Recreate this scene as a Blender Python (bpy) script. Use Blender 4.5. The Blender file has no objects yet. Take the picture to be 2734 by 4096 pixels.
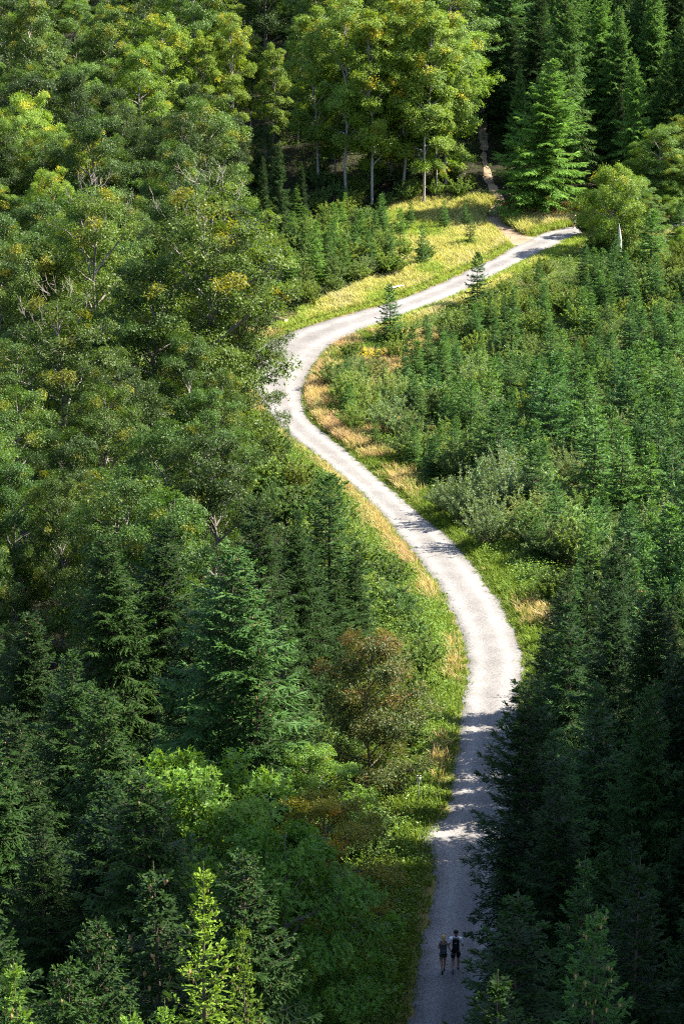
import bpy, math, random
import numpy as np
from mathutils import Vector, Matrix

S = bpy.context.scene
COL = S.collection
R_ = math.radians

# ------------------------------------------------------------------ camera
cd = bpy.data.cameras.new('camera')
cam = bpy.data.objects.new('camera', cd); COL.objects.link(cam)
cam.location = (0, 0, 38.0)
cam.rotation_euler = (R_(90 - 14), 0, 0)
cd.sensor_fit = 'VERTICAL'; cd.sensor_height = 36.0; cd.lens = 9400 / 4096 * 36.0
cd.clip_start = 1.0; cd.clip_end = 2000
S.camera = cam

# ------------------------------------------------------------------ sky, sun, exposure
SUN_EL = 45.0
SUN_DIR = Vector((0.98, 0.12, 0)).normalized()          # horizontal direction towards the sun
az = math.atan2(SUN_DIR.x, SUN_DIR.y)
W = bpy.data.worlds.new('World'); S.world = W; W.use_nodes = True
nt = W.node_tree; nt.nodes.clear()
sky = nt.nodes.new('ShaderNodeTexSky'); sky.sky_type = 'NISHITA'; sky.sun_disc = False
sky.sun_elevation = R_(SUN_EL); sky.sun_rotation = az
bg = nt.nodes.new('ShaderNodeBackground'); bg.inputs[1].default_value = 0.085
wo = nt.nodes.new('ShaderNodeOutputWorld')
nt.links.new(sky.outputs[0], bg.inputs[0]); nt.links.new(bg.outputs[0], wo.inputs[0])
sl = bpy.data.lights.new('sun', 'SUN'); sl.energy = 5.0; sl.angle = R_(0.53); sl.color = (1.0, 0.92, 0.76)
so = bpy.data.objects.new('sun', sl); COL.objects.link(so)
tosun = Vector((SUN_DIR.x * math.cos(R_(SUN_EL)), SUN_DIR.y * math.cos(R_(SUN_EL)), math.sin(R_(SUN_EL))))
so.rotation_euler = tosun.to_track_quat('Z', 'Y').to_euler(); so.location = (60, 120, 120)
vs = S.view_settings
vs.view_transform = 'Standard'; vs.look = 'None'; vs.exposure = 2.25; vs.gamma = 1.0; vs.use_curve_mapping = False
S.cycles.max_bounces = 6; S.cycles.diffuse_bounces = 3; S.cycles.glossy_bounces = 2
S.cycles.transmission_bounces = 3; S.cycles.transparent_max_bounces = 4
S.cycles.use_denoising = False
S.cycles.filter_width = 1.1

# ------------------------------------------------------------------ helpers
def tag(o, label, cat, group=None):
    o['label'] = label; o['category'] = cat
    if group: o['group'] = group
    return o

def nmesh(name, V, Q, mat, C=None, smooth=False):
    """mesh from a vertex array (n,3) and quad array (m,4), optional colour per vertex"""
    V = np.ascontiguousarray(V, dtype=np.float32); Q = np.ascontiguousarray(Q, dtype=np.int32)
    me = bpy.data.meshes.new(name)
    me.vertices.add(len(V)); me.vertices.foreach_set('co', V.ravel())
    me.loops.add(Q.size); me.loops.foreach_set('vertex_index', Q.ravel())
    me.polygons.add(len(Q)); me.polygons.foreach_set('loop_start', np.arange(0, Q.size, Q.shape[1], dtype=np.int32))
    if smooth: me.polygons.foreach_set('use_smooth', np.ones(len(Q), dtype=bool))
    if C is not None:
        a = me.color_attributes.new('Col', 'FLOAT_COLOR', 'POINT')
        cc = np.ones((len(V), 4), dtype=np.float32); cc[:, :3] = C
        a.data.foreach_set('color', cc.ravel())
    me.update(calc_edges=True); me.validate()
    if mat: me.materials.append(mat)
    return me

def link(name, me, parent=None):
    o = bpy.data.objects.new(name, me); COL.objects.link(o)
    if parent: o.parent = parent
    return o

def empty(name, loc=(0, 0, 0), rz=0):
    o = bpy.data.objects.new(name, None); COL.objects.link(o)
    o.location = loc; o.rotation_euler = (0, 0, rz); o.empty_display_size = 0.2
    return o

class Geo:
    """collects diamonds (leaves, needle sprays) and tubes (wood), all as quads"""
    def __init__(s): s.V = []; s.Q = []; s.C = []; s.n = 0
    def add(s, V, Q, C):
        s.V.append(V); s.Q.append(Q + s.n); s.C.append(np.broadcast_to(C, V.shape)); s.n += len(V)
    def diamonds(s, P0, P1, Wd, C, mid=0.5, sag=None):
        n = len(P0)
        if n == 0: return
        M = P0 * (1 - mid) + P1 * mid
        if sag is not None: M = M + sag
        V = np.stack([P0, M + Wd, P1, M - Wd], 1).reshape(-1, 3)
        Q = np.arange(4 * n).reshape(n, 4)
        s.add(V, Q, np.repeat(C, 4, 0))
    def tube(s, P, r, C, m=5):
        P = np.asarray(P, float); k = len(P); r = np.broadcast_to(r, (k,))
        T = np.gradient(P, axis=0); T /= np.linalg.norm(T, axis=1, keepdims=True) + 1e-9
        ref = np.array([0.31, 0.95, 0.05]) if abs(T[0, 2]) > 0.6 else np.array([0, 0, 1.0])
        A = np.cross(T, ref); A /= np.linalg.norm(A, axis=1, keepdims=True) + 1e-9
        B = np.cross(T, A)
        a = np.arange(m) / m * 2 * np.pi
        V = P[:, None] + r[:, None, None] * (np.cos(a)[None, :, None] * A[:, None] + np.sin(a)[None, :, None] * B[:, None])
        i = np.arange(k - 1)[:, None] * m; j = np.arange(m)[None]; j2 = (j + 1) % m
        Q = np.stack([i + j, i + j2, i + m + j2, i + m + j], -1).reshape(-1, 4)
        s.add(V.reshape(-1, 3), Q, np.asarray(C, float))
    def mesh(s, name, mat, smooth=False):
        return nmesh(name, np.concatenate(s.V), np.concatenate(s.Q), mat, np.concatenate(s.C), smooth)
    def box(s, lo, hi, C):
        lo = np.array(lo, float); hi = np.array(hi, float)
        V = np.array([[(lo, hi)[i][0], (lo, hi)[j][1], (lo, hi)[k][2]] for i in (0, 1) for j in (0, 1) for k in (0, 1)])
        Q = np.array([[0, 1, 3, 2], [4, 6, 7, 5], [0, 4, 5, 1], [2, 3, 7, 6], [0, 2, 6, 4], [1, 5, 7, 3]])
        s.add(V, Q, np.asarray(C, float))

def unit(a): return a / (np.linalg.norm(a, axis=-1, keepdims=True) + 1e-9)

# ------------------------------------------------------------------ materials
def newmat(name):
    m = bpy.data.materials.new(name); m.use_nodes = True; m.node_tree.nodes.clear(); return m, m.node_tree.nodes, m.node_tree.links

def foliage_mat(name, trans=0.3, rough=0.5, spec=0.35, tcol=(1.5, 1.45, 0.5), vary=0.25):
    m, N, L = newmat(name)
    at = N.new('ShaderNodeAttribute'); at.attribute_name = 'Col'
    oi = N.new('ShaderNodeObjectInfo')
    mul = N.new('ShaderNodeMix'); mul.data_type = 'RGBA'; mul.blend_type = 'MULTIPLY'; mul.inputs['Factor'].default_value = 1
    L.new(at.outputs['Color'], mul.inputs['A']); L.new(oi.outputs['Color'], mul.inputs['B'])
    mr = N.new('ShaderNodeMapRange'); mr.inputs['To Min'].default_value = 1 - vary; mr.inputs['To Max'].default_value = 1 + vary
    L.new(oi.outputs['Random'], mr.inputs['Value'])
    hs = N.new('ShaderNodeHueSaturation'); L.new(mul.outputs['Result'], hs.inputs['Color']); L.new(mr.outputs[0], hs.inputs['Value'])
    pb = N.new('ShaderNodeBsdfPrincipled'); pb.inputs['Roughness'].default_value = rough; pb.inputs['Specular IOR Level'].default_value = spec
    L.new(hs.outputs[0], pb.inputs['Base Color'])
    tm = N.new('ShaderNodeMix'); tm.data_type = 'RGBA'; tm.blend_type = 'MULTIPLY'; tm.inputs['Factor'].default_value = 1
    tm.inputs['B'].default_value = (*tcol, 1); L.new(hs.outputs[0], tm.inputs['A'])
    tr = N.new('ShaderNodeBsdfTranslucent'); L.new(tm.outputs['Result'], tr.inputs['Color'])
    mx = N.new('ShaderNodeMixShader'); mx.inputs[0].default_value = trans
    L.new(pb.outputs[0], mx.inputs[1]); L.new(tr.outputs[0], mx.inputs[2])
    out = N.new('ShaderNodeOutputMaterial'); L.new(mx.outputs[0], out.inputs[0])
    return m

def noise_mat(name, c1, c2, scale, rough=0.9, bump=0.0, attr=False, stretch=(1, 1, 1), detail=6, spec=0.2):
    m, N, L = newmat(name)
    tc = N.new('ShaderNodeTexCoord'); mp = N.new('ShaderNodeMapping'); mp.inputs['Scale'].default_value = stretch
    L.new(tc.outputs['Object'], mp.inputs[0])
    no = N.new('ShaderNodeTexNoise'); no.inputs['Scale'].default_value = scale; no.inputs['Detail'].default_value = detail; no.inputs['Roughness'].default_value = 0.65
    L.new(mp.outputs[0], no.inputs['Vector'])
    cr = N.new('ShaderNodeValToRGB'); cr.color_ramp.elements[0].color = (*c1, 1); cr.color_ramp.elements[1].color = (*c2, 1)
    cr.color_ramp.elements[0].position = 0.3; cr.color_ramp.elements[1].position = 0.7
    L.new(no.outputs[0], cr.inputs[0])
    pb = N.new('ShaderNodeBsdfPrincipled'); pb.inputs['Roughness'].default_value = rough; pb.inputs['Specular IOR Level'].default_value = spec
    if attr:
        at = N.new('ShaderNodeAttribute'); at.attribute_name = 'Col'
        mul = N.new('ShaderNodeMix'); mul.data_type = 'RGBA'; mul.blend_type = 'MULTIPLY'; mul.inputs['Factor'].default_value = 1
        L.new(at.outputs['Color'], mul.inputs['A']); L.new(cr.outputs[0], mul.inputs['B'])
        L.new(mul.outputs['Result'], pb.inputs['Base Color'])
    else: L.new(cr.outputs[0], pb.inputs['Base Color'])
    if bump:
        bp = N.new('ShaderNodeBump'); bp.inputs['Strength'].default_value = bump; bp.inputs['Distance'].default_value = 0.05
        L.new(no.outputs[0], bp.inputs['Height']); L.new(bp.outputs[0], pb.inputs['Normal'])
    out = N.new('ShaderNodeOutputMaterial'); L.new(pb.outputs[0], out.inputs[0])
    return m

M_needle = foliage_mat('needles', 0.25, 0.65, 0.15, (1.6, 1.6, 0.5), 0.22)
M_leaf = foliage_mat('leaves', 0.38, 0.5, 0.25, (1.65, 1.5, 0.5), 0.2)
M_grass = foliage_mat('grass_blades', 0.35, 0.6, 0.25, (1.3, 1.2, 0.7), 0.0)
M_berry = foliage_mat('berries', 0.0, 0.35, 0.5, (1, 1, 1), 0.0)
M_bark = noise_mat('bark', (0.55, 0.55, 0.55), (1.25, 1.2, 1.15), 6, 0.95, 0.6, attr=True, stretch=(2, 2, 0.4))
M_ground = noise_mat('forest_floor', (0.45, 0.45, 0.45), (1.5, 1.45, 1.4), 1.6, 1.0, 0.8, attr=True, detail=10)

# ------------------------------------------------------------------ terrain
def height(x, y):
    x = np.asarray(x, float); y = np.minimum(np.asarray(y, float), 350)
    a = np.where(y < 185, 0, np.where(y < 205, 0.09 * (y - 185) ** 2 / 40, 0.9 + 0.09 * (y - 205)))
    hill = np.where(y < 258, 0, np.where(y < 270, 0.17 * (y - 258) ** 2 / 24, 1.02 + 0.17 * (y - 270)))
    # wooded spur added out of view to shade the lower road
    t = np.clip((x - (.15 * y + 7)) / 30, 0, 1); w = np.clip((y - 51) / 13, 0, 1) * np.clip((100 - y) / 14, 0, 1)
    spur = 40 * t * t * (3 - 2 * t) * w * w * (3 - 2 * w)
    return a + hill + spur

ROAD = np.array([  # centre x, y, half width
    (1.0, 20, 1.6), (1.8, 50, 1.6), (3.0, 68, 1.65), (3.9, 76.9, 1.6), (4.5, 82.3, 1.6), (5.0, 87, 1.6), (5.4, 91, 1.6), (5.5, 94.5, 1.65), (6.3, 98, 1.6), (6.75, 103, 1.6), (7.1, 107.5, 1.5),
    (7.45, 112.1, 1.45), (8.1, 118, 1.5), (8.15, 121, 1.55), (8.0, 126, 1.6), (7.1, 134.8, 1.55), (5.6, 144, 1.65), (3.75, 152.4, 1.35), (1.4, 162, 1.3),
    (-1.1, 171.6, 1.4), (-2.8, 177.5, 1.5), (-4.2, 184, 1.5), (-5.0, 191, 1.8), (-5.5, 198, 2.5), (-5.3, 204, 3.1), (-4.0, 209.5, 3.0),
    (-1.0, 214.8, 2.6), (2.4, 219.2, 2.4), (6.2, 224.0, 2.0), (9.5, 228.9, 1.95), (13.2, 235.6, 1.8), (16.9, 242.4, 1.75), (20.5, 249.5, 2.0),
    (24.3, 256.0, 1.9), (30, 259.5, 1.6), (44, 262.5, 1.6), (70, 268, 1.6)])

def catmull(P, per=10):
    out = []
    for i in range(len(P) - 1):
        p0, p1, p2, p3 = P[max(i - 1, 0)], P[i], P[i + 1], P[min(i + 2, len(P) - 1)]
        for t in np.arange(per) / per:
            out.append(0.5 * (2 * p1 + (p2 - p0) * t + (2 * p0 - 5 * p1 + 4 * p2 - p3) * t * t + (3 * p1 - p0 - 3 * p2 + p3) * t ** 3))
    out.append(P[-1]); return np.array(out)

RC = catmull(ROAD, 12)
PATH = catmull(np.array([(20.0, 250.5, 2.0), (18.2, 256, 1.3), (16.9, 262, 1.0), (17.4, 266, 0.85), (18.1, 269.5, 0.65), (17.4, 273, 0.6), (17.0, 278, 0.55), (17.1, 286, 0.5), (17.4, 295, 0.5), (17.8, 303, 0.5), (18.2, 318, 0.5), (19, 345, 0.5)], float), 10)

def road_dist(X, Y, C=RC):
    """signed distance to the edge of the road (negative on it) and side (+1 right of travel)"""
    D = np.full(len(X), 1e9); SD = np.zeros(len(X))
    T = np.gradient(C[:, :2], axis=0); T = unit(T)
    for i in range(0, len(C), 2):
        dx = X - C[i, 0]; dy = Y - C[i, 1]
        d = np.hypot(dx, dy) - C[i, 2]
        m = d < D
        D[m] = d[m]; SD[m] = np.sign(dx * T[i, 1] - dy * T[i, 0])[m]
    return D, SD

def vnoise(x, y, seed=0):
    """smooth value noise"""
    def hsh(i, j):
        n = np.sin(i * 127.1 + j * 311.7 + seed * 74.7) * 43758.5453
        return n - np.floor(n)
    i = np.floor(x); j = np.floor(y); f = x - i; g = y - j
    f = f * f * (3 - 2 * f); g = g * g * (3 - 2 * g)
    return (hsh(i, j) * (1 - f) + hsh(i + 1, j) * f) * (1 - g) + (hsh(i, j + 1) * (1 - f) + hsh(i + 1, j + 1) * f) * g

def in_meadow(x, y):
    """the sunny clearing beside the upper bend"""
    px = np.interp(y, [222, 232, 242, 252, 262, 268, 272], [-4, 2, 4, 4, 4, 6, 10])
    qx = np.interp(y, [222, 232, 242, 252, 262, 268, 272], [5, 10, 15, 19, 18, 18, 18])
    return (y > 218) & (y < 270) & (x > px) & (x < qx)

def build_ground():
    xs = np.concatenate([np.linspace(-300, -62, 9), np.arange(-60, 75, 1.0), np.linspace(77, 300, 9)])
    ys = np.concatenate([np.linspace(-120, 38, 10), np.arange(40, 330, 1.0), np.linspace(332, 520, 12)])
    X, Y = np.meshgrid(xs, ys); x = X.ravel(); y = Y.ravel()
    z = height(x, y)
    d, sd = road_dist(x, y); dp, _ = road_dist(x, y, PATH)
    n1 = vnoise(x * .35, y * .35, 1); n2 = vnoise(x * .09, y * .09, 2)
    floor = np.array([0.016, 0.015, 0.008]); green = np.array([0.055, 0.085, 0.018]); straw = np.array([0.22, 0.16, 0.06])
    C = np.zeros((len(x), 3)); C[:] = floor  # forest floor darkened to hold the black shade of the tree gaps
    w = np.clip(1 - (d - 2.5) / 2.5, 0, 1)[:, None]
    v = np.clip(n1 * 0.9, 0, 1)[:, None]
    C = C * (1 - w) + w * (green * (1 - v) + straw * v)
    plant = ((sd > 0) & (y > 105) & (y < 250))[:, None] * 1.0
    C = C * (1 - .8 * plant) + .8 * plant * (green * .8 + straw * .25 * v)
    me = in_meadow(x, y)[:, None] * 1.0
    C = C * (1 - me) + me * (straw * (0.55 + .5 * v) + green * (1 - v) * .7)
    z = z + np.where(d > 0.6, (vnoise(x * .5, y * .5, 3) - .5) * .25 + (vnoise(x * .13, y * .13, 5) - .5) * .5, 0) * np.clip((d - .6) / 2, 0, 1) * np.clip(dp, 0, 1)
    z = np.where(d < 0.2, z - 0.03, z)
    nx = len(xs); i = np.arange(len(ys) - 1)[:, None] * nx; j = np.arange(nx - 1)[None]
    Q = np.stack([i + j, i + j + 1, i + nx + j + 1, i + nx + j], -1).reshape(-1, 4)
    o = link('ground', nmesh('ground', np.stack([x, y, z], 1), Q, M_ground, C, True)); o['kind'] = 'structure'
build_ground()

def gravel_mat(name, ca, cb, dark, dens=0.5):
    m, N, L = newmat(name)
    tc = N.new('ShaderNodeTexCoord')
    at = N.new('ShaderNodeAttribute'); at.attribute_name = 'Col'
    vo = N.new('ShaderNodeTexVoronoi'); vo.inputs['Scale'].default_value = 22; L.new(tc.outputs['Object'], vo.inputs['Vector'])
    no = N.new('ShaderNodeTexNoise'); no.inputs['Scale'].default_value = 24; no.inputs['Detail'].default_value = 4; L.new(tc.outputs['Object'], no.inputs['Vector'])
    nb = N.new('ShaderNodeTexNoise'); nb.inputs['Scale'].default_value = 0.6; nb.inputs['Detail'].default_value = 5; L.new(tc.outputs['Object'], nb.inputs['Vector'])
    cr = N.new('ShaderNodeValToRGB'); cr.color_ramp.elements[0].color = (*ca, 1); cr.color_ramp.elements[1].color = (*cb, 1)
    cr.color_ramp.elements[0].position = .3; cr.color_ramp.elements[1].position = .7
    L.new(nb.outputs[0], cr.inputs[0])
    sp = N.new('ShaderNodeValToRGB'); sp.color_ramp.elements[0].color = (dark, dark, dark * 1.02, 1); sp.color_ramp.elements[1].color = (1.15, 1.15, 1.15, 1)
    sp.color_ramp.elements[0].position = .36; sp.color_ramp.elements[1].position = .36 + dens * .4
    mxn = N.new('ShaderNodeMix'); mxn.data_type = 'RGBA'; mxn.inputs['Factor'].default_value = .5
    L.new(no.outputs[0], mxn.inputs['A']); L.new(vo.outputs['Color'], mxn.inputs['B'])
    bw = N.new('ShaderNodeRGBToBW'); L.new(mxn.outputs['Result'], bw.inputs[0]); L.new(bw.outputs[0], sp.inputs[0])
    mu = N.new('ShaderNodeMix'); mu.data_type = 'RGBA'; mu.blend_type = 'MULTIPLY'; mu.inputs['Factor'].default_value = 1
    L.new(cr.outputs[0], mu.inputs['A']); L.new(sp.outputs[0], mu.inputs['B'])
    mu2 = N.new('ShaderNodeMix'); mu2.data_type = 'RGBA'; mu2.blend_type = 'MULTIPLY'; mu2.inputs['Factor'].default_value = 1
    L.new(mu.outputs['Result'], mu2.inputs['A']); L.new(at.outputs['Color'], mu2.inputs['B'])
    pb = N.new('ShaderNodeBsdfPrincipled'); pb.inputs['Roughness'].default_value = .95; pb.inputs['Specular IOR Level'].default_value = .15
    L.new(mu2.outputs['Result'], pb.inputs['Base Color'])
    bp = N.new('ShaderNodeBump'); bp.inputs['Strength'].default_value = .7; bp.inputs['Distance'].default_value = .03
    L.new(bw.outputs[0], bp.inputs['Height']); L.new(bp.outputs[0], pb.inputs['Normal'])
    out = N.new('ShaderNodeOutputMaterial'); L.new(pb.outputs[0], out.inputs[0])
    return m
M_gravel = gravel_mat('road_gravel', (0.165, 0.157, 0.157), (0.212, 0.203, 0.204), 0.72)
M_dirt = gravel_mat('path_dirt', (0.17, 0.12, 0.085), (0.29, 0.215, 0.15), 0.6)

def ribbon(name, C, mat, lift, edge=0.09, tracks=True, label=None):
    s = np.concatenate([[0], np.cumsum(np.hypot(*np.diff(C[:, :2], axis=0).T))])
    n = int(s[-1] / 0.35); t = np.linspace(0, s[-1], n)
    cx, cy, hw = (np.interp(t, s, C[:, k]) for k in range(3))
    T = unit(np.stack([np.gradient(cx), np.gradient(cy)], 1)); Nn = np.stack([T[:, 1], -T[:, 0]], 1)
    el = (vnoise(t * .9, t * 0, 11) - .5) * 2 * edge * 2 + (vnoise(t * 3, t * 0, 12) - .5) * 2 * edge
    er = (vnoise(t * .9, t * 0, 13) - .5) * 2 * edge * 2 + (vnoise(t * 3, t * 0, 14) - .5) * 2 * edge
    if tracks: el = el + 0.75 * np.exp(-((cy - 94.6) / 1.1) ** 2)      # small bay on the left
    m = 13; f = np.linspace(-1, 1, m)
    off = np.where(f[None] < 0, f[None] * (hw + el)[:, None], f[None] * (hw + er)[:, None])
    X = cx[:, None] + Nn[:, :1] * off; Y = cy[:, None] + Nn[:, 1:] * off
    Z = height(X, Y) + lift
    if tracks: Z = Z + 0.05 * (1 - f[None] ** 2) - 0.025 * np.exp(-((np.abs(f[None]) - .5) / .16) ** 2)
    Z[:, 0] -= .05; Z[:, -1] -= .05
    tr = np.exp(-((np.abs(f[None]) - .48) / .2) ** 2)
    c = 0.78 + 0.28 * tr - 0.20 * np.clip((np.abs(f[None]) - .75) / .25, 0, 1) + 0.16 * (vnoise(X * .5, Y * .25, 21) - .5) + .12 * (vnoise(X * 1.6, Y * .6, 22) - .5)
    if not tracks: c = np.ones_like(c)
    Cc = np.stack([c, c, c * (0.99 + 0 * c)], -1).reshape(-1, 3)
    i = np.arange(n - 1)[:, None] * m; j = np.arange(m - 1)[None]
    Q = np.stack([i + j, i + j + 1, i + m + j + 1, i + m + j], -1).reshape(-1, 4)
    o = link(name, nmesh(name, np.stack([X, Y, Z], -1).reshape(-1, 3), Q, mat, Cc, True)); o['kind'] = 'structure'
    return o
ribbon('road', RC, M_gravel, 0.02)
ribbon('path', PATH, M_dirt, 0.035, 0.10, False)

# ------------------------------------------------------------------ tree makers: each returns (trunk mesh, crown mesh, [extra part meshes])
NEEDLE = np.array([0.026, 0.068, 0.016]); NTIP = np.array([0.068, 0.140, 0.034]); BARK_S = np.array([0.075, 0.06, 0.048]); BARK_B = np.array([0.22, 0.205, 0.19])

def make_spruce(name, H, R, seed, z0=0.06, step=0.42, nb=6, hang=0.35, tw=0.12, width=0.026, power=0.8, cones=False, leader=0.55, keep=1.0, low=1.0, sub=4):
    g = Geo(); w = Geo(); rng = np.random.default_rng(seed)
    k = 10; zz = np.linspace(0, 1, k)
    lean = rng.normal(0, .012, 2) * H
    tp = np.stack([lean[0] * zz ** 2, lean[1] * zz ** 2, zz * H], 1)
    w.tube(tp, np.maximum(0.011 * H * (1 - zz) ** 0.9, 0.008), BARK_S, 7)
    P0 = []; P1 = []; WD = []; CC = []
    cz = []; 
    z = z0 * H
    def needles(A, B, wd, c):
        P0.append(A); P1.append(B); CC.append(c)
        d = unit(B - A); up = np.array([0, 0, 1.0]) + rng.normal(0, .45, A.shape)
        WD.append(unit(np.cross(d, up)) * (wd[:, None] if np.ndim(wd) else wd))
    first = True
    while z < H - leader * 0.6:
        t = z / H
        L0 = R * min(1, ((1 - t) * 1.02) ** power) * (0.72 + 0.28 * min(1, t / 0.18)) if t < .18 else R * ((1 - t) * 1.02) ** power
        L0 *= low + (1 - low) * min(1, max(0, (t - .1) / .4))
        L0 = max(L0, 0.10 * (1 + H / 10))
        az0 = rng.uniform(0, 6.28); n = nb + int(rng.integers(-1, 2))
        for b in range(n + 3):
            inter = b >= n
            zb = z + (rng.uniform(0.15, .85) * step if inter else rng.normal(0, .05))
            if zb > H - leader * .5: continue
            L = L0 * rng.uniform(.78, 1.16) * (rng.uniform(.35, .75) if inter else 1)
            if rng.random() > keep: L *= rng.uniform(.3, .6)
            az = rng.uniform(0, 6.28) if inter else az0 + b * 6.283 / n + rng.normal(0, .16)
            e0 = -0.12 + 0.95 * t ** 1.6 + rng.normal(0, .07)
            m = 7; s = np.linspace(0, 1, m)
            droop = (0.42 * (1 - t) + .05) * (0.5 + hang); upt = 0.26 * (1 - t * .5)
            rr = L * np.cos(e0 * .7) * s * (1 - .06 * s); dz = L * (np.sin(e0) * s - droop * s ** 1.8 + upt * s ** 3.2)
            wob = rng.normal(0, .04) * L * s ** 2
            u = np.array([math.cos(az), math.sin(az), 0]); v = np.array([-u[1], u[0], 0])
            base = np.array([lean[0] * (zb / H) ** 2, lean[1] * (zb / H) ** 2, zb])
            B = base + u * rr[:, None] + v * wob[:, None] + np.array([0, 0, 1.0]) * dz[:, None]
            if L > .5: w.tube(B[:6], np.linspace(.012 * L ** .7 + .004, .004, 6), BARK_S * .8, 3)
            # side twigs
            nt_ = max(3, int(L / tw))
            st = np.sort(rng.uniform(.06, 1.0, nt_ * 2)); sg = np.where(np.arange(nt_ * 2) % 2 == 0, 1.0, -1.0)
            Pb = np.stack([np.interp(st, s, B[:, q]) for q in range(3)], 1)
            Tb = unit(np.stack([np.interp(st, s, np.gradient(B[:, q])) for q in range(3)], 1))
            Sd = unit(np.cross(Tb, np.array([0, 0, 1.0])))
            ln = np.clip(.50 * L * (1.02 - st) + .10 + .03 * L, .09, .75) * rng.uniform(.7, 1.25, nt_ * 2)
            ang = rng.normal(.95, .16, nt_ * 2)
            hg = hang * rng.uniform(.5, 1.3, nt_ * 2) * (1 - .6 * t)
            D = unit(Tb * np.cos(ang)[:, None] + Sd * (np.sin(ang) * sg)[:, None] - np.array([0, 0, 1.0]) * (hg * 1.1)[:, None] + rng.normal(0, .1, (nt_ * 2, 3)))
            E = Pb + D * ln[:, None]
            tipf = np.clip(rng.normal(.25 + .45 * st, .2), 0, 1)[:, None]
            needles(Pb, E, width * rng.uniform(.8, 1.2, len(Pb)), NEEDLE * (1 - tipf) + NTIP * tipf)
            K = sub if H > 6 else 3
            for q in range(K):
                f = (q + .6 + rng.uniform(-.3, .3, len(Pb))) / (K + .2)
                A = Pb + D * (ln * f)[:, None]
                s2 = np.where(rng.random(len(Pb)) < .5, 1., -1.)
                Dn = unit(D * .75 + np.cross(D, np.array([0, 0, 1.0])) * s2[:, None] * .75 - np.array([0, 0, 1.0]) * (hg * .8)[:, None] + rng.normal(0, .22, A.shape))
                l2 = np.clip(ln * (.5 - .28 * f), .06, .26) * rng.uniform(.8, 1.2, len(Pb))
                tf = np.clip(tipf + .1 + rng.normal(0, .12, tipf.shape), 0, 1)
                needles(A, A + Dn * l2[:, None], width * .85, NEEDLE * (1 - tf) + NTIP * tf)
            # branch tip
            nn = 4
            A = np.repeat(B[-2:-1], nn, 0); Dt = unit(np.repeat((B[-1:] - B[-2:-1]), nn, 0) / L + rng.normal(0, .25, (nn, 3)) * .17)
            needles(A, A + Dt * (L / 6 + .12), width, np.repeat(NTIP[None], nn, 0))
            if cones and t > .72 and L > .3 and rng.random() < .5:
                for q in range(int(rng.integers(1, 4))):
                    f = rng.uniform(.6, .98); c = np.array([np.interp(f, s, B[:, j]) for j in range(3)])
                    cz.append(c)
        z += step * rng.uniform(.85, 1.15) * (1 if t < .6 else .85)
    # leader
    n = 26; f = rng.uniform(0, 1, n); A = np.stack([np.full(n, lean[0]), np.full(n, lean[1]), H - leader * 1.1 * (1 - f)], 1)
    a = rng.uniform(0, 6.28, n); D = np.stack([np.cos(a) * .6, np.sin(a) * .6, np.full(n, .8)], 1)
    needles(A, A + D * (.10 * (1.25 - f))[:, None], width * .7, np.repeat(NTIP[None], n, 0))
    for q in range(5):
        a = q * 1.257 + rng.uniform(0, .3); b0 = np.array([lean[0], lean[1], H - leader]); D = np.array([math.cos(a) * .62, math.sin(a) * .62, .7])
        A = b0 + D * np.linspace(0, leader * .55, 6)[:, None]
        needles(A[:-1], A[1:] + D * .05, width * .8, np.repeat(NTIP[None], 5, 0))
    g.diamonds(np.concatenate(P0), np.concatenate(P1), np.concatenate(WD), np.concatenate(CC), .5)
    ex = []
    if cz:
        c = Geo()
        for p in cz:
            l = rng.uniform(.11, .16); q = np.array([[0, 0, 0], [0, 0, -l * .35], [0, 0, -l * .75], [0, 0, -l]]) + p
            c.tube(q, np.array([.012, .024, .02, .005]), np.array([.30, .20, .10]) * rng.uniform(.8, 1.2), 5)
        ex.append(('cones', c.mesh(name + '_cones', M_bark)))
    return w.mesh(name + '_trunk', M_bark, True), g.mesh(name + '_crown', M_needle), ex

def leaf_spray(g, rng, C, Nrm, rad, n, ll, lw, col, thick=.16, jit=.5, maple=False):
    """leaves spread over a flattened disc round each of the centres C with normals Nrm"""
    m = len(C)
    a = rng.uniform(0, 6.283, (m, n)); r = np.sqrt(rng.random((m, n))) * rad[:, None]
    U = unit(np.cross(Nrm, np.array([0.3, 0.9, 0.2]))); V = np.cross(Nrm, U)
    P = C[:, None] + U[:, None] * (r * np.cos(a))[..., None] + V[:, None] * (r * np.sin(a))[..., None] + Nrm[:, None] * (rng.normal(0, thick, (m, n)) * rad[:, None])[..., None]
    out = unit(U[:, None] * np.cos(a)[..., None] + V[:, None] * np.sin(a)[..., None] + rng.normal(0, .5, (m, n, 3)) - np.array([0, 0, .25]))
    nn = unit(Nrm[:, None] + rng.normal(0, jit, (m, n, 3)))
    wd = unit(np.cross(out, nn))
    s = rng.uniform(.75, 1.3, (m, n))
    P = P.reshape(-1, 3); out = out.reshape(-1, 3); wd = wd.reshape(-1, 3); s = s.reshape(-1, 1); nn = nn.reshape(-1, 3)
    cc = np.repeat(col, n, 0) * rng.uniform(.88, 1.14, (m * n, 1)) * np.array([1, 1, 1]) + rng.normal(0, .004, (m * n, 3)) * np.array([1.2, 1, .3])
    cc = np.clip(cc, .004, 1)
    if maple:
        for q in (-1.05, 0, 1.05):
            d = out * math.cos(q) + wd * math.sin(q); k = .8 if q else 1.0
            x = np.cross(nn, d)
            g.diamonds(P, P + d * (ll * s * k), x * (ll * .24 * s * k), cc, .55, nn * (-.02))
    else:
        g.diamonds(P, P + out * (ll * s), wd * (lw * .5 * s), cc, .5, nn * (-.12 * ll))

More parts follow.
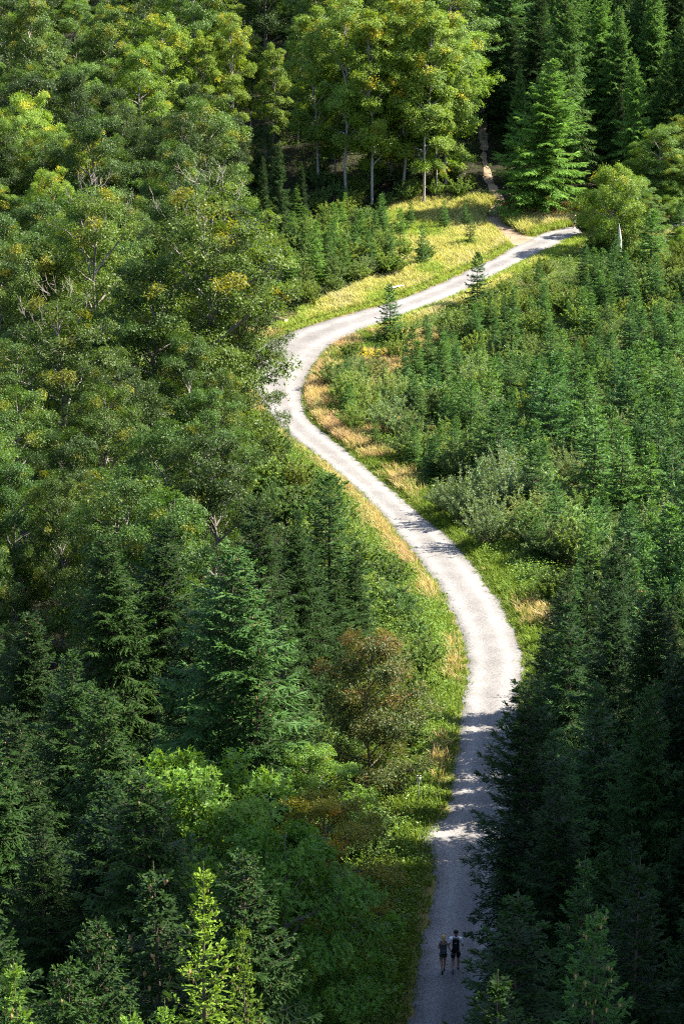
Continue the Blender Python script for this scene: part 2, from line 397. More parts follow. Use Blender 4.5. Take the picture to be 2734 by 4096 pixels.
def make_broadleaf(name, H, R, hb, seed, nl=18, n2=7, n3=6, nleaf=42, ll=.13, lw=.09, spray=.55, c0=(.050, .105, .018), c1=(.105, .170, .028), yel=(.34, .31, .025), yfrac=.12,
                   bark=BARK_B * .8, flat=.8, bare=0.0, peak=.45, maple=False, trunk_r=None, berries=0, forks=1, asym=None, updir=.35, lobes=(.68, 1.22)):
    g = Geo(); w = Geo(); rng = np.random.default_rng(seed); c0 = np.array(c0); c1 = np.array(c1); yel = np.array(yel)
    tr = trunk_r or .014 * H
    zz = np.linspace(0, 1, 12); wob = np.cumsum(rng.normal(0, .012, (12, 2)), 0) * H * .5; wob -= wob[0]
    TP = np.stack([wob[:, 0], wob[:, 1], zz * H * .93], 1)
    w.tube(TP, np.maximum(tr * (1 - zz) ** .85, .02), bark, 8)
    def trunk(z): return np.array([np.interp(z, TP[:, 2], TP[:, q]) for q in range(3)])
    def env(z):
        u = np.clip((z - hb) / (H - hb), 0, 1)
        return R * np.where(u < peak, np.sin((.42 + .58 * u / peak) * np.pi / 2), np.cos(((u - peak) / (1 - peak)) ** 1.25 * np.pi / 2) ** .75)
    C = []; Nn = []; Rd = []; Cl = []
    lob = rng.uniform(*lobes, 9)
    for i in range(nl):
        f = (i + rng.uniform(.2, .8)) / nl
        zs = hb * .75 + (H * .86 - hb * .75) * f ** 1.05
        az = i * 2.39996 + rng.normal(0, .25)
        le = lob[int(az * 9 / 6.283) % 9]
        ze = min(H * .985, zs + (H - zs) * (rng.uniform(-.06, .16) + .55 * f ** 1.3) * (.6 + updir))
        re = float(env(ze)) * le * rng.uniform(.8, 1.05)
        if asym is not None: re *= 1 + .35 * math.cos(az - asym)
        A = trunk(zs); E = np.array([A[0] + math.cos(az) * re, A[1] + math.sin(az) * re, ze])
        s = np.linspace(0, 1, 8)[:, None]
        mid = (A + E) / 2 + np.array([0, 0, rng.uniform(.0, .12) * (E - A)[2] + .05 * re]) + rng.normal(0, .05, 3) * re
        LP = A * (1 - s) ** 2 + mid * 2 * s * (1 - s) + E * s ** 2
        LP[1:] += rng.normal(0, .012, (7, 3)) * re
        Ll = np.linalg.norm(E - A); r0 = min(tr * .5, .018 * Ll + .012)
        w.tube(LP, np.linspace(r0, .012, 8), bark * .95, 5)
        k2 = max(3, int(n2 * (.5 + .5 * Ll / R)))
        for j in range(k2):
            sj = .25 + .75 * (j + rng.uniform(.2, .9)) / k2
            Bp = np.array([np.interp(sj, s[:, 0], LP[:, q]) for q in range(3)])
            T = unit(np.array([np.interp(sj, s[:, 0], np.gradient(LP[:, q])) for q in range(3)]))
            sd = unit(np.cross(T, [0, 0, 1.0])) * (1 if j % 2 else -1)
            D = unit(T * rng.uniform(.4, .9) + sd * rng.uniform(.5, 1.1) + np.array([0, 0, rng.uniform(-.25, .55)]))
            l2 = (.42 * Ll * (1.15 - sj) + .09 * R) * rng.uniform(.7, 1.2)
            s4 = np.linspace(0, 1, 5)[:, None]
            BP = Bp + D * l2 * s4 + np.array([0, 0, -.10 * l2]) * s4 ** 2 + rng.normal(0, .02 * l2, (5, 3)) * s4
            w.tube(BP, np.linspace(max(.009, r0 * .4 * (1 - sj * .6)), .006, 5), bark * .9, 3)
            if rng.random() < bare * (zs / H) ** 2: continue
            k3 = max(2, int(n3 * (.6 + .4 * l2 / (.3 * R))))
            st = rng.uniform(.25, 1.05, k3)
            P = np.stack([np.interp(st, s4[:, 0], BP[:, q]) for q in range(3)], 1) + rng.normal(0, .16 * l2, (k3, 3)) * np.array([1, 1, .55])
            C.append(P)
            outd = unit(P - np.array([A[0], A[1], zs * .7 + P[:, 2].mean() * .3]))
            Nn.append(unit(np.array([0, 0, 1.0]) * flat + outd * (1 - flat) * 1.5 + rng.normal(0, .22, (k3, 3))))
            Rd.append(spray * rng.uniform(.65, 1.3, k3))
            q = rng.random((k3, 1)); cl = c0 * (1 - q) + c1 * q
            yk = np.full(k3, rng.random() < yfrac * (.15 + 2.2 * np.clip((P[:, 2].mean() - hb) / (H - hb), 0, 1) ** 3))
            cl[yk] = cl[yk] * .5 + yel * .5 * rng.uniform(.6, 1.1, (yk.sum(), 1))
            Cl.append(cl)
    C = np.concatenate(C); Nn = np.concatenate(Nn); Rd = np.concatenate(Rd); Cl = np.concatenate(Cl)
    leaf_spray(g, rng, C, Nn, Rd, nleaf, ll, lw, Cl, maple=maple)
    ex = []
    if bare:
        tw = Geo()
        for i in range(18):
            a = rng.uniform(0, 6.283); r = R * rng.uniform(0, .55); zt = H * (1 - .5 * (r / R) ** 2) - .8
            p = trunk(min(zt, H * .9)) + np.array([math.cos(a) * r, math.sin(a) * r, 0]); p[2] = zt
            D = unit(np.array([math.cos(a) * .5, math.sin(a) * .5, 1.0]) + rng.normal(0, .3, 3)); l = rng.uniform(.8, 1.9)
            Tp = p + D * np.linspace(0, l, 5)[:, None] + rng.normal(0, .06, (5, 3)); tw.tube(Tp, np.linspace(.022, .008, 5), np.array([.24, .22, .20]), 4)
            for j in range(5):
                b0 = Tp[rng.integers(1, 4)]; D2 = unit(D + rng.normal(0, .7, 3)); tw.tube(b0 + D2 * np.linspace(0, l * rng.uniform(.25, .5), 3)[:, None], np.linspace(.012, .006, 3), np.array([.24, .22, .20]), 3)
        ex.append(('dead_twigs', tw.mesh(name + '_dead_twigs', M_bark)))
    if berries:
        b = Geo(); idx = rng.choice(len(C), min(berries, len(C)), replace=False)
        for i in idx:
            for q in range(9):
                p = C[i] + rng.normal(0, 1, 3) * np.array([.045, .045, .025]) + np.array([0, 0, Rd[i] * .25]); r = rng.uniform(.012, .019)
                b.tube(np.array([[0, 0, r], [0, 0, r * .3], [0, 0, -r * .6], [0, 0, -r]]) + p, np.array([.3, 1, .8, .2]) * r, np.array([.36, .07, .02]), 5)
        ex.append(('berries', b.mesh(name + '_berries', M_berry)))
    return w.mesh(name + '_trunk', M_bark, True), g.mesh(name + '_crown', M_leaf), ex

def make_bush(name, H, R, seed, stems=26, nlf=70, ll=.09, lw=.03, c0=(.075, .12, .05), c1=(.14, .19, .09), bark=(.14, .11, .08), side=5, curve=.5, yel=None):
    g = Geo(); w = Geo(); rng = np.random.default_rng(seed); c0 = np.array(c0); c1 = np.array(c1)
    for i in range(stems):
        az = i * 2.39996; q = math.sqrt((i + .5) / stems); hh = H * (1.02 - .45 * q ** 2) * rng.uniform(.75, 1.08)
        u = np.array([math.cos(az), math.sin(az), 0]); s = np.linspace(0, 1, 7)
        base = u * R * .15 * q
        SP = base + u * (R * q * (.35 * s + .65 * s ** (1 + curve)))[:, None] + np.array([0, 0, 1.0]) * (hh * (s * 1.12 - .12 * s ** 2))[:, None] + np.cumsum(rng.normal(0, .02 * H, (7, 3)) * np.array([1, 1, .2]), 0) * s[:, None]
        w.tube(SP, np.linspace(.006 * H + .004, .003, 7), np.array(bark), 3)
        lines = [(SP, .25, 1.0, nlf)]
        for k in range(side):
            f = rng.uniform(.25, .9); Bp = np.array([np.interp(f, s, SP[:, j]) for j in range(3)])
            D = unit(u * rng.uniform(-.2, 1) + rng.normal(0, .6, 3) * np.array([1, 1, .2]) + np.array([0, 0, rng.uniform(.5, 1.3)]))
            l = H * .28 * (1.15 - f) * rng.uniform(.7, 1.3)
            BP = Bp + D * np.linspace(0, l, 4)[:, None]
            lines.append((BP, .1, 1.0, max(6, int(nlf * .4))))
        cs = c0 + (c1 - c0) * rng.random()
        for LP, a, b, n in lines:
            f = rng.uniform(a, b, n); x = np.linspace(0, 1, len(LP))
            P = np.stack([np.interp(f, x, LP[:, j]) for j in range(3)], 1) + rng.normal(0, .02, (n, 3))
            T = unit(LP[-1] - LP[0]); an = rng.uniform(0, 6.283, n)
            X = unit(np.cross(T, [.2, .9, .1])); Y = np.cross(T, X)
            D = unit(X * np.cos(an)[:, None] + Y * np.sin(an)[:, None] + T * rng.uniform(.2, .9, n)[:, None])
            nn = rng.normal(0, .6, (n, 3)) + np.array([0, 0, .9]); Wd = unit(np.cross(D, nn))
            k = rng.uniform(.7, 1.3, n)[:, None]
            cc = np.clip(cs * rng.uniform(.75, 1.3, (n, 1)), .004, 1)
            if yel is not None:
                top = (f > .72)[:, None]; cc = np.where(top, np.array(yel) * rng.uniform(.8, 1.2, (n, 1)), cc)
            g.diamonds(P, P + D * ll * k, Wd * lw * .5 * k, cc, .5)
    return w.mesh(name + '_trunk', M_bark, True), g.mesh(name + '_crown', M_leaf), []

PR = {}
PR['tall0'] = make_spruce('tall_spruce', 18, 4.3, 1, .08, .54, 6, .80, .11, .036, .66, True, keep=.85)
PR['tall1'] = make_spruce('tall_spruce_b', 18, 4.0, 2, .08, .52, 6, .95, .11, .036, .60, True, keep=.8)
PR['tall2'] = make_spruce('tall_spruce_c', 18, 4.5, 3, .10, .54, 6, .65, .11, .036, .74, False, keep=.8)
PR['tip0'] = make_spruce('sunlit_spruce', 16, 2.7, 15, .10, .50, 5, .30, .17, .034, .78, True, keep=.8, leader=.8, sub=3)
PR['mid0'] = make_spruce('mid_spruce', 10, 2.7, 4, .05, .44, 5, .32, .11, .030, .82, keep=.9)
PR['mid1'] = make_spruce('mid_spruce_b', 10, 2.4, 5, .05, .42, 5, .45, .11, .030, .75, True, keep=.85)
PR['edge0'] = make_spruce('edge_spruce', 14, 3.0, 14, .20, .46, 6, .22, .11, .030, .5, False, keep=.9, low=.5)
PR['young0'] = make_spruce('young_spruce', 4.2, 1.35, 6, .03, .30, 6, .10, .10, .026, .85, leader=.5)
PR['young1'] = make_spruce('young_spruce_b', 4.2, 1.2, 7, .03, .32, 5, .14, .10, .026, .78, leader=.65)
PR['young2'] = make_spruce('young_spruce_c', 4.2, 1.5, 8, .03, .30, 6, .16, .10, .026, .9, leader=.42, keep=.9)
PR['beech0'] = make_broadleaf('beech', 22, 7.0, 1.5, 21, 36, 9, 8, 36, .17, .12, .62, yfrac=.05, flat=.62)
PR['beech1'] = make_broadleaf('beech_b', 22, 6.4, 1.5, 22, 34, 9, 8, 36, .17, .12, .62, yfrac=.08, bare=.45, flat=.62)
PR['beech2'] = make_broadleaf('beech_c', 22, 4.6, 6.0, 23, 28, 8, 7, 38, .17, .12, .60, yfrac=.10, peak=.45, updir=.5, flat=.5, bark=BARK_B * 1.3, trunk_r=.20)
PR['beech4'] = make_broadleaf('beech_e', 22, 3.9, 5.5, 29, 28, 8, 7, 38, .16, .11, .56, yfrac=.10, peak=.4, updir=.6, flat=.45, bark=BARK_B * 1.3, trunk_r=.17)
PR['beech3'] = make_broadleaf('beech_d', 22, 5.8, 2.0, 24, 34, 9, 7, 38, .17, .12, .62, yfrac=.05, c0=(.042, .095, .018), c1=(.09, .160, .028), flat=.55)
PR['maple0'] = make_broadleaf('maple', 12, 4.6, .8, 25, 32, 8, 8, 24, .155, .1, .46, c0=(.04, .11, .03), c1=(.06, .145, .03), yfrac=.0, flat=.6, maple=True)
PR['rowan0'] = make_broadleaf('rowan', 8.5, 2.9, .5, 26, 30, 8, 7, 36, .11, .05, .38, c0=(.038, .075, .016), c1=(.075, .075, .018), yel=(.17, .085, .02), yfrac=.28, bark=np.array([.16, .14, .12]), flat=.5, berries=90, trunk_r=.07)
PR['round0'] = make_broadleaf('round_tree', 9, 4.2, .3, 27, 34, 10, 8, 24, .13, .09, .5, c0=(.07, .14, .022), c1=(.11, .18, .026), yfrac=.02, flat=.4, trunk_r=.10, updir=.5, lobes=(.7, 1.2))
PR['willow0'] = make_bush('willow', 3.2, 1.9, 31, 40, 90, .11, .042)
PR['willow1'] = make_bush('willow_b', 3.2, 1.6, 32, 36, 90, .105, .05, c0=(.07, .13, .04), c1=(.12, .19, .06))
PR['sapling0'] = make_bush('sapling', 3.0, 1.2, 33, 26, 80, .10, .07, c0=(.065, .115, .03), c1=(.115, .165, .045), curve=.2)
PR['sapling1'] = make_bush('sapling_b', 2.4, 1.5, 34, 30, 80, .10, .07, c0=(.05, .10, .028), c1=(.085, .145, .04), curve=.8)
PR['golden0'] = make_bush('goldenrod', 1.1, 1.0, 35, 24, 40, .07, .03, c0=(.09, .14, .03), c1=(.12, .16, .03), curve=.4, yel=(.75, .55, .02))
BASE_H = {k: (18 if k[:4] == 'tall' else 10 if k[:3] == 'mid' else 14 if k[:4] == 'edge' else 16 if k[:4] == 'tip0' else 4.2 if k[:5] == 'young' else 22 if k[:5] == 'beech' else 12 if k[:5] == 'maple' else 8.5 if k[:5] == 'rowan' else 9 if k[:5] == 'round' else 3.2 if k[:6] == 'willow' else 3.0 if k == 'sapling0' else 2.4 if k == 'sapling1' else 1.1) for k in PR}

rnd = random.Random(5)
def plant(name, proto, x, y, H, wide, label, cat, group, tint=(1, 1, 1), rz=None):
    z = float(height(x, y)) - 0.06
    o = empty(name, (x, y, z), rnd.uniform(0, 6.28) if rz is None else rz)
    s = H / BASE_H[proto]; o.scale = (s * wide, s * wide, s)
    t, c, ex = PR[proto]
    link('trunk', t, o)
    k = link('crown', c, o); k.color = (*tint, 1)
    for n, m in ex: link(n, m, o)['kind'] = 'stuff'
    tag(o, label, cat, group)
    return o

# ------------------------------------------------------------------ trees: (proto, x, y, height, width factor[, tint]); tints also paint sun and shade
LANDMARKS = [(-6.1, 80.0, 'the yellow-green maple'), (-1.9, 68.0, 'the large dark maple'), (1.3, 98.0, 'the rowan with berries'), (-3.4, 52.0, 'the sunlit coned spruce'), (-4.4, 86.0, 'the spruce with sweeping boughs'), (-9.6, 160.0, 'the dead-twigged beech'), (-7.4, 165.0, 'the beech reaching over the bend'), (-17.7, 145.0, 'the beech with bare upper twigs'), (-0.7, 117.0, 'the dark narrow verge spruce'), (10.8, 150.0, 'the silvery willow'), (22.2, 266.0, 'the conical spruce by the signpost'), (4.0, 81.0, 'the two walkers'), (3.4, 98.9, 'the small white sign'), (2.7, 204.0, 'the yellow goldenrod'), (5.3, 229.6, 'the wooden bench'), (28.5, 242.2, 'the pale broken trunk'), (17.0, 280.0, 'the woodland path'), (-6.0, 217.0, 'the cut log'), (8.0, 121.0, 'the lower curve of the road'), (8.0, 236.0, 'the straight upper road'), (20.0, 150.0, 'the tall plantation spruces'), (25.0, 185.0, 'the middle of the plantation'), (13.0, 105.0, 'the overhanging roadside spruces'), (-30.0, 250.0, 'the beech wood behind the bend'), (-25.0, 300.0, 'the top of the far slope'), (40.0, 300.0, 'the far spruce ranks'), (12.0, 70.0, 'the shaded roadside stand')]
ADJ=[(lambda t:t[0]>1.6 and t[0]/t[1]>1.12,'yellow-tinged'),(lambda t:t[0]>1.2,'bright'),(lambda t:t[2]/t[0]>1.25,'bluish'),(lambda t:t[0]<.78,'dark'),(lambda t:t[0]>1.0,'fresh'),(lambda t:True,'mid-green')]  # tone words follow the tint, painted sun and shade included
NOUN={'spruce_tree':'spruce','young_spruce':'young spruce','beech_tree':'beech','round_tree':'bushy broadleaf tree','willow_bush':'bush','leafy_sapling':'leafy sapling','leafy_shrub':'leafy shrub'}
def autolabel(name,rows,label):
    Hs=sorted(r[3] for r in rows); q1=Hs[len(Hs)//3]; q2=Hs[2*len(Hs)//3]
    out=[]
    for r in rows:
        t=r[5] if len(r)>5 else (1,1,1); a=next(w for f,w in ADJ if f(t)); sz='short' if r[3]<q1 else 'tall' if r[3]>q2 else 'mid-sized'
        d=sorted(((math.hypot(x-r[1],y-r[2]),p,x,y) for x, y, p in LANDMARKS))
        w='slim' if r[4]<.85 else 'broad' if r[4]>1.1 else ''
        l=' '.join(f"{sz} {w} {a} {NOUN[name]}".split())
        if d[0][0]<4: l+=f' right beside {d[0][1]}'
        elif d[1][0]<d[0][0]*1.6: l+=f' between {d[0][1]} and {d[1][1]}'
        else: l+=f' near {d[0][1]}'
        while len(l.split()) > 16: l = l.split(' ', 1)[1]
        out.append(l)
    return out
TREES = [
    ('spruce_tree', 'sunlit spruce with yellow-green needles and brown hanging cones below the dark spruces', 'tree', None, [
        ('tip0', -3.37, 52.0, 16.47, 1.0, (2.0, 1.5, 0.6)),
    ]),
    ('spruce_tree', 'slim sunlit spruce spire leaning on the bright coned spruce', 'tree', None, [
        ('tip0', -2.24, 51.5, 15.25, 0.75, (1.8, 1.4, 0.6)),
    ]),
    ('spruce_tree', 'broad spruce with long sweeping drooping boughs above the yellow-green maple', 'tree', None, [
        ('tall0', -4.37, 86.0, 15.42, 1.55, (0.85, 0.9, 0.85)),
    ]),
    ('maple_tree', 'yellow-green maple in front of the spruce with sweeping boughs', 'tree', None, [
        ('maple0', -5.16, 71.0, 13.01, 0.95, (2.1, 1.6, 0.7)),
    ]),
    ('maple_tree', 'large dark green maple with big lobed leaves beside the verge herbs', 'tree', None, [
        ('maple0', -1.75, 68.0, 11.79, 0.78, (1.35, 1.2, 0.62)),
    ]),
    ('beech_tree', 'small beech with yellow-orange leaves behind the large dark maple', 'tree', None, [
        ('beech3', -0.6, 79.0, 8.55, 1.1, (2.6, 1.35, 0.6)),
    ]),
    ('beech_tree', 'slender green beech between the rowan and the large dark maple', 'tree', None, [
        ('beech3', -1.32, 86.0, 7.78, 1.1, (1.2, 1.2, 0.8)),
    ]),
    ('rowan_tree', 'rowan with reddish-brown foliage and orange berry clusters beside the road', 'tree', None, [
        ('rowan0', 1.34, 98.0, 8.67, 0.95),
    ]),
    ('beech_tree', 'broad beech with bare dead twigs on its top beside the road bend', 'tree', None, [
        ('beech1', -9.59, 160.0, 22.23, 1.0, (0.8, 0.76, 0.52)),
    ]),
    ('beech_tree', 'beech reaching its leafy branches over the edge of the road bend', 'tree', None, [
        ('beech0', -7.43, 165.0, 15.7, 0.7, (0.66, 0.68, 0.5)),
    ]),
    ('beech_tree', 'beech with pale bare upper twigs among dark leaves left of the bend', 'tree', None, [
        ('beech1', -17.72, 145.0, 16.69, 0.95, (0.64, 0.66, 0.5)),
    ]),
    ('spruce_tree', 'dense conical spruce beside the woodland path and yellow signpost', 'tree', None, [  # bright tint paints in the sunlight that sets it off
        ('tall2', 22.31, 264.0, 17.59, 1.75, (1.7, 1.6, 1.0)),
    ]),
    ('round_tree', 'rounded bushy broadleaf tree beside the pale broken trunk', 'tree', None, [
        ('round0', 28.17, 246.0, 9.42, 0.82, (1.15, 1.05, 0.8)),
    ]),
    ('spruce_tree', 'dark young spruce rising in front of the wooden bench', 'tree', None, [
        ('young0', 4.34, 210.0, 5.67, 1.05, (0.6, 0.75, 0.85)),
    ]),
    ('spruce_tree', 'dark young spruce standing against the straight upper stretch of road', 'tree', None, [
        ('young2', 12.87, 223.0, 5.69, 0.95, (0.6, 0.75, 0.85)),
    ]),
    ('spruce_tree', 'small spruce standing alone in the tall straw grass inside the bend', 'tree', None, [
        ('young2', 0.38, 196.0, 2.65, 1.0, (0.8, 0.9, 0.8)),
    ]),
    ('spruce_tree', 'narrow young spruce with a bare leader tip beside the bend', 'tree', None, [
        ('young1', -3.88, 166.0, 3.08, 0.8),
    ]),
    ('spruce_tree', 'dark narrow spruce between the big beeches and the left verge', 'tree', None, [
        ('mid0', -0.65, 117.0, 11.24, 1.2, (0.6, 0.66, 0.55)),
    ]),
    ('willow_bush', 'silvery grey-green willow bush with upright shoots beside the road verge', 'bush', None, [
        ('willow0', 10.82, 150.0, 5.45, 0.85, (1.35, 1.4, 1.7)),
    ]),
    ('goldenrod', 'clump of bright yellow goldenrod beside the straw grass', 'plant', None, [
        ('golden0', 2.7, 204.0, 1.34, 1.3),
    ]),
    ('willow_bush', 'grey-green willow bush beside the silvery willow at the road verge', 'bush', 'willows around the silvery willow', [
        ('willow0', 8.01, 149.0, 4.0, 1.0, (1.15, 1.2, 1.3)), ('willow1', 13.13, 154.0, 3.89, 1.0, (1, 1.05, 1.0)), ('willow0', 6.86, 152.0, 2.63, 0.9), ('willow0', 9.12, 143.0, 3.93, 0.9, (1.15, 1.2, 1.3)),
        ('willow1', 8.06, 160.0, 3.63, 0.9), ('willow1', 5.28, 172.0, 3.34, 1.0), ('willow0', 3.68, 176.0, 3.7, 1.0, (1.1, 1.15, 1.2)),
    ]),
    ('spruce_tree', 'tall dark spruce with drooping boughs in the shaded stand left of the road', 'tree', 'dark spruces left of the road', [  # dark green needles, tinted darker still for the stand's shade
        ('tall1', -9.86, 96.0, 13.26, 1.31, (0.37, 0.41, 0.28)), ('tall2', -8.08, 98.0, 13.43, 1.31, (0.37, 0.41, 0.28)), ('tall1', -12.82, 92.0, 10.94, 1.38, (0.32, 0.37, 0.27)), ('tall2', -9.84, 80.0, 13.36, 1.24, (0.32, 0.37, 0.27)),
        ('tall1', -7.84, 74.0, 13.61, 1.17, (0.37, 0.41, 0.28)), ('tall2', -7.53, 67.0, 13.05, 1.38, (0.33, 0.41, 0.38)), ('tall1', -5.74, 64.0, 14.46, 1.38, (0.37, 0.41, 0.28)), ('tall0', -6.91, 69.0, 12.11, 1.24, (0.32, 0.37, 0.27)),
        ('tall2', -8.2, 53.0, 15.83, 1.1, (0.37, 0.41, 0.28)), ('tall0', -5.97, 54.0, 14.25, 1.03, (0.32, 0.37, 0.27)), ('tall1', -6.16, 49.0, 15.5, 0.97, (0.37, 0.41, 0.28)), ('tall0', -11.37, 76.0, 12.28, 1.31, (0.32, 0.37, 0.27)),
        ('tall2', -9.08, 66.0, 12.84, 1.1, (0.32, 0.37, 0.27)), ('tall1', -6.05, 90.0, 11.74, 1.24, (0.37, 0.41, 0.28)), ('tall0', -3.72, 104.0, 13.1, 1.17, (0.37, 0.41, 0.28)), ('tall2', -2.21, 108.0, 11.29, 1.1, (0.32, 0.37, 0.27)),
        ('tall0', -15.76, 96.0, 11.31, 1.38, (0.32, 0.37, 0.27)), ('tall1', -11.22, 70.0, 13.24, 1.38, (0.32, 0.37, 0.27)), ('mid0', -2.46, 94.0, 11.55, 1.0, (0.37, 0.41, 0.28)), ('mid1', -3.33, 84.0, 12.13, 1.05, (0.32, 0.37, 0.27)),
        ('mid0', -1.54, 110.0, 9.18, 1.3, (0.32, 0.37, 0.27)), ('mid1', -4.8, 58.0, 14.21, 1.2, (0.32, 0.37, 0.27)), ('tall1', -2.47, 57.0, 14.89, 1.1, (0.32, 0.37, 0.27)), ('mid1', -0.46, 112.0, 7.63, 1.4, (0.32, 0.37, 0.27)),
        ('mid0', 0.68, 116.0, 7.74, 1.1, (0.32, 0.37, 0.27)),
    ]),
    ('spruce_tree', 'sunlit spruce tip with yellow-green needles poking up in the dark stand', 'tree', 'sunlit spruce tips below the lookout', [
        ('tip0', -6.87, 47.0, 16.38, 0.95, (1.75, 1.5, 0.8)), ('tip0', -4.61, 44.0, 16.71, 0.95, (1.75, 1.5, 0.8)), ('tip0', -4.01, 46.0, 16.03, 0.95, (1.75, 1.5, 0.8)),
    ]),
    ('beech_tree', 'dense green beech in the mass of beeches left of the road bend', 'tree', 'beeches left of the road bend', [
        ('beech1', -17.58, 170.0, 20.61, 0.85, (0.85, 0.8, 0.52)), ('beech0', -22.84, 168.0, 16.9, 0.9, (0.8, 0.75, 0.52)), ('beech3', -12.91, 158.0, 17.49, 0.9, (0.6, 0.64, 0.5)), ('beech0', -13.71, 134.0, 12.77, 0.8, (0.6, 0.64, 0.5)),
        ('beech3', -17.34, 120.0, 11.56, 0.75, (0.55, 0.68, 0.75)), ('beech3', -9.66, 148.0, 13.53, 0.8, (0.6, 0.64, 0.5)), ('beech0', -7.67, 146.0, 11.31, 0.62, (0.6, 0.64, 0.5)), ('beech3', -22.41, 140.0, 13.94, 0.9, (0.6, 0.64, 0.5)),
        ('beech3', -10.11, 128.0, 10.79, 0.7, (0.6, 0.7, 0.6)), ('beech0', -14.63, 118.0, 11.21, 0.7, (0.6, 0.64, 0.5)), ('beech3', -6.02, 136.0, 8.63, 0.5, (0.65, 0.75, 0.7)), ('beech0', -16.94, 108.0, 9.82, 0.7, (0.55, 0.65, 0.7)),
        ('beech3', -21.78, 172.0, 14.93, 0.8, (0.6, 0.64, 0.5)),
    ]),
    ('beech_tree', 'tall beech with pale trunk and yellowing top on the far wooded slope', 'tree', 'pale-trunked beeches on the far slope', [  # brighter tints put sunlight into these far crowns
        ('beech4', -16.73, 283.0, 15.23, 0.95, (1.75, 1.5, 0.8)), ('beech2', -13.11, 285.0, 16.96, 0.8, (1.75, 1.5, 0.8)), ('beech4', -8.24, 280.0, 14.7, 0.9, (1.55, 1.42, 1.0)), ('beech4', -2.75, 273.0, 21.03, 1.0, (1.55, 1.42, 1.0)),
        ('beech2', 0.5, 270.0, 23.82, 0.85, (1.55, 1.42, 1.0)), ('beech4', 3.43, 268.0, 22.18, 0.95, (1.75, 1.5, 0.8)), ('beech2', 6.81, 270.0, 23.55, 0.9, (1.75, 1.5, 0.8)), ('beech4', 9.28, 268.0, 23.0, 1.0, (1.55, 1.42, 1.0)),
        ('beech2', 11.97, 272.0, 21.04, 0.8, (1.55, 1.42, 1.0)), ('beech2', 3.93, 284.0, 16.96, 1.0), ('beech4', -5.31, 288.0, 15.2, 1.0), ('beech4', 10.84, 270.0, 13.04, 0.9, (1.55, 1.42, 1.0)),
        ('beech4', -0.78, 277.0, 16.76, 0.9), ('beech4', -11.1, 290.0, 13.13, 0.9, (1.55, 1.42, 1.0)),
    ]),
    ('beech_tree', 'rounded beech crown in the woodland high on the far slope', 'tree', 'beeches high on the far slope', [  # bright and dark tints paint lit and shaded crowns
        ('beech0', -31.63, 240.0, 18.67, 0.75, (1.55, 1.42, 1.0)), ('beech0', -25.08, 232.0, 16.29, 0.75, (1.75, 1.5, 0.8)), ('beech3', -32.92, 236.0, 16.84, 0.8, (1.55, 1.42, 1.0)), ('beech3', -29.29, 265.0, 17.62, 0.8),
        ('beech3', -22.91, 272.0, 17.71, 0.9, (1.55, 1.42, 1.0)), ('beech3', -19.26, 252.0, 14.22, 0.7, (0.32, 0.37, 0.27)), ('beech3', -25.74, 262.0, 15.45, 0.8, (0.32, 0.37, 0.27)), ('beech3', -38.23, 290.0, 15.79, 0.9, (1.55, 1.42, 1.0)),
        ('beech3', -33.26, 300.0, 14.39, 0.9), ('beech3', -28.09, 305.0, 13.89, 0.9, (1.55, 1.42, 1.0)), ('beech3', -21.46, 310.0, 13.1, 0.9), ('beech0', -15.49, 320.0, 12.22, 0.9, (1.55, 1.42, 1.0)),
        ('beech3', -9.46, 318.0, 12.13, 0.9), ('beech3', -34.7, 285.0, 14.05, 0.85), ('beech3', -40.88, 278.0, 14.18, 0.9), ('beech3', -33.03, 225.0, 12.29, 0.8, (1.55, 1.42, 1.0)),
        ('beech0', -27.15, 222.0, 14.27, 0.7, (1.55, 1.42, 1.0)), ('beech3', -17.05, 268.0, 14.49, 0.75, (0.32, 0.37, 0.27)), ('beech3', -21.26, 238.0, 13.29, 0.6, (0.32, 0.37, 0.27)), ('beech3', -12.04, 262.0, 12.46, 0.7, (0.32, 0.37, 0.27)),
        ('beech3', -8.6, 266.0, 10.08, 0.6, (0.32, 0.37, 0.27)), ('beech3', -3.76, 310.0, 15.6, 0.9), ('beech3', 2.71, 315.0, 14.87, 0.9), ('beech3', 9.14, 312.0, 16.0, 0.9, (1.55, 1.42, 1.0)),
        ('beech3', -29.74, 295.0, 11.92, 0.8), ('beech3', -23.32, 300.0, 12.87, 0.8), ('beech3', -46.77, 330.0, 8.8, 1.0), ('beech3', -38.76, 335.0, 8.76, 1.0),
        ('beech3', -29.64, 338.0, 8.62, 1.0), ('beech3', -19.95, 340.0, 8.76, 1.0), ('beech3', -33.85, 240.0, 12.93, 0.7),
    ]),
    ('spruce_tree', 'tall dark spruce in the wall of spruces behind the woodland path', 'tree', 'spruces on the far slope', [  # raised tints stand in for sun on the spruce wall
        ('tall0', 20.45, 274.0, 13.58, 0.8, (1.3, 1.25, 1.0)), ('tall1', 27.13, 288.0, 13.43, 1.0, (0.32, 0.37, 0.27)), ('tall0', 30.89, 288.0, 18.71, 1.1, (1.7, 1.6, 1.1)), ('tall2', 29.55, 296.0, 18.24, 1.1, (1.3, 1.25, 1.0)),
        ('tall1', 33.37, 272.0, 15.34, 1.0, (1.7, 1.6, 1.1)), ('tall0', 32.89, 284.0, 17.54, 1.0, (1.3, 1.25, 1.0)), ('tall1', 37.23, 286.0, 18.7, 1.1, (1.3, 1.25, 1.0)), ('tall2', 39.16, 280.0, 17.57, 1.0, (1.3, 1.25, 1.0)),
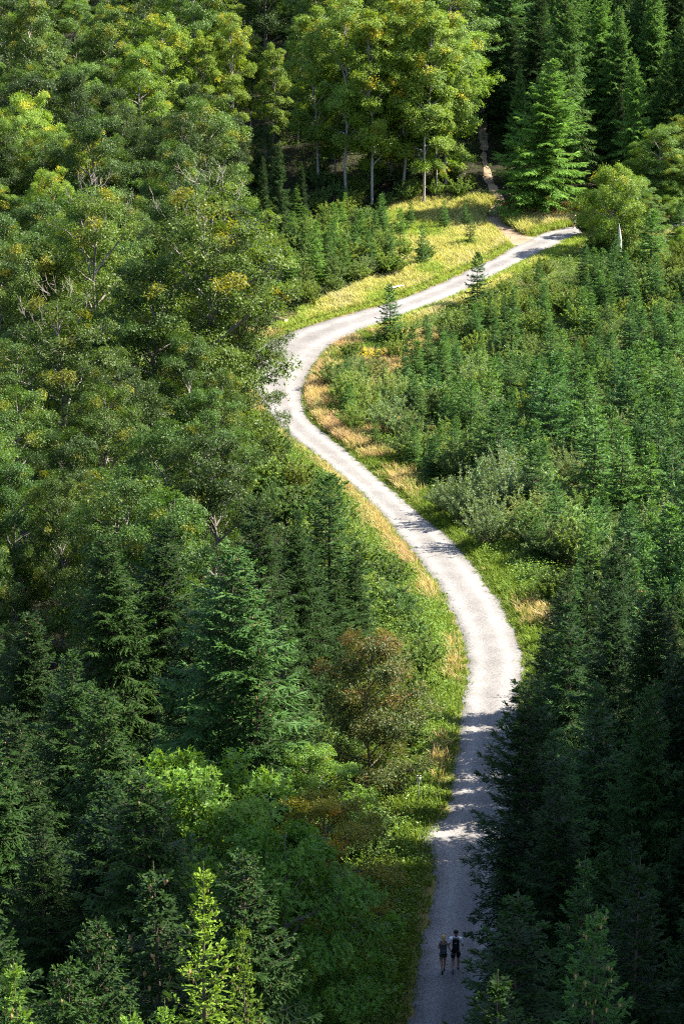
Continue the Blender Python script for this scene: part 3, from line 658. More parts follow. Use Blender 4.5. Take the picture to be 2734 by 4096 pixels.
        ('tall0', 24.07, 300.0, 15.91, 1.1, (1.3, 1.25, 1.0)), ('tall1', 21.03, 306.0, 15.46, 1.1, (1.3, 1.25, 1.0)), ('tall2', 19.4, 302.0, 13.51, 0.8, (0.32, 0.37, 0.27)), ('tall2', 27.72, 310.0, 15.29, 1.1, (1.3, 1.25, 1.0)),
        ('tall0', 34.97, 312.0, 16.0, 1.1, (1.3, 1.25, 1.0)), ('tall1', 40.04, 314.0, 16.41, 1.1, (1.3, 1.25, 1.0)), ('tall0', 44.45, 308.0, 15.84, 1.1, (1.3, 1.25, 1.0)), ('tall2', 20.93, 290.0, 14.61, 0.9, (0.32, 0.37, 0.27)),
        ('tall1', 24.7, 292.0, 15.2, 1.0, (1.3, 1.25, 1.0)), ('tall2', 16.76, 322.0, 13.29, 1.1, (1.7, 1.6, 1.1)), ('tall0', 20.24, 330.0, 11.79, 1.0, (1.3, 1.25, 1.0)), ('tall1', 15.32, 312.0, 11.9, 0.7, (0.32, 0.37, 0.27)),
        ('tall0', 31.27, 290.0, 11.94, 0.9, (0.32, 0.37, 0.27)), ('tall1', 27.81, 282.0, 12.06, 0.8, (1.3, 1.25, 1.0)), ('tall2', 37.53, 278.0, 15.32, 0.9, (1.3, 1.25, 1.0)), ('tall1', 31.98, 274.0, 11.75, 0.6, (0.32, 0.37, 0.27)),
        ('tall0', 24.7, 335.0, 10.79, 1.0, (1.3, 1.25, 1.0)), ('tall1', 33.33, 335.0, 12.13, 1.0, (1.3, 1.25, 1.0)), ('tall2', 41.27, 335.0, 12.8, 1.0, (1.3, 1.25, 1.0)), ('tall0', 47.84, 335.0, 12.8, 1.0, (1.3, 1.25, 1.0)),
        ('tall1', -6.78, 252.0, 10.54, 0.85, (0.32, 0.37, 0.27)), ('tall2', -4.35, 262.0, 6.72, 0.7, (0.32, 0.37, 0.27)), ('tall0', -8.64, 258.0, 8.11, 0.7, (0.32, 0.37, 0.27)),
    ]),
    ('round_tree', 'bushy broadleaf tree on the bank right of the upper road', 'tree', 'broadleaf trees right of the upper road', [
        ('beech3', 35.17, 262.5, 10.99, 1.2, (1.2, 1.15, 0.9)), ('beech0', 38.52, 265.9, 11.49, 1.1), ('beech0', 36.5, 261.3, 7.98, 1.2, (1.2, 1.15, 0.9)), ('beech3', 32.07, 254.0, 6.98, 1.2),
        ('round0', 36.43, 260.0, 4.98, 0.8, (1.1, 1.1, 0.9)), ('beech3', 32.55, 247.0, 6.5, 1.2, (1.2, 1.15, 0.8)), ('round0', 33.82, 268.6, 6.5, 0.65, (0.7, 0.8, 0.7)), ('beech0', 38.71, 261.3, 7.98, 1.2),
        ('beech3', 27.01, 254.1, 5.49, 1.1, (0.8, 0.85, 0.7)), ('round0', 35.04, 241.6, 3.98, 0.7, (1.55, 1.42, 1.0)), ('beech0', 30.51, 249.3, 4.99, 1.1, (1.1, 1.1, 0.8)), ('round0', 35.07, 264.8, 5.98, 0.6, (0.7, 0.8, 0.7)),
        ('sapling1', 30.69, 241.4, 2.48, 1.0, (1.55, 1.42, 1.0)), ('sapling0', 32.22, 235.4, 2.79, 1.0, (1.55, 1.42, 1.0)), ('sapling1', 26.57, 246.3, 2.19, 1.0, (1.55, 1.42, 1.0)), ('sapling0', 32.92, 231.2, 2.5, 1.0, (1.55, 1.42, 1.0)),
        ('sapling0', 29.17, 246.3, 2.98, 1.0), ('sapling1', 26.38, 255.1, 2.19, 1.0),
    ]),
    ('spruce_tree', 'young spruce growing at the wood edge beside the sunny clearing', 'tree', 'young spruces around the clearing', [
        ('young0', 11.15, 257.5, 3.46, 0.95, (1, 1.1, 0.9)), ('young0', -2.06, 252.5, 3.8, 1.0, (1.55, 1.42, 1.0)), ('young2', 1.93, 249.5, 4.15, 1.1, (1.55, 1.42, 1.0)), ('young1', 6.16, 249.0, 4.52, 1.0, (1.55, 1.42, 1.0)),
        ('young0', -3.86, 247.3, 4.87, 1.1, (1.55, 1.42, 1.0)), ('young1', 0.36, 263.1, 3.11, 1.0, (1.55, 1.42, 1.0)), ('young2', 4.23, 260.7, 3.45, 1.0, (1.55, 1.42, 1.0)), ('young1', 13.58, 249.2, 3.82, 0.9),
        ('young0', -5.21, 248.8, 4.16, 1.0, (1.55, 1.42, 1.0)), ('young1', -0.86, 252.3, 4.51, 1.0, (1.55, 1.42, 1.0)), ('young2', -2.74, 241.0, 4.88, 1.0, (1.55, 1.42, 1.0)), ('young0', 7.49, 258.5, 3.12, 1.0),
        ('young1', -4.02, 240.5, 3.45, 1.0), ('young2', 3.53, 249.9, 3.8, 1.0), ('young1', 4.94, 240.8, 4.15, 1.0), ('young0', 1.37, 242.8, 4.5, 0.9),
        ('young1', 8.24, 239.8, 4.88, 0.9), ('young0', 13.52, 258.5, 3.12, 0.8),
    ]),
    ('willow_bush', 'rounded green bush growing between the clearing and the beeches', 'bush', 'bushes around the clearing', [
        ('willow1', 0.87, 247.2, 2.39, 1.2, (1, 1.05, 1)), ('willow1', -0.99, 250.4, 2.64, 1.2, (1.55, 1.42, 1.0)), ('willow1', -3.37, 249.3, 2.87, 1.2, (1.55, 1.42, 1.0)), ('sapling0', 2.77, 252.8, 2.67, 1.3, (1.55, 1.42, 1.0)),
        ('willow1', 4.5, 244.5, 3.36, 1.1, (1.55, 1.42, 1.0)), ('sapling1', 6.33, 255.5, 1.83, 1.3, (1.55, 1.42, 1.0)), ('sapling0', -1.87, 263.0, 2.03, 1.3, (1.55, 1.42, 1.0)), ('willow1', 2.91, 241.9, 2.63, 1.1, (1, 1, 0.9)),
        ('willow1', -4.91, 246.8, 2.87, 1.2), ('sapling0', 0.36, 262.7, 2.67, 1.4, (1.55, 1.42, 1.0)), ('sapling1', 4.86, 236.2, 2.87, 1.3, (1.2, 1.1, 0.6)), ('sapling0', 7.56, 260.6, 1.82, 1.1, (1.2, 1.1, 0.6)),
        ('willow1', -6.11, 241.8, 2.39, 1.2), ('willow0', 2.33, 235.0, 2.63, 0.9, (1.3, 1.3, 1.4)), ('willow1', -2.99, 239.6, 2.88, 1.1), ('willow1', -0.67, 232.8, 3.13, 1.0),
        ('sapling1', 3.96, 243.2, 2.86, 1.1), ('sapling1', 6.59, 244.4, 1.82, 1.0, (1.55, 1.42, 1.0)), ('willow1', -4.71, 236.1, 2.38, 1.0), ('sapling1', 8.61, 242.5, 2.24, 1.0, (1.55, 1.42, 1.0)),
        ('sapling0', 11.44, 275.3, 2.43, 1.2, (1.55, 1.42, 1.0)), ('sapling1', 13.23, 269.9, 2.65, 1.2, (1.55, 1.42, 1.0)), ('sapling0', 8.07, 269.3, 2.87, 1.2, (1.55, 1.42, 1.0)), ('sapling1', 5.19, 267.4, 1.82, 1.2),
        ('sapling1', 22.0, 272.4, 2.04, 0.8, (1.55, 1.42, 1.0)), ('sapling0', 14.76, 271.9, 2.22, 0.8, (1.75, 1.5, 0.8)),
    ]),
    ('spruce_tree', 'dark spruce with branches reaching over the right edge of the gravel road', 'tree', 'spruces overhanging the right road edge', [
        ('edge0', 6.24, 76.5, 13.28, 1.05, (0.32, 0.37, 0.27)), ('mid0', 9.79, 108.0, 5.93, 0.95, (0.32, 0.37, 0.27)), ('mid0', 4.98, 63.0, 11.23, 1.45, (0.32, 0.37, 0.27)), ('mid1', 7.33, 88.0, 7.6, 1.05, (0.32, 0.37, 0.27)),
        ('mid0', 4.09, 57.0, 11.53, 1.3, (0.32, 0.37, 0.27)), ('mid0', 7.74, 80.0, 10.36, 1.2, (0.9, 0.95, 1.0)),
    ]),
    ('spruce_tree', 'dark spruce in the dense shaded stand right of the road', 'tree', 'dark spruces right of the road', [  # deep tints put the stand's shade into the needles
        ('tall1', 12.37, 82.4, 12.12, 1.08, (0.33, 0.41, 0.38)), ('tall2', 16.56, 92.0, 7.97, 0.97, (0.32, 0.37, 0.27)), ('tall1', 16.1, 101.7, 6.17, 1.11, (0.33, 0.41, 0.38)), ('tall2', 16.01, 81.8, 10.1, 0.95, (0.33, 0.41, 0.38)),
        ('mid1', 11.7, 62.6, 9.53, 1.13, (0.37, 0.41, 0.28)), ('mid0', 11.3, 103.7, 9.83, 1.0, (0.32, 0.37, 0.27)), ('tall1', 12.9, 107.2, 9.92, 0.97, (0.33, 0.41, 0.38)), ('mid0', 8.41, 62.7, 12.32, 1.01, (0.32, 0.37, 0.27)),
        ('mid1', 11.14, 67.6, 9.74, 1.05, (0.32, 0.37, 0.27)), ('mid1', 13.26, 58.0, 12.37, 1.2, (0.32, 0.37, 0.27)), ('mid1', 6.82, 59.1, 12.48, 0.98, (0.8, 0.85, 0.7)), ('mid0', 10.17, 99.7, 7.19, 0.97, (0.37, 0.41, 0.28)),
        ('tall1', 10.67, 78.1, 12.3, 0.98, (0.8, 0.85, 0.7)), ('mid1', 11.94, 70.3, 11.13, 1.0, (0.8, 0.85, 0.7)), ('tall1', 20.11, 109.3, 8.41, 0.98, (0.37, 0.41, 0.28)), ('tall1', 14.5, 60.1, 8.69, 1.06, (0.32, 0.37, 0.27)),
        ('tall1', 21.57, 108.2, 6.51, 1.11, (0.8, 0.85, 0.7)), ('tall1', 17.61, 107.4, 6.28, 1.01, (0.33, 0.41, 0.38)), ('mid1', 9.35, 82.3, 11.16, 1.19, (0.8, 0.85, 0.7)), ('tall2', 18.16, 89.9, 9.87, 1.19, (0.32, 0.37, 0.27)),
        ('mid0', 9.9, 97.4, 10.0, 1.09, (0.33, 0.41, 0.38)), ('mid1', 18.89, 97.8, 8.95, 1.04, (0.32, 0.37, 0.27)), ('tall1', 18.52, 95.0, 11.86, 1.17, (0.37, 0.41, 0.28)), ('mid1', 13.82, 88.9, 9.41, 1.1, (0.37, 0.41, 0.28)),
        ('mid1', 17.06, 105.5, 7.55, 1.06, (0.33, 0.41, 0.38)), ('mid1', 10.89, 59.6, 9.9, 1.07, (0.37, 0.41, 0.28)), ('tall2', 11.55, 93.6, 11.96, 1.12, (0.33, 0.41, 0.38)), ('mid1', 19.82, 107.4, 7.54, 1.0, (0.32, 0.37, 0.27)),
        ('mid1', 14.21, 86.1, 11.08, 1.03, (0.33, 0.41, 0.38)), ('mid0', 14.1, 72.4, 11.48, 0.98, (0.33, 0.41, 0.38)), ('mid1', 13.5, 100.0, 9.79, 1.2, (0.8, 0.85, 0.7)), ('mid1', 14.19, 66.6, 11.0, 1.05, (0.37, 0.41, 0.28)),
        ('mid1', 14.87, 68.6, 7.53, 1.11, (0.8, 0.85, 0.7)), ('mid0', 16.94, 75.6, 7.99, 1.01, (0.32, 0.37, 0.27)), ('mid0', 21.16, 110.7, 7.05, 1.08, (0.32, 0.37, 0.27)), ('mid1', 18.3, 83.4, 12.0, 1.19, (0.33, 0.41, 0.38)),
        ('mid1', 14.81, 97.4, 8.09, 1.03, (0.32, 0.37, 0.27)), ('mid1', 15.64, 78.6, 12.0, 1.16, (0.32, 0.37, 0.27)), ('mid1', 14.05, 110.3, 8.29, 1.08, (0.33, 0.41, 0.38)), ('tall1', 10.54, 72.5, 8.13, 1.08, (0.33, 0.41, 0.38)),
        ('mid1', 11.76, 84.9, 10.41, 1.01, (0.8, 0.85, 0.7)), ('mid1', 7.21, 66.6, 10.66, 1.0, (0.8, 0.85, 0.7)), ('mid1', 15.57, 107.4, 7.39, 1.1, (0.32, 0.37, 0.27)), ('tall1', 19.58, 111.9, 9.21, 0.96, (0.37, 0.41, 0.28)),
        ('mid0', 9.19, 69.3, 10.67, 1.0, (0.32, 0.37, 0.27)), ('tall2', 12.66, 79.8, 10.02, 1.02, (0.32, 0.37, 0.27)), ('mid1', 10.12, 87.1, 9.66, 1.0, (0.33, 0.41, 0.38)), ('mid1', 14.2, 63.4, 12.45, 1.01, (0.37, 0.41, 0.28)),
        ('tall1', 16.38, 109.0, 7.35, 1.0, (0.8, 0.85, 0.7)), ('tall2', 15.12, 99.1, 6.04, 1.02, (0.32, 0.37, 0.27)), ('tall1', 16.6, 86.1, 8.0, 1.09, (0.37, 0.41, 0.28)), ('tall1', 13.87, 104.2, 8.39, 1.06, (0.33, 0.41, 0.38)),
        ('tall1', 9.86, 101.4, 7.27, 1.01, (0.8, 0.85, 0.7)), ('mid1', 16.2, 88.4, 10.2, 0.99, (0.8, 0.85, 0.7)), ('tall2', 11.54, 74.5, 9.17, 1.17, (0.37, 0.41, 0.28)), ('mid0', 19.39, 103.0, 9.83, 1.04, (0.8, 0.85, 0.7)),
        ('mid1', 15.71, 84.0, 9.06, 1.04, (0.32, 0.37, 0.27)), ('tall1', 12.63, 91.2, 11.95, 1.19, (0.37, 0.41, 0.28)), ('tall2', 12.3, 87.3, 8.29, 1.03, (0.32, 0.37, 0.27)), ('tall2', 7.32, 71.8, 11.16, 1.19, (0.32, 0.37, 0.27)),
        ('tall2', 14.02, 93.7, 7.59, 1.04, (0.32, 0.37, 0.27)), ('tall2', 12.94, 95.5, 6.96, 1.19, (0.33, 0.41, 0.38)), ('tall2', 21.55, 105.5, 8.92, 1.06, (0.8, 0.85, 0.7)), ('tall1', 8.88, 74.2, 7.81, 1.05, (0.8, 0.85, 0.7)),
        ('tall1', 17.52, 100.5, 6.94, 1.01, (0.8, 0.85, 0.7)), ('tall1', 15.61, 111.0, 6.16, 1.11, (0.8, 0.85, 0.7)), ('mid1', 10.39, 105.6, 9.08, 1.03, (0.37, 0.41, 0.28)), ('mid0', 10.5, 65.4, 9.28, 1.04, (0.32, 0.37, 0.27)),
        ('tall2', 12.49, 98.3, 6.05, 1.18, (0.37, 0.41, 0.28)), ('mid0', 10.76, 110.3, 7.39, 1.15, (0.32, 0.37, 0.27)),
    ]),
    ('spruce_tree', 'tall old spruce on the wooded spur added unseen to shade the lower road', 'tree', 'added unseen old spruces on the wooded spur', [
        ('tall0', 29.18, 64.7, 25.82, 1.15), ('tall2', 24.55, 87.5, 24.45, 1.15), ('tall1', 29.0, 86.8, 22.43, 1.15), ('tall0', 36.86, 84.7, 24.23, 1.15),
        ('tall2', 40.57, 70.4, 24.69, 1.15), ('tall0', 53.05, 89.5, 25.43, 1.15), ('tall2', 45.14, 68.5, 24.86, 1.15), ('tall1', 22.75, 74.8, 25.35, 1.15),
        ('tall2', 23.48, 59.0, 24.7, 1.15), ('tall2', 27.0, 82.7, 22.26, 1.15), ('tall1', 29.64, 83.5, 25.28, 1.15), ('tall0', 34.85, 64.6, 23.84, 1.15),
        ('tall2', 40.92, 72.6, 24.7, 1.15), ('tall0', 21.51, 67.0, 22.88, 1.15), ('tall0', 26.12, 81.8, 25.87, 1.15), ('tall0', 40.76, 74.5, 22.34, 1.15),
        ('tall2', 24.62, 67.0, 22.98, 1.15), ('tall0', 53.35, 91.5, 21.79, 1.15), ('tall0', 49.69, 93.9, 22.43, 1.15), ('tall0', 52.39, 84.1, 23.02, 1.15),
        ('tall1', 47.89, 90.5, 21.86, 1.15), ('tall2', 29.84, 59.5, 22.42, 1.15), ('tall0', 37.73, 71.5, 25.9, 1.15), ('tall2', 40.31, 71.4, 22.41, 1.15),
        ('tall0', 34.4, 89.1, 23.78, 1.15), ('tall1', 49.46, 90.2, 21.6, 1.15), ('tall2', 17.0, 69.0, 23.84, 1.15), ('tall1', 29.67, 67.1, 22.14, 1.15),
        ('tall1', 29.66, 74.8, 23.79, 1.15), ('tall1', 15.63, 62.6, 24.35, 1.15), ('tall0', 26.01, 57.1, 25.99, 1.15), ('tall1', 45.16, 64.5, 21.16, 1.15),
        ('tall2', 35.53, 70.0, 21.29, 1.15), ('tall2', 39.94, 77.4, 22.26, 1.15), ('tall0', 25.48, 64.0, 25.97, 1.15), ('tall2', 45.36, 73.4, 21.23, 1.15),
        ('tall2', 51.43, 88.7, 21.59, 1.15), ('tall2', 27.17, 59.8, 22.55, 1.15), ('tall0', 17.76, 76.0, 21.32, 1.15), ('tall1', 42.65, 70.5, 25.05, 1.15),
        ('tall1', 43.95, 86.3, 22.54, 1.15), ('tall0', 40.14, 76.7, 25.68, 1.15), ('tall1', 45.78, 74.8, 22.25, 1.15), ('tall2', 20.4, 90.7, 21.7, 1.15),
        ('tall2', 40.97, 69.0, 24.28, 1.15), ('tall2', 31.45, 87.0, 23.25, 1.15), ('tall2', 18.55, 68.5, 22.61, 1.15), ('tall2', 26.46, 60.5, 21.9, 1.15),
        ('tall1', 19.26, 58.7, 24.4, 1.15), ('tall0', 19.13, 63.6, 22.86, 1.15), ('tall1', 16.31, 63.7, 23.51, 1.15), ('tall2', 27.72, 71.9, 25.2, 1.15),
        ('tall0', 19.48, 85.2, 22.6, 1.15), ('tall1', 22.42, 84.9, 23.15, 1.15), ('tall1', 27.36, 92.6, 24.9, 1.15), ('tall0', 47.1, 89.8, 24.39, 1.15),
        ('tall0', 30.77, 92.1, 24.89, 1.15), ('tall2', 17.81, 76.4, 24.17, 1.15), ('tall0', 38.54, 71.0, 24.08, 1.15), ('tall2', 31.4, 69.7, 24.14, 1.15),
    ]),
    ('young_spruce', 'young spruce in the plantation right of the winding road', 'tree', 'young spruces in the plantation', [
        ('young2', 14.83, 176.8, 6.23, 1.04, (0.8, 0.9, 0.9)), ('young0', 30.81, 214.8, 3.67, 1.14, (1.1, 1.1, 1)), ('young1', 16.38, 221.9, 2.58, 1.11, (1.25, 1.25, 1.1)), ('young2', 22.99, 184.4, 4.62, 1.16, (1.1, 1.1, 1)),
        ('young0', 20.82, 158.1, 7.09, 1.1, (0.85, 0.95, 1.0)), ('young2', 12.26, 169.7, 4.34, 0.97, (1.1, 1.1, 1)), ('young1', 20.79, 144.7, 7.36, 1.04, (0.8, 0.9, 0.9)), ('young0', 25.48, 206.0, 4.86, 1.04, (0.8, 0.9, 0.9)),
        ('young1', 35.67, 235.9, 4.68, 1.02, (1.3, 1.25, 0.9)), ('young2', 22.39, 202.8, 3.89, 1.06, (0.8, 0.9, 0.9)), ('young0', 32.51, 203.5, 3.28, 1.03, (0.8, 0.9, 0.9)), ('young0', 22.34, 215.5, 4.02, 1.12, (1.3, 1.25, 0.9)),
        ('young0', 12.73, 163.5, 3.6, 1.04, (0.8, 0.9, 0.9)), ('young2', 21.29, 166.7, 5.46, 1.16, (1.3, 1.25, 0.9)), ('young2', 14.26, 189.9, 4.03, 1.01, (0.85, 0.95, 1.0)), ('young1', 25.48, 192.5, 3.26, 0.95, (1.3, 1.25, 0.9)),
        ('young2', 18.23, 127.5, 7.06, 1.12, (1.25, 1.25, 1.1)), ('young2', 19.67, 155.8, 5.35, 1.12, (1.25, 1.25, 1.1)), ('young2', 16.43, 142.7, 3.68, 1.07, (1.1, 1.1, 1)), ('young0', 12.98, 117.8, 3.57, 0.93, (0.8, 0.9, 0.9)),
        ('young1', 14.39, 131.9, 4.97, 0.93, (1.3, 1.25, 0.9)), ('young1', 16.7, 151.9, 7.82, 1.18, (1.1, 1.1, 1)), ('young0', 24.24, 192.6, 4.6, 0.99, (1.1, 1.1, 1)), ('young1', 22.24, 217.0, 3.84, 0.96, (0.85, 0.95, 1.0)),
        ('young2', 6.41, 162.4, 2.51, 0.98, (1.3, 1.25, 0.9)), ('young2', 17.92, 156.5, 4.09, 1.2, (1.3, 1.25, 0.9)), ('young2', 21.46, 130.9, 5.0, 1.17, (0.8, 0.9, 0.9)), ('young0', 5.59, 182.6, 3.96, 1.19, (0.85, 0.95, 1.0)),
        ('young1', 13.27, 141.3, 4.98, 1.0, (0.85, 0.95, 1.0)), ('young1', 26.92, 213.7, 4.96, 1.02, (1.25, 1.25, 1.1)), ('young0', 19.3, 229.6, 3.53, 0.92, (1.1, 1.1, 1)), ('young1', 18.69, 137.6, 4.79, 1.05, (1.3, 1.25, 0.9)),
        ('young0', 21.07, 198.4, 3.69, 0.94, (1.3, 1.25, 0.9)), ('young1', 14.0, 113.4, 4.63, 1.01, (1.3, 1.25, 0.9)), ('young2', 6.48, 161.0, 3.58, 1.16, (0.8, 0.9, 0.9)), ('young0', 19.15, 220.2, 3.42, 0.91, (0.8, 0.9, 0.9)),
        ('young0', 15.86, 170.9, 7.85, 1.14, (0.8, 0.9, 0.9)), ('young0', 7.85, 161.7, 4.62, 0.96, (0.8, 0.9, 0.9)), ('young0', 25.35, 227.8, 4.96, 0.96, (1.1, 1.1, 1)), ('young2', 12.04, 201.8, 3.06, 1.06, (1.3, 1.25, 0.9)),
        ('young1', 9.49, 185.7, 3.26, 0.93, (0.85, 0.95, 1.0)), ('young2', 11.74, 166.2, 3.91, 0.92, (1.3, 1.25, 0.9)), ('young0', 18.38, 213.9, 4.53, 1.06, (0.85, 0.95, 1.0)), ('young1', 24.26, 153.0, 8.15, 1.05, (1.3, 1.25, 0.9)),
        ('young1', 15.04, 135.1, 5.57, 1.06, (0.8, 0.9, 0.9)), ('young1', 25.38, 221.3, 4.25, 0.91, (1.3, 1.25, 0.9)), ('young1', 26.61, 230.1, 4.82, 0.91, (1.1, 1.1, 1)), ('young1', 22.78, 190.2, 4.42, 1.14, (1.1, 1.1, 1)),
        ('young2', 12.68, 119.1, 3.33, 1.16, (0.8, 0.9, 0.9)), ('young2', 6.21, 194.3, 4.39, 1.11, (1.3, 1.25, 0.9)), ('young0', 13.55, 213.5, 3.85, 1.2, (1.1, 1.1, 1)), ('young2', 24.49, 222.0, 4.1, 1.17, (1.25, 1.25, 1.1)),
        ('young0', 16.45, 190.0, 3.89, 1.1, (0.8, 0.9, 0.9)), ('young2', 25.64, 199.3, 6.07, 0.9, (0.85, 0.95, 1.0)), ('young2', 4.59, 191.8, 2.61, 1.06, (0.85, 0.95, 1.0)), ('young2', 22.71, 196.5, 4.7, 1.14, (0.85, 0.95, 1.0)),
        ('young2', 24.67, 229.2, 4.68, 1.01, (1.3, 1.25, 0.9)), ('young1', 33.45, 223.2, 5.66, 0.99, (0.85, 0.95, 1.0)), ('young1', 23.49, 139.0, 7.09, 1.09, (1.3, 1.25, 0.9)), ('young2', 20.44, 121.2, 8.72, 1.08, (1.25, 1.25, 1.1)),
        ('young0', 15.21, 192.1, 3.62, 1.12, (1.1, 1.1, 1)), ('young2', 16.99, 181.9, 5.59, 0.94, (0.85, 0.95, 1.0)), ('young0', 12.84, 122.2, 3.42, 1.07, (1.25, 1.25, 1.1)), ('young1', 9.02, 173.7, 4.12, 0.91, (1.25, 1.25, 1.1)),
        ('young0', 12.48, 117.0, 3.28, 1.08, (0.8, 0.9, 0.9)), ('young0', 7.32, 198.9, 4.66, 0.9, (0.8, 0.9, 0.9)), ('young1', 12.01, 207.4, 3.78, 1.0, (0.85, 0.95, 1.0)), ('young0', 5.24, 190.5, 3.73, 1.18, (0.8, 0.9, 0.9)),
        ('young1', 8.82, 198.5, 4.48, 1.1, (0.8, 0.9, 0.9)), ('young1', 21.28, 196.8, 4.29, 1.06, (0.85, 0.95, 1.0)), ('young2', 22.96, 186.6, 2.49, 0.92, (1.25, 1.25, 1.1)), ('young1', 25.18, 179.0, 6.7, 1.08, (1.1, 1.1, 1)),
        ('young0', 26.05, 225.1, 6.2, 0.93, (0.8, 0.9, 0.9)), ('young2', 23.51, 158.1, 5.29, 1.1, (0.85, 0.95, 1.0)), ('young1', 11.02, 169.7, 4.55, 1.11, (1.25, 1.25, 1.1)), ('young0', 26.59, 183.6, 4.77, 0.92, (1.3, 1.25, 0.9)),
        ('young0', 15.61, 121.4, 5.34, 1.0, (1.1, 1.1, 1)), ('young0', 9.15, 152.7, 3.68, 1.18, (0.85, 0.95, 1.0)), ('young1', 21.27, 163.6, 4.88, 1.14, (1.1, 1.1, 1)), ('young0', 24.84, 190.5, 3.76, 1.0, (0.8, 0.9, 0.9)),
        ('young1', 13.44, 161.3, 2.88, 1.0, (0.8, 0.9, 0.9)), ('young2', 31.26, 237.6, 6.79, 1.15, (1.25, 1.25, 1.1)), ('young0', 14.99, 215.0, 3.36, 0.9, (0.8, 0.9, 0.9)), ('young0', 28.44, 234.7, 3.02, 1.12, (1.25, 1.25, 1.1)),
        ('young0', 14.86, 166.5, 6.94, 1.15, (0.85, 0.95, 1.0)), ('young2', 20.31, 132.6, 7.7, 0.99, (1.1, 1.1, 1)), ('young0', 19.56, 123.4, 8.13, 1.1, (0.85, 0.95, 1.0)), ('young2', 16.38, 162.8, 5.79, 1.18, (1.1, 1.1, 1)),
        ('young1', 9.76, 205.6, 2.41, 1.12, (0.8, 0.9, 0.9)), ('young1', 8.63, 197.3, 4.48, 0.92, (1.25, 1.25, 1.1)), ('young1', 3.4, 191.3, 3.51, 1.07, (1.1, 1.1, 1)), ('young2', 10.91, 190.9, 3.31, 0.96, (1.3, 1.25, 0.9)),
        ('young2', 26.71, 232.7, 3.21, 1.15, (1.25, 1.25, 1.1)), ('young1', 29.29, 201.2, 6.11, 0.98, (1.1, 1.1, 1)), ('young1', 25.41, 172.0, 5.23, 1.2, (0.85, 0.95, 1.0)), ('young1', 30.32, 225.4, 3.53, 0.9, (1.1, 1.1, 1)),
        ('young2', 21.53, 153.1, 3.73, 1.04, (0.8, 0.9, 0.9)), ('young1', 30.28, 185.3, 4.72, 1.15, (0.8, 0.9, 0.9)), ('young2', 24.27, 232.9, 4.13, 1.15, (0.85, 0.95, 1.0)), ('young2', 22.39, 176.8, 4.08, 1.15, (0.8, 0.9, 0.9)),
        ('young2', 17.68, 167.9, 7.11, 1.18, (1.25, 1.25, 1.1)), ('young1', 35.89, 227.7, 6.61, 1.07, (1.1, 1.1, 1)), ('young0', 13.33, 158.3, 5.4, 1.12, (1.1, 1.1, 1)), ('young0', 18.21, 209.2, 4.86, 1.04, (1.3, 1.25, 0.9)),
        ('young0', 18.05, 148.0, 7.23, 1.01, (1.25, 1.25, 1.1)), ('young1', 21.44, 155.7, 7.3, 0.91, (0.8, 0.9, 0.9)), ('young1', 2.83, 183.5, 2.76, 1.19, (1.3, 1.25, 0.9)), ('young2', 23.63, 167.3, 5.85, 1.07, (1.25, 1.25, 1.1)),
        ('young0', 7.75, 172.4, 4.18, 0.97, (0.8, 0.9, 0.9)), ('young1', 9.14, 174.9, 4.98, 1.11, (1.1, 1.1, 1)), ('young1', 8.36, 179.2, 4.4, 1.13, (1.25, 1.25, 1.1)), ('young2', 17.29, 137.4, 4.6, 1.14, (0.85, 0.95, 1.0)),
        ('young0', 7.18, 166.7, 3.45, 0.9, (1.3, 1.25, 0.9)), ('young2', 12.38, 171.2, 5.0, 0.91, (1.25, 1.25, 1.1)), ('young0', 20.07, 148.8, 5.82, 1.01, (1.3, 1.25, 0.9)), ('young2', 15.66, 199.3, 2.67, 0.92, (1.3, 1.25, 0.9)),
        ('young0', 27.97, 238.6, 3.89, 1.1, (0.8, 0.9, 0.9)), ('young0', 11.9, 208.6, 4.22, 1.16, (1.25, 1.25, 1.1)), ('young2', 18.4, 113.0, 5.62, 1.09, (1.25, 1.25, 1.1)), ('young2', 18.53, 169.3, 4.0, 1.0, (1.3, 1.25, 0.9)),
        ('young1', 13.07, 125.8, 3.63, 1.19, (0.85, 0.95, 1.0)), ('young1', 13.04, 166.0, 3.33, 1.18, (1.25, 1.25, 1.1)), ('young2', 24.75, 147.3, 7.46, 1.07, (0.8, 0.9, 0.9)), ('young0', 18.26, 119.2, 7.23, 1.05, (1.25, 1.25, 1.1)),
        ('young1', 18.98, 177.2, 5.81, 1.08, (1.3, 1.25, 0.9)), ('young0', 9.72, 177.8, 3.66, 1.05, (1.25, 1.25, 1.1)), ('young2', 12.05, 111.6, 3.43, 1.12, (1.1, 1.1, 1)), ('young1', 9.73, 195.7, 4.03, 0.98, (0.85, 0.95, 1.0)),
        ('young2', 10.75, 159.9, 6.28, 1.15, (0.85, 0.95, 1.0)), ('young1', 30.82, 198.6, 4.65, 1.09, (0.8, 0.9, 0.9)), ('young2', 13.65, 156.4, 4.31, 0.98, (0.85, 0.95, 1.0)), ('young1', 31.17, 202.5, 4.79, 1.05, (1.3, 1.25, 0.9)),
        ('young0', 21.57, 175.2, 7.38, 1.08, (0.85, 0.95, 1.0)), ('young0', 25.66, 161.2, 6.52, 1.11, (0.8, 0.9, 0.9)), ('young2', 0.51, 182.5, 3.15, 1.14, (1.25, 1.25, 1.1)), ('young1', 13.43, 185.3, 5.37, 1.05, (1.1, 1.1, 1)),
        ('young0', 2.47, 171.3, 2.61, 1.0, (1.3, 1.25, 0.9)), ('young2', 5.19, 165.3, 3.43, 0.91, (1.1, 1.1, 1)), ('young2', 22.44, 210.6, 4.74, 1.08, (1.25, 1.25, 1.1)), ('young2', 13.43, 203.5, 4.24, 0.93, (0.8, 0.9, 0.9)),
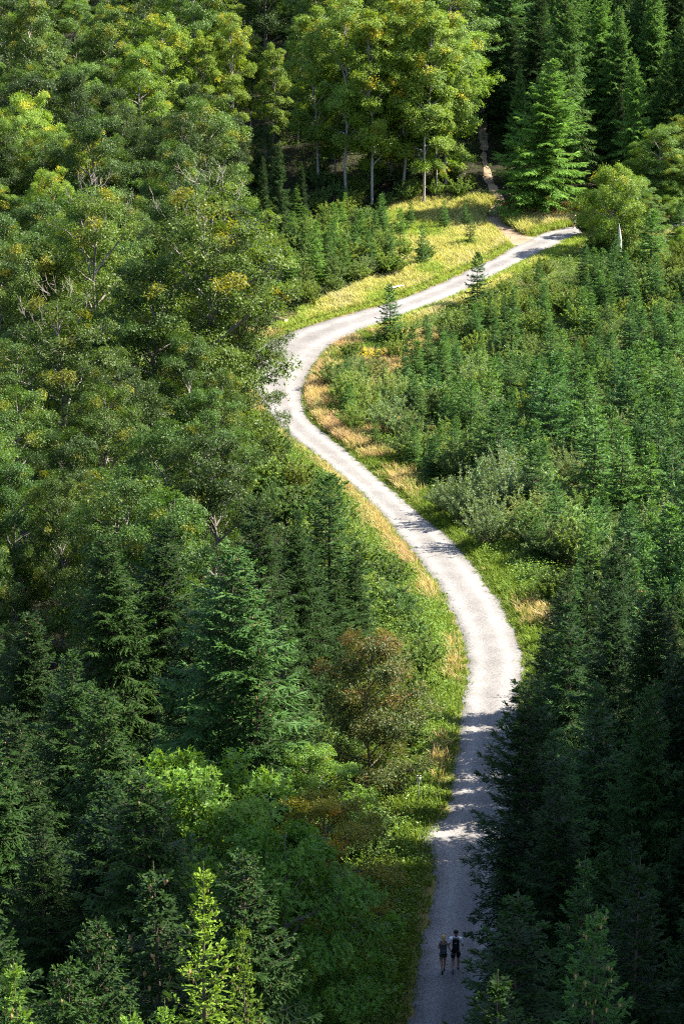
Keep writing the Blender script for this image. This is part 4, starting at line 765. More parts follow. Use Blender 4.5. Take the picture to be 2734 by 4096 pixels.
        ('young1', 17.81, 193.3, 4.05, 1.16, (1.3, 1.25, 0.9)), ('young0', 25.13, 173.9, 6.07, 1.18, (1.1, 1.1, 1)), ('young2', 12.05, 155.6, 2.92, 1.13, (1.3, 1.25, 0.9)), ('young0', 19.32, 125.9, 6.79, 1.18, (1.25, 1.25, 1.1)),
        ('young2', 6.4, 163.4, 2.97, 1.19, (1.25, 1.25, 1.1)), ('young1', 23.96, 211.0, 4.64, 1.03, (0.85, 0.95, 1.0)), ('young1', 17.29, 129.2, 4.83, 1.19, (0.8, 0.9, 0.9)), ('young0', 33.33, 219.5, 4.89, 0.97, (1.1, 1.1, 1)),
        ('young2', 20.78, 188.4, 5.16, 0.93, (1.3, 1.25, 0.9)), ('young0', 24.87, 176.9, 3.74, 1.1, (1.3, 1.25, 0.9)), ('young0', 36.03, 250.6, 4.75, 1.2, (1.1, 1.1, 1)), ('young2', 27.84, 179.4, 6.78, 0.94, (1.25, 1.25, 1.1)),
        ('young1', 17.51, 215.9, 3.3, 1.04, (1.25, 1.25, 1.1)), ('young1', 9.65, 172.6, 5.43, 1.17, (1.1, 1.1, 1)), ('young2', 34.11, 212.6, 4.87, 1.15, (1.1, 1.1, 1)), ('young0', 30.22, 230.7, 2.74, 1.14, (0.85, 0.95, 1.0)),
        ('young0', 1.73, 194.8, 2.57, 1.18, (0.8, 0.9, 0.9)), ('young0', 28.2, 197.3, 6.32, 0.98, (1.1, 1.1, 1)), ('young0', 20.01, 197.5, 3.75, 1.11, (1.25, 1.25, 1.1)), ('young2', 12.58, 148.9, 5.62, 1.13, (0.8, 0.9, 0.9)),
        ('young2', 29.16, 196.0, 4.59, 1.11, (1.1, 1.1, 1)), ('young1', 25.81, 186.0, 4.98, 1.02, (1.1, 1.1, 1)), ('young2', 8.85, 180.2, 4.39, 0.95, (1.1, 1.1, 1)), ('young1', 21.94, 133.7, 6.85, 1.15, (1.1, 1.1, 1)),
        ('young1', 9.77, 201.4, 3.55, 0.92, (0.85, 0.95, 1.0)), ('young0', 6.0, 176.1, 3.96, 1.03, (1.3, 1.25, 0.9)), ('young2', 8.45, 193.2, 4.53, 0.99, (1.3, 1.25, 0.9)), ('young1', 18.55, 184.5, 5.98, 1.04, (1.1, 1.1, 1)),
        ('young2', 5.93, 196.8, 5.2, 0.96, (1.1, 1.1, 1)), ('young0', 15.93, 217.4, 3.38, 1.09, (0.85, 0.95, 1.0)), ('young0', 10.33, 179.2, 3.98, 1.04, (1.3, 1.25, 0.9)), ('young0', 23.21, 181.6, 6.76, 1.13, (1.3, 1.25, 0.9)),
        ('young1', 12.71, 214.4, 3.02, 1.0, (1.1, 1.1, 1)), ('young1', 22.1, 187.8, 5.12, 1.06, (0.8, 0.9, 0.9)), ('young2', 28.87, 212.0, 3.87, 0.98, (1.25, 1.25, 1.1)), ('young2', 17.46, 154.0, 4.96, 0.93, (1.3, 1.25, 0.9)),
        ('young0', 18.99, 162.5, 5.38, 1.05, (1.1, 1.1, 1)), ('young1', 15.23, 128.4, 3.9, 0.98, (0.85, 0.95, 1.0)), ('young2', 27.35, 215.3, 3.24, 1.02, (1.3, 1.25, 0.9)), ('young2', 34.91, 223.9, 4.32, 1.17, (0.85, 0.95, 1.0)),
        ('young2', 30.96, 205.3, 5.7, 0.96, (0.8, 0.9, 0.9)), ('young0', 16.0, 173.8, 4.81, 1.12, (0.85, 0.95, 1.0)), ('young2', 20.5, 178.2, 3.82, 0.93, (0.8, 0.9, 0.9)), ('young0', 17.0, 134.2, 5.16, 1.19, (0.8, 0.9, 0.9)),
        ('young2', 21.4, 139.7, 8.14, 0.97, (1.1, 1.1, 1)), ('young2', 17.15, 111.0, 6.28, 1.06, (1.1, 1.1, 1)), ('young2', 21.88, 178.3, 4.19, 1.02, (0.85, 0.95, 1.0)), ('young2', 16.51, 117.5, 5.41, 1.09, (0.8, 0.9, 0.9)),
        ('young0', 16.45, 123.8, 5.96, 1.04, (1.25, 1.25, 1.1)), ('young0', 28.26, 210.6, 3.49, 0.93, (0.8, 0.9, 0.9)), ('young1', 11.56, 197.7, 3.36, 1.05, (1.3, 1.25, 0.9)), ('young2', 12.73, 190.9, 4.01, 1.14, (0.85, 0.95, 1.0)),
        ('young1', 21.88, 128.5, 8.89, 0.92, (1.3, 1.25, 0.9)), ('young0', 27.69, 200.8, 4.27, 1.04, (0.85, 0.95, 1.0)), ('young1', 18.68, 196.4, 5.01, 0.98, (1.3, 1.25, 0.9)), ('young1', 9.72, 161.0, 5.18, 1.15, (1.3, 1.25, 0.9)),
        ('young0', 21.91, 197.6, 2.61, 1.16, (0.8, 0.9, 0.9)), ('young0', 37.63, 243.3, 5.83, 1.04, (0.8, 0.9, 0.9)), ('young1', 29.4, 192.9, 6.12, 1.06, (1.25, 1.25, 1.1)), ('young1', 28.2, 205.9, 4.52, 1.17, (0.8, 0.9, 0.9)),
        ('young1', 12.7, 173.7, 4.17, 0.92, (0.8, 0.9, 0.9)), ('young2', 28.39, 177.2, 7.09, 0.91, (1.25, 1.25, 1.1)), ('young2', 8.26, 196.2, 3.43, 0.96, (0.85, 0.95, 1.0)), ('young1', 26.6, 178.3, 3.27, 1.19, (1.3, 1.25, 0.9)),
        ('young0', 7.89, 176.5, 4.03, 1.17, (1.3, 1.25, 0.9)), ('young1', 20.97, 216.2, 2.56, 0.98, (0.8, 0.9, 0.9)), ('young0', 11.84, 138.7, 3.3, 1.15, (1.25, 1.25, 1.1)), ('young0', 7.63, 210.2, 2.74, 1.13, (0.85, 0.95, 1.0)),
        ('young2', 14.65, 117.9, 4.73, 1.19, (0.8, 0.9, 0.9)), ('young0', 33.17, 209.6, 4.21, 1.0, (0.8, 0.9, 0.9)), ('young1', 21.55, 125.6, 6.47, 1.02, (1.1, 1.1, 1)), ('young0', 14.61, 200.6, 5.66, 1.2, (1.1, 1.1, 1)),
        ('young2', 19.64, 164.7, 4.06, 1.03, (0.8, 0.9, 0.9)), ('young0', 21.04, 137.3, 5.53, 1.08, (1.1, 1.1, 1)), ('young1', 17.65, 114.7, 7.06, 1.06, (0.8, 0.9, 0.9)), ('young2', 7.28, 183.5, 4.57, 1.19, (0.85, 0.95, 1.0)),
        ('young0', 25.73, 168.7, 5.62, 1.18, (1.1, 1.1, 1)), ('young2', 27.03, 223.0, 5.05, 0.96, (0.85, 0.95, 1.0)), ('young0', 17.54, 188.4, 3.48, 1.03, (1.1, 1.1, 1)), ('young2', 24.3, 183.4, 6.66, 1.18, (1.25, 1.25, 1.1)),
        ('young2', 33.12, 208.0, 4.32, 0.98, (0.85, 0.95, 1.0)), ('young0', 24.57, 226.7, 4.34, 1.04, (0.8, 0.9, 0.9)), ('young0', 17.51, 194.6, 5.91, 1.05, (1.1, 1.1, 1)), ('young0', 12.16, 116.1, 3.13, 1.11, (0.85, 0.95, 1.0)),
        ('young0', 8.32, 167.9, 3.58, 0.96, (1.3, 1.25, 0.9)), ('young1', 16.92, 149.5, 2.82, 1.13, (1.25, 1.25, 1.1)), ('young2', 15.8, 186.2, 4.9, 1.05, (0.85, 0.95, 1.0)), ('young0', 22.44, 172.3, 4.67, 0.92, (0.85, 0.95, 1.0)),
        ('young1', 17.02, 178.5, 4.54, 0.94, (1.25, 1.25, 1.1)), ('young2', 21.06, 141.4, 5.44, 1.0, (0.8, 0.9, 0.9)), ('young0', 30.03, 223.7, 5.25, 0.96, (0.8, 0.9, 0.9)), ('young0', 11.41, 177.5, 6.29, 0.91, (1.3, 1.25, 0.9)),
        ('young2', 23.33, 223.2, 3.72, 1.08, (1.25, 1.25, 1.1)), ('young1', 13.89, 115.9, 4.35, 1.14, (1.1, 1.1, 1)), ('young0', 5.47, 201.4, 2.26, 1.03, (1.1, 1.1, 1)), ('young0', 26.19, 208.2, 2.43, 1.19, (1.25, 1.25, 1.1)),
        ('young2', 10.77, 108.1, 2.69, 0.93, (0.85, 0.95, 1.0)), ('young1', 2.99, 200.5, 2.74, 0.93, (0.8, 0.9, 0.9)), ('young1', 15.32, 179.8, 4.8, 1.14, (1.1, 1.1, 1)), ('young0', 22.03, 225.5, 2.14, 1.16, (0.8, 0.9, 0.9)),
    ]),
    ('willow_bush', 'grey-green bush among the young spruces right of the road', 'bush', 'bushes in the plantation', [
        ('willow1', 8.04, 164.1, 2.98, 0.91, (1.4, 1.3, 0.9)), ('willow0', 7.12, 181.7, 2.89, 1.07, (1.3, 1.35, 1.4)), ('willow0', 28.18, 193.8, 3.2, 1.16, (1.4, 1.3, 0.9)), ('willow0', 26.45, 190.2, 3.67, 1.13, (1.2, 1.2, 1.1)),
        ('willow1', 0.49, 186.3, 3.48, 0.97, (1.4, 1.3, 0.9)), ('willow1', 23.37, 170.1, 3.84, 1.06, (1.2, 1.2, 1.1)), ('willow1', 10.22, 165.8, 3.0, 1.06, (1.3, 1.35, 1.4)), ('willow0', 24.35, 144.3, 2.26, 1.0, (1.3, 1.35, 1.4)),
        ('willow0', 11.95, 144.9, 3.51, 1.18, (1.4, 1.3, 0.9)), ('willow1', 25.72, 154.1, 2.89, 1.1, (1.4, 1.3, 0.9)), ('willow0', 26.18, 164.8, 2.65, 0.95, (0.95, 1, 0.9)), ('willow0', 1.51, 188.7, 3.31, 1.0, (1.4, 1.3, 0.9)),
        ('willow0', 13.8, 197.2, 2.31, 1.14, (1.3, 1.35, 1.4)), ('willow1', 20.82, 135.0, 2.82, 1.04, (0.95, 1, 0.9)), ('willow0', 10.69, 189.1, 3.88, 1.08, (0.95, 1, 0.9)), ('willow1', -0.81, 194.6, 2.8, 1.1, (1.2, 1.2, 1.1)),
        ('willow0', 18.76, 141.5, 2.07, 1.14, (1.3, 1.35, 1.4)), ('willow0', 15.83, 159.5, 3.12, 0.98, (1.2, 1.2, 1.1)), ('willow0', 4.25, 185.9, 3.64, 0.91, (1.4, 1.3, 0.9)), ('willow0', 2.09, 197.4, 2.28, 1.07, (1.4, 1.3, 0.9)),
        ('willow1', 16.7, 127.5, 3.24, 0.98, (0.95, 1, 0.9)), ('willow1', 12.07, 142.5, 3.48, 1.1, (0.95, 1, 0.9)), ('willow1', 14.0, 191.5, 3.15, 1.1, (1.2, 1.2, 1.1)), ('willow0', 22.52, 164.4, 2.43, 1.08, (1.3, 1.35, 1.4)),
        ('willow0', 23.68, 155.4, 3.53, 0.93, (1.2, 1.2, 1.1)), ('willow0', 15.83, 129.9, 2.23, 0.95, (1.2, 1.2, 1.1)), ('willow0', 10.29, 158.1, 2.93, 0.93, (0.95, 1, 0.9)), ('willow1', 4.85, 167.8, 2.67, 1.17, (0.95, 1, 0.9)),
        ('willow0', 21.02, 170.4, 3.59, 1.01, (1.2, 1.2, 1.1)), ('willow1', 9.95, 145.6, 2.12, 1.0, (1.3, 1.35, 1.4)), ('willow1', 18.97, 153.9, 3.83, 1.13, (1.2, 1.2, 1.1)), ('willow0', 8.79, 182.8, 2.92, 1.19, (1.4, 1.3, 0.9)),
        ('willow1', 10.06, 185.0, 2.03, 0.91, (1.3, 1.35, 1.4)), ('willow0', 20.53, 180.4, 3.41, 1.14, (0.95, 1, 0.9)), ('willow1', 21.5, 146.1, 3.49, 1.08, (1.2, 1.2, 1.1)), ('willow1', 6.85, 187.5, 2.75, 1.18, (1.3, 1.35, 1.4)),
        ('willow0', 28.82, 175.4, 2.03, 1.08, (1.4, 1.3, 0.9)), ('willow1', 11.24, 152.7, 2.65, 1.05, (1.3, 1.35, 1.4)), ('willow0', 17.55, 109.0, 2.46, 1.04, (1.3, 1.35, 1.4)), ('willow1', 16.59, 139.9, 2.08, 0.91, (1.4, 1.3, 0.9)),
        ('willow0', 15.98, 132.7, 3.54, 1.16, (1.3, 1.35, 1.4)), ('willow1', 0.9, 177.9, 2.47, 1.08, (1.4, 1.3, 0.9)), ('willow0', 20.1, 173.1, 2.42, 0.94, (1.3, 1.35, 1.4)), ('willow1', 2.22, 179.9, 3.13, 1.04, (1.4, 1.3, 0.9)),
        ('willow0', 14.24, 150.8, 2.8, 1.05, (1.2, 1.2, 1.1)), ('willow0', 18.99, 158.5, 3.71, 1.11, (1.2, 1.2, 1.1)), ('willow1', 10.93, 168.2, 3.86, 1.0, (1.3, 1.35, 1.4)), ('willow0', 21.22, 142.8, 3.14, 1.09, (1.3, 1.35, 1.4)),
        ('willow1', 29.62, 182.2, 2.24, 1.07, (0.95, 1, 0.9)), ('willow0', 23.18, 193.1, 2.67, 0.94, (1.2, 1.2, 1.1)), ('willow1', 11.0, 187.6, 3.61, 1.17, (1.4, 1.3, 0.9)), ('willow0', 16.19, 125.9, 2.91, 1.12, (1.4, 1.3, 0.9)),
        ('willow1', 7.77, 169.6, 3.1, 0.97, (1.4, 1.3, 0.9)), ('willow1', 14.85, 195.7, 3.69, 1.1, (1.2, 1.2, 1.1)), ('willow1', 13.98, 164.6, 2.85, 1.16, (1.4, 1.3, 0.9)), ('willow1', 12.06, 161.6, 2.26, 0.98, (1.4, 1.3, 0.9)),
        ('willow0', 17.06, 176.3, 3.08, 1.03, (0.95, 1, 0.9)), ('willow1', 15.95, 187.7, 3.79, 0.94, (1.4, 1.3, 0.9)), ('willow1', 9.59, 151.2, 2.22, 1.06, (0.95, 1, 0.9)), ('willow0', 9.4, 189.3, 2.2, 0.97, (0.95, 1, 0.9)),
        ('willow0', 12.39, 113.4, 3.51, 1.17, (0.95, 1, 0.9)), ('willow0', 16.67, 145.6, 2.11, 1.16, (0.95, 1, 0.9)), ('willow0', 12.85, 139.2, 3.29, 1.12, (0.95, 1, 0.9)), ('willow1', 13.91, 172.0, 2.68, 1.15, (1.4, 1.3, 0.9)),
        ('willow1', 22.53, 194.4, 3.11, 1.16, (1.4, 1.3, 0.9)), ('willow1', 10.41, 155.0, 2.28, 1.11, (1.3, 1.35, 1.4)), ('willow1', 14.79, 140.0, 3.77, 1.08, (1.3, 1.35, 1.4)), ('willow1', 5.48, 166.9, 2.6, 1.11, (1.4, 1.3, 0.9)),
        ('willow0', 19.84, 142.7, 3.59, 1.13, (1.3, 1.35, 1.4)), ('willow0', 24.39, 164.8, 2.81, 1.15, (1.3, 1.35, 1.4)), ('willow0', 23.12, 168.6, 2.34, 1.04, (1.2, 1.2, 1.1)), ('willow1', 0.45, 190.9, 2.69, 1.08, (0.95, 1, 0.9)),
        ('willow0', 0.92, 199.4, 2.03, 1.15, (1.3, 1.35, 1.4)), ('willow1', 14.2, 144.4, 3.72, 0.93, (0.95, 1, 0.9)), ('willow1', 26.04, 163.4, 2.09, 1.1, (0.95, 1, 0.9)), ('willow1', 19.81, 129.9, 3.44, 0.96, (1.4, 1.3, 0.9)),
        ('willow0', 6.71, 168.2, 2.17, 1.09, (1.4, 1.3, 0.9)), ('willow0', 15.45, 164.4, 2.74, 1.05, (1.2, 1.2, 1.1)), ('willow1', 11.39, 196.4, 3.28, 1.08, (1.2, 1.2, 1.1)), ('willow0', 7.37, 165.2, 2.21, 1.06, (1.4, 1.3, 0.9)),
        ('willow1', 10.24, 180.9, 3.15, 1.08, (1.2, 1.2, 1.1)), ('willow0', 11.13, 175.6, 3.84, 0.96, (1.3, 1.35, 1.4)), ('willow1', 5.43, 187.3, 3.26, 0.95, (1.3, 1.35, 1.4)),
    ]),
    ('leafy_sapling', 'light green leafy sapling among the young spruces', 'sapling', 'saplings in the plantation', [
        ('sapling0', 14.19, 223.3, 2.15, 1.09, (1, 1, 1)), ('sapling1', 9.84, 212.3, 2.72, 1.03, (1.55, 1.42, 1.0)), ('sapling1', 31.15, 224.7, 1.98, 1.05, (1.2, 1.1, 0.7)), ('sapling1', 13.19, 220.6, 1.79, 1.2, (1.2, 1.1, 0.7)),
        ('sapling0', 23.34, 212.0, 1.88, 0.99, (1.55, 1.42, 1.0)), ('sapling0', 16.17, 201.4, 3.24, 1.07, (1, 1, 1)), ('sapling0', 28.0, 173.2, 2.5, 1.12, (1.55, 1.42, 1.0)), ('sapling1', 14.58, 203.4, 1.96, 1.05, (1, 1, 1)),
        ('sapling1', 26.96, 168.2, 2.3, 1.2, (1, 1, 1)), ('sapling0', 7.28, 180.0, 3.68, 0.95, (1, 1, 1)), ('sapling0', 13.96, 138.1, 3.67, 0.96, (1, 1, 1)), ('sapling0', 17.42, 220.7, 2.05, 1.02, (1.55, 1.42, 1.0)),
        ('sapling0', 20.31, 235.5, 2.24, 1.17, (1.2, 1.1, 0.7)), ('sapling1', 28.44, 184.4, 3.6, 1.05, (1, 1, 1)), ('sapling0', 28.14, 223.7, 2.09, 1.18, (1.2, 1.1, 0.7)), ('sapling0', 13.24, 200.1, 3.22, 1.16, (1, 1, 1)),
        ('sapling1', 21.9, 214.3, 2.91, 0.9, (1.55, 1.42, 1.0)), ('sapling1', 24.31, 199.5, 2.14, 0.96, (1.2, 1.1, 0.7)), ('sapling0', 19.4, 114.7, 3.72, 1.07, (1.55, 1.42, 1.0)), ('sapling1', 12.93, 207.9, 2.21, 1.09, (1.55, 1.42, 1.0)),
        ('sapling1', 36.98, 239.0, 2.45, 1.07, (1.2, 1.1, 0.7)), ('sapling0', 18.9, 224.2, 2.06, 1.09, (1.2, 1.1, 0.7)), ('sapling1', 33.1, 226.6, 2.84, 0.96, (1, 1, 1)), ('sapling0', 14.72, 205.4, 2.46, 1.06, (1.55, 1.42, 1.0)),
        ('sapling0', 28.38, 191.5, 2.36, 0.93, (1, 1, 1)), ('sapling0', 19.39, 204.7, 1.74, 1.03, (1.55, 1.42, 1.0)), ('sapling0', 11.71, 204.4, 2.79, 1.01, (1.55, 1.42, 1.0)), ('sapling0', 16.38, 204.1, 2.74, 0.91, (1, 1, 1)),
        ('sapling0', 17.73, 211.9, 3.28, 0.98, (1.55, 1.42, 1.0)), ('sapling1', 33.64, 218.2, 1.99, 0.92, (1, 1, 1)), ('sapling1', 28.19, 226.9, 3.28, 1.17, (1, 1, 1)), ('sapling1', 4.3, 184.3, 2.98, 1.03, (1, 1, 1)),
        ('sapling1', 12.18, 130.0, 2.56, 0.92, (1.2, 1.1, 0.7)), ('sapling0', 24.75, 217.5, 2.13, 1.09, (1.55, 1.42, 1.0)), ('sapling0', 25.06, 197.9, 2.27, 1.05, (1.2, 1.1, 0.7)), ('sapling0', 13.3, 111.9, 2.13, 0.96, (1.55, 1.42, 1.0)),
        ('sapling0', 11.12, 213.5, 1.95, 1.14, (1, 1, 1)), ('sapling0', 34.1, 237.1, 2.16, 1.09, (1.2, 1.1, 0.7)), ('sapling0', 22.04, 221.5, 2.74, 1.06, (1.2, 1.1, 0.7)), ('sapling1', 23.35, 213.5, 1.84, 0.93, (1.55, 1.42, 1.0)),
        ('sapling0', 13.05, 127.1, 2.34, 1.18, (1, 1, 1)), ('sapling1', 27.71, 207.5, 2.66, 0.92, (1.2, 1.1, 0.7)), ('sapling1', 14.88, 210.2, 1.78, 0.95, (1, 1, 1)), ('sapling0', 16.02, 219.9, 3.03, 1.02, (1.2, 1.1, 0.7)),
        ('sapling0', 10.75, 208.2, 3.09, 0.95, (1, 1, 1)), ('sapling0', 22.83, 224.3, 2.04, 0.97, (1.2, 1.1, 0.7)), ('sapling0', 29.86, 199.5, 2.89, 1.01, (1, 1, 1)), ('sapling0', 29.09, 204.5, 2.52, 1.15, (1, 1, 1)),
        ('sapling1', 28.85, 237.0, 3.01, 0.93, (1.2, 1.1, 0.7)), ('sapling1', 16.04, 210.1, 2.91, 1.09, (1.2, 1.1, 0.7)), ('sapling1', 21.62, 218.8, 3.11, 0.97, (1.2, 1.1, 0.7)), ('sapling0', 22.77, 166.0, 2.41, 1.1, (1.2, 1.1, 0.7)),
        ('sapling1', 16.67, 206.8, 2.08, 1.15, (1.2, 1.1, 0.7)), ('sapling1', 32.21, 210.3, 1.81, 1.15, (1.55, 1.42, 1.0)), ('sapling0', 31.19, 229.5, 2.94, 1.1, (1, 1, 1)), ('sapling1', 16.56, 212.2, 1.92, 1.08, (1, 1, 1)),
        ('sapling0', 20.59, 224.8, 2.42, 1.15, (1.2, 1.1, 0.7)), ('sapling0', 4.72, 203.7, 2.46, 1.19, (1.55, 1.42, 1.0)), ('sapling0', 26.67, 219.6, 2.23, 0.97, (1.55, 1.42, 1.0)), ('sapling1', 38.91, 246.5, 1.86, 1.08, (1, 1, 1)),
        ('sapling1', 29.49, 226.8, 1.9, 1.17, (1.2, 1.1, 0.7)), ('sapling1', 0.86, 204.2, 2.05, 0.95, (1.2, 1.1, 0.7)), ('sapling1', 17.78, 210.4, 1.84, 1.01, (1.2, 1.1, 0.7)), ('sapling0', 17.61, 224.6, 1.82, 1.04, (1.2, 1.1, 0.7)),
        ('sapling0', 30.0, 216.2, 2.73, 1.1, (1, 1, 1)), ('sapling0', 9.52, 203.0, 2.69, 1.08, (1.55, 1.42, 1.0)), ('sapling0', 30.98, 231.9, 2.84, 0.92, (1.55, 1.42, 1.0)), ('sapling1', 16.87, 202.8, 1.91, 0.9, (1.2, 1.1, 0.7)),
        ('sapling1', 18.84, 201.2, 2.47, 1.11, (1, 1, 1)), ('sapling0', 33.37, 235.1, 2.72, 0.92, (1.2, 1.1, 0.7)), ('sapling0', 14.46, 121.1, 2.25, 0.95, (1.55, 1.42, 1.0)), ('sapling1', 5.23, 208.0, 2.52, 0.92, (1.55, 1.42, 1.0)),
        ('sapling0', 13.12, 215.3, 2.13, 0.94, (1, 1, 1)), ('sapling0', 19.17, 198.8, 2.6, 0.97, (1, 1, 1)), ('sapling0', 18.62, 225.9, 2.14, 0.91, (1, 1, 1)), ('sapling0', 17.55, 185.7, 2.89, 1.18, (1, 1, 1)),
        ('sapling0', 35.03, 240.0, 3.16, 1.13, (1.2, 1.1, 0.7)), ('sapling0', 21.6, 204.6, 2.58, 0.98, (1.2, 1.1, 0.7)), ('sapling0', 37.76, 237.5, 2.55, 1.04, (1.55, 1.42, 1.0)), ('sapling0', 14.27, 182.5, 2.68, 1.08, (1.55, 1.42, 1.0)),
        ('sapling0', 29.69, 219.9, 2.13, 1.05, (1.2, 1.1, 0.7)), ('sapling1', 33.02, 230.2, 2.23, 1.12, (1.2, 1.1, 0.7)), ('sapling0', 18.4, 231.7, 1.72, 0.94, (1.55, 1.42, 1.0)), ('sapling1', 31.6, 212.2, 2.2, 1.06, (1.2, 1.1, 0.7)),
        ('sapling0', 29.84, 222.4, 1.91, 1.11, (1, 1, 1)), ('sapling1', 16.35, 148.6, 2.64, 1.07, (1.55, 1.42, 1.0)), ('sapling0', 23.78, 208.2, 2.75, 1.14, (1, 1, 1)), ('sapling1', 20.83, 220.2, 2.6, 1.17, (1.2, 1.1, 0.7)),
        ('sapling0', 33.58, 214.4, 2.11, 1.17, (1, 1, 1)), ('sapling0', 9.29, 209.5, 2.32, 0.93, (1, 1, 1)), ('sapling0', 25.4, 231.6, 2.78, 1.1, (1.55, 1.42, 1.0)), ('sapling1', 29.25, 234.1, 2.4, 1.18, (1, 1, 1)),
        ('sapling1', 15.93, 228.4, 1.7, 0.92, (1.2, 1.1, 0.7)), ('sapling1', 29.79, 217.6, 2.48, 0.93, (1.55, 1.42, 1.0)), ('sapling0', 13.82, 217.0, 2.97, 1.06, (1.55, 1.42, 1.0)), ('sapling0', 20.2, 222.6, 1.77, 1.18, (1, 1, 1)),
        ('sapling0', 36.03, 226.0, 1.87, 0.97, (1.55, 1.42, 1.0)), ('sapling1', 34.94, 219.9, 2.83, 1.12, (1.2, 1.1, 0.7)),
    ]),
    ('leafy_shrub', 'leafy green shrub on the bank between the road and the left-hand spruces', 'shrub', 'shrubs on the left bank', [
        ('sapling0', -1.74, 100.9, 2.9, 1.21, (1, 1, 1)), ('willow1', 2.58, 129.9, 1.36, 1.27, (1.55, 1.42, 1.0)), ('sapling0', 0.8, 104.9, 1.52, 0.95, (1.55, 1.42, 1.0)), ('sapling0', 0.68, 100.9, 3.13, 0.99, (0.8, 0.95, 0.9)),
        ('willow1', -10.71, 175.6, 2.91, 1.11, (0.8, 0.95, 0.9)), ('sapling1', -4.31, 157.7, 2.91, 1.27, (1.55, 1.42, 1.0)), ('willow1', -3.3, 163.1, 1.31, 1.21, (1.2, 1.05, 0.7)), ('willow1', -1.67, 102.9, 3.16, 1.1, (1, 1, 1)),
        ('willow1', -0.27, 105.5, 2.87, 1.0, (0.8, 0.95, 0.9)), ('sapling1', 0.29, 146.8, 1.31, 1.14, (1.55, 1.42, 1.0)), ('sapling0', -3.9, 148.4, 2.01, 1.08, (0.8, 0.95, 0.9)), ('sapling1', -2.14, 96.6, 2.93, 1.19, (1.2, 1.05, 0.7)),
        ('sapling0', -0.16, 144.7, 3.07, 1.13, (1, 1, 1)), ('willow1', 0.78, 147.7, 1.1, 1.28, (1, 1, 1)), ('sapling1', -2.6, 149.9, 2.88, 1.27, (1, 1, 1)), ('sapling1', 1.17, 92.0, 1.97, 0.96, (1, 1, 1)),
        ('sapling1', -6.75, 171.6, 2.78, 1.01, (1.55, 1.42, 1.0)), ('sapling1', 4.22, 117.4, 2.07, 1.07, (1.55, 1.42, 1.0)), ('sapling0', -5.8, 172.3, 0.99, 1.09, (1, 1, 1)), ('sapling0', -0.07, 121.6, 1.77, 1.07, (1.55, 1.42, 1.0)),
        ('willow1', 0.81, 142.7, 1.08, 1.02, (1, 1, 1)), ('willow1', -0.07, 132.0, 2.03, 1.29, (0.8, 0.95, 0.9)), ('willow1', -0.85, 124.3, 1.71, 1.03, (1.2, 1.05, 0.7)), ('willow1', -4.71, 152.4, 1.94, 0.98, (0.8, 0.95, 0.9)),
        ('sapling0', -1.92, 153.1, 1.91, 1.19, (0.8, 0.95, 0.9)), ('sapling1', 2.97, 134.1, 1.71, 1.28, (1.2, 1.05, 0.7)), ('sapling0', -5.91, 161.4, 1.59, 1.24, (1.55, 1.42, 1.0)), ('sapling0', 0.7, 136.5, 3.15, 1.06, (1, 1, 1)),
        ('sapling0', -6.84, 166.9, 2.79, 1.22, (0.8, 0.95, 0.9)), ('sapling0', -0.75, 153.4, 1.89, 0.98, (1.2, 1.05, 0.7)), ('willow1', -1.17, 90.4, 3.04, 1.23, (1, 1, 1)), ('willow1', 1.03, 122.3, 2.14, 1.07, (1, 1, 1)),
        ('sapling0', -0.38, 83.8, 1.44, 1.11, (1, 1, 1)), ('sapling1', -2.04, 146.6, 1.69, 1.16, (1.2, 1.05, 0.7)), ('willow1', 4.2, 120.8, 1.21, 1.0, (0.8, 0.95, 0.9)), ('sapling0', -1.63, 140.3, 2.49, 1.11, (1, 1, 1)),
        ('sapling1', -0.76, 156.5, 1.75, 1.22, (0.8, 0.95, 0.9)), ('sapling1', 1.73, 102.1, 1.76, 1.05, (1.2, 1.05, 0.7)), ('willow1', 2.34, 115.7, 2.83, 1.15, (1, 1, 1)), ('sapling0', 3.24, 117.4, 1.22, 1.26, (1.55, 1.42, 1.0)),
        ('sapling0', -2.99, 155.8, 3.17, 0.98, (1.2, 1.05, 0.7)), ('sapling0', 0.31, 108.5, 3.01, 1.09, (1.2, 1.05, 0.7)), ('sapling1', -3.87, 153.1, 1.53, 0.99, (0.8, 0.95, 0.9)), ('sapling1', 3.2, 105.9, 1.49, 1.0, (1.2, 1.05, 0.7)),
        ('sapling1', -6.13, 159.7, 2.33, 1.07, (0.8, 0.95, 0.9)), ('sapling1', 3.77, 123.0, 1.52, 1.29, (1, 1, 1)), ('sapling1', -8.22, 170.8, 1.41, 1.02, (0.8, 0.95, 0.9)), ('sapling0', 1.36, 130.6, 2.31, 1.16, (1.55, 1.42, 1.0)),
        ('sapling1', 0.96, 126.1, 2.77, 1.29, (1.55, 1.42, 1.0)), ('sapling1', -0.95, 114.9, 2.62, 1.26, (1.2, 1.05, 0.7)), ('sapling1', 0.3, 124.5, 1.44, 1.13, (1, 1, 1)), ('sapling1', 0.47, 129.2, 1.55, 1.0, (1.55, 1.42, 1.0)),
        ('willow1', -1.07, 129.5, 3.16, 0.98, (1.2, 1.05, 0.7)), ('willow1', -0.1, 77.6, 1.21, 0.99, (1, 1, 1)), ('willow1', -2.5, 76.6, 1.77, 1.21, (1.55, 1.42, 1.0)), ('sapling1', -0.32, 104.1, 1.62, 1.05, (1.2, 1.05, 0.7)),
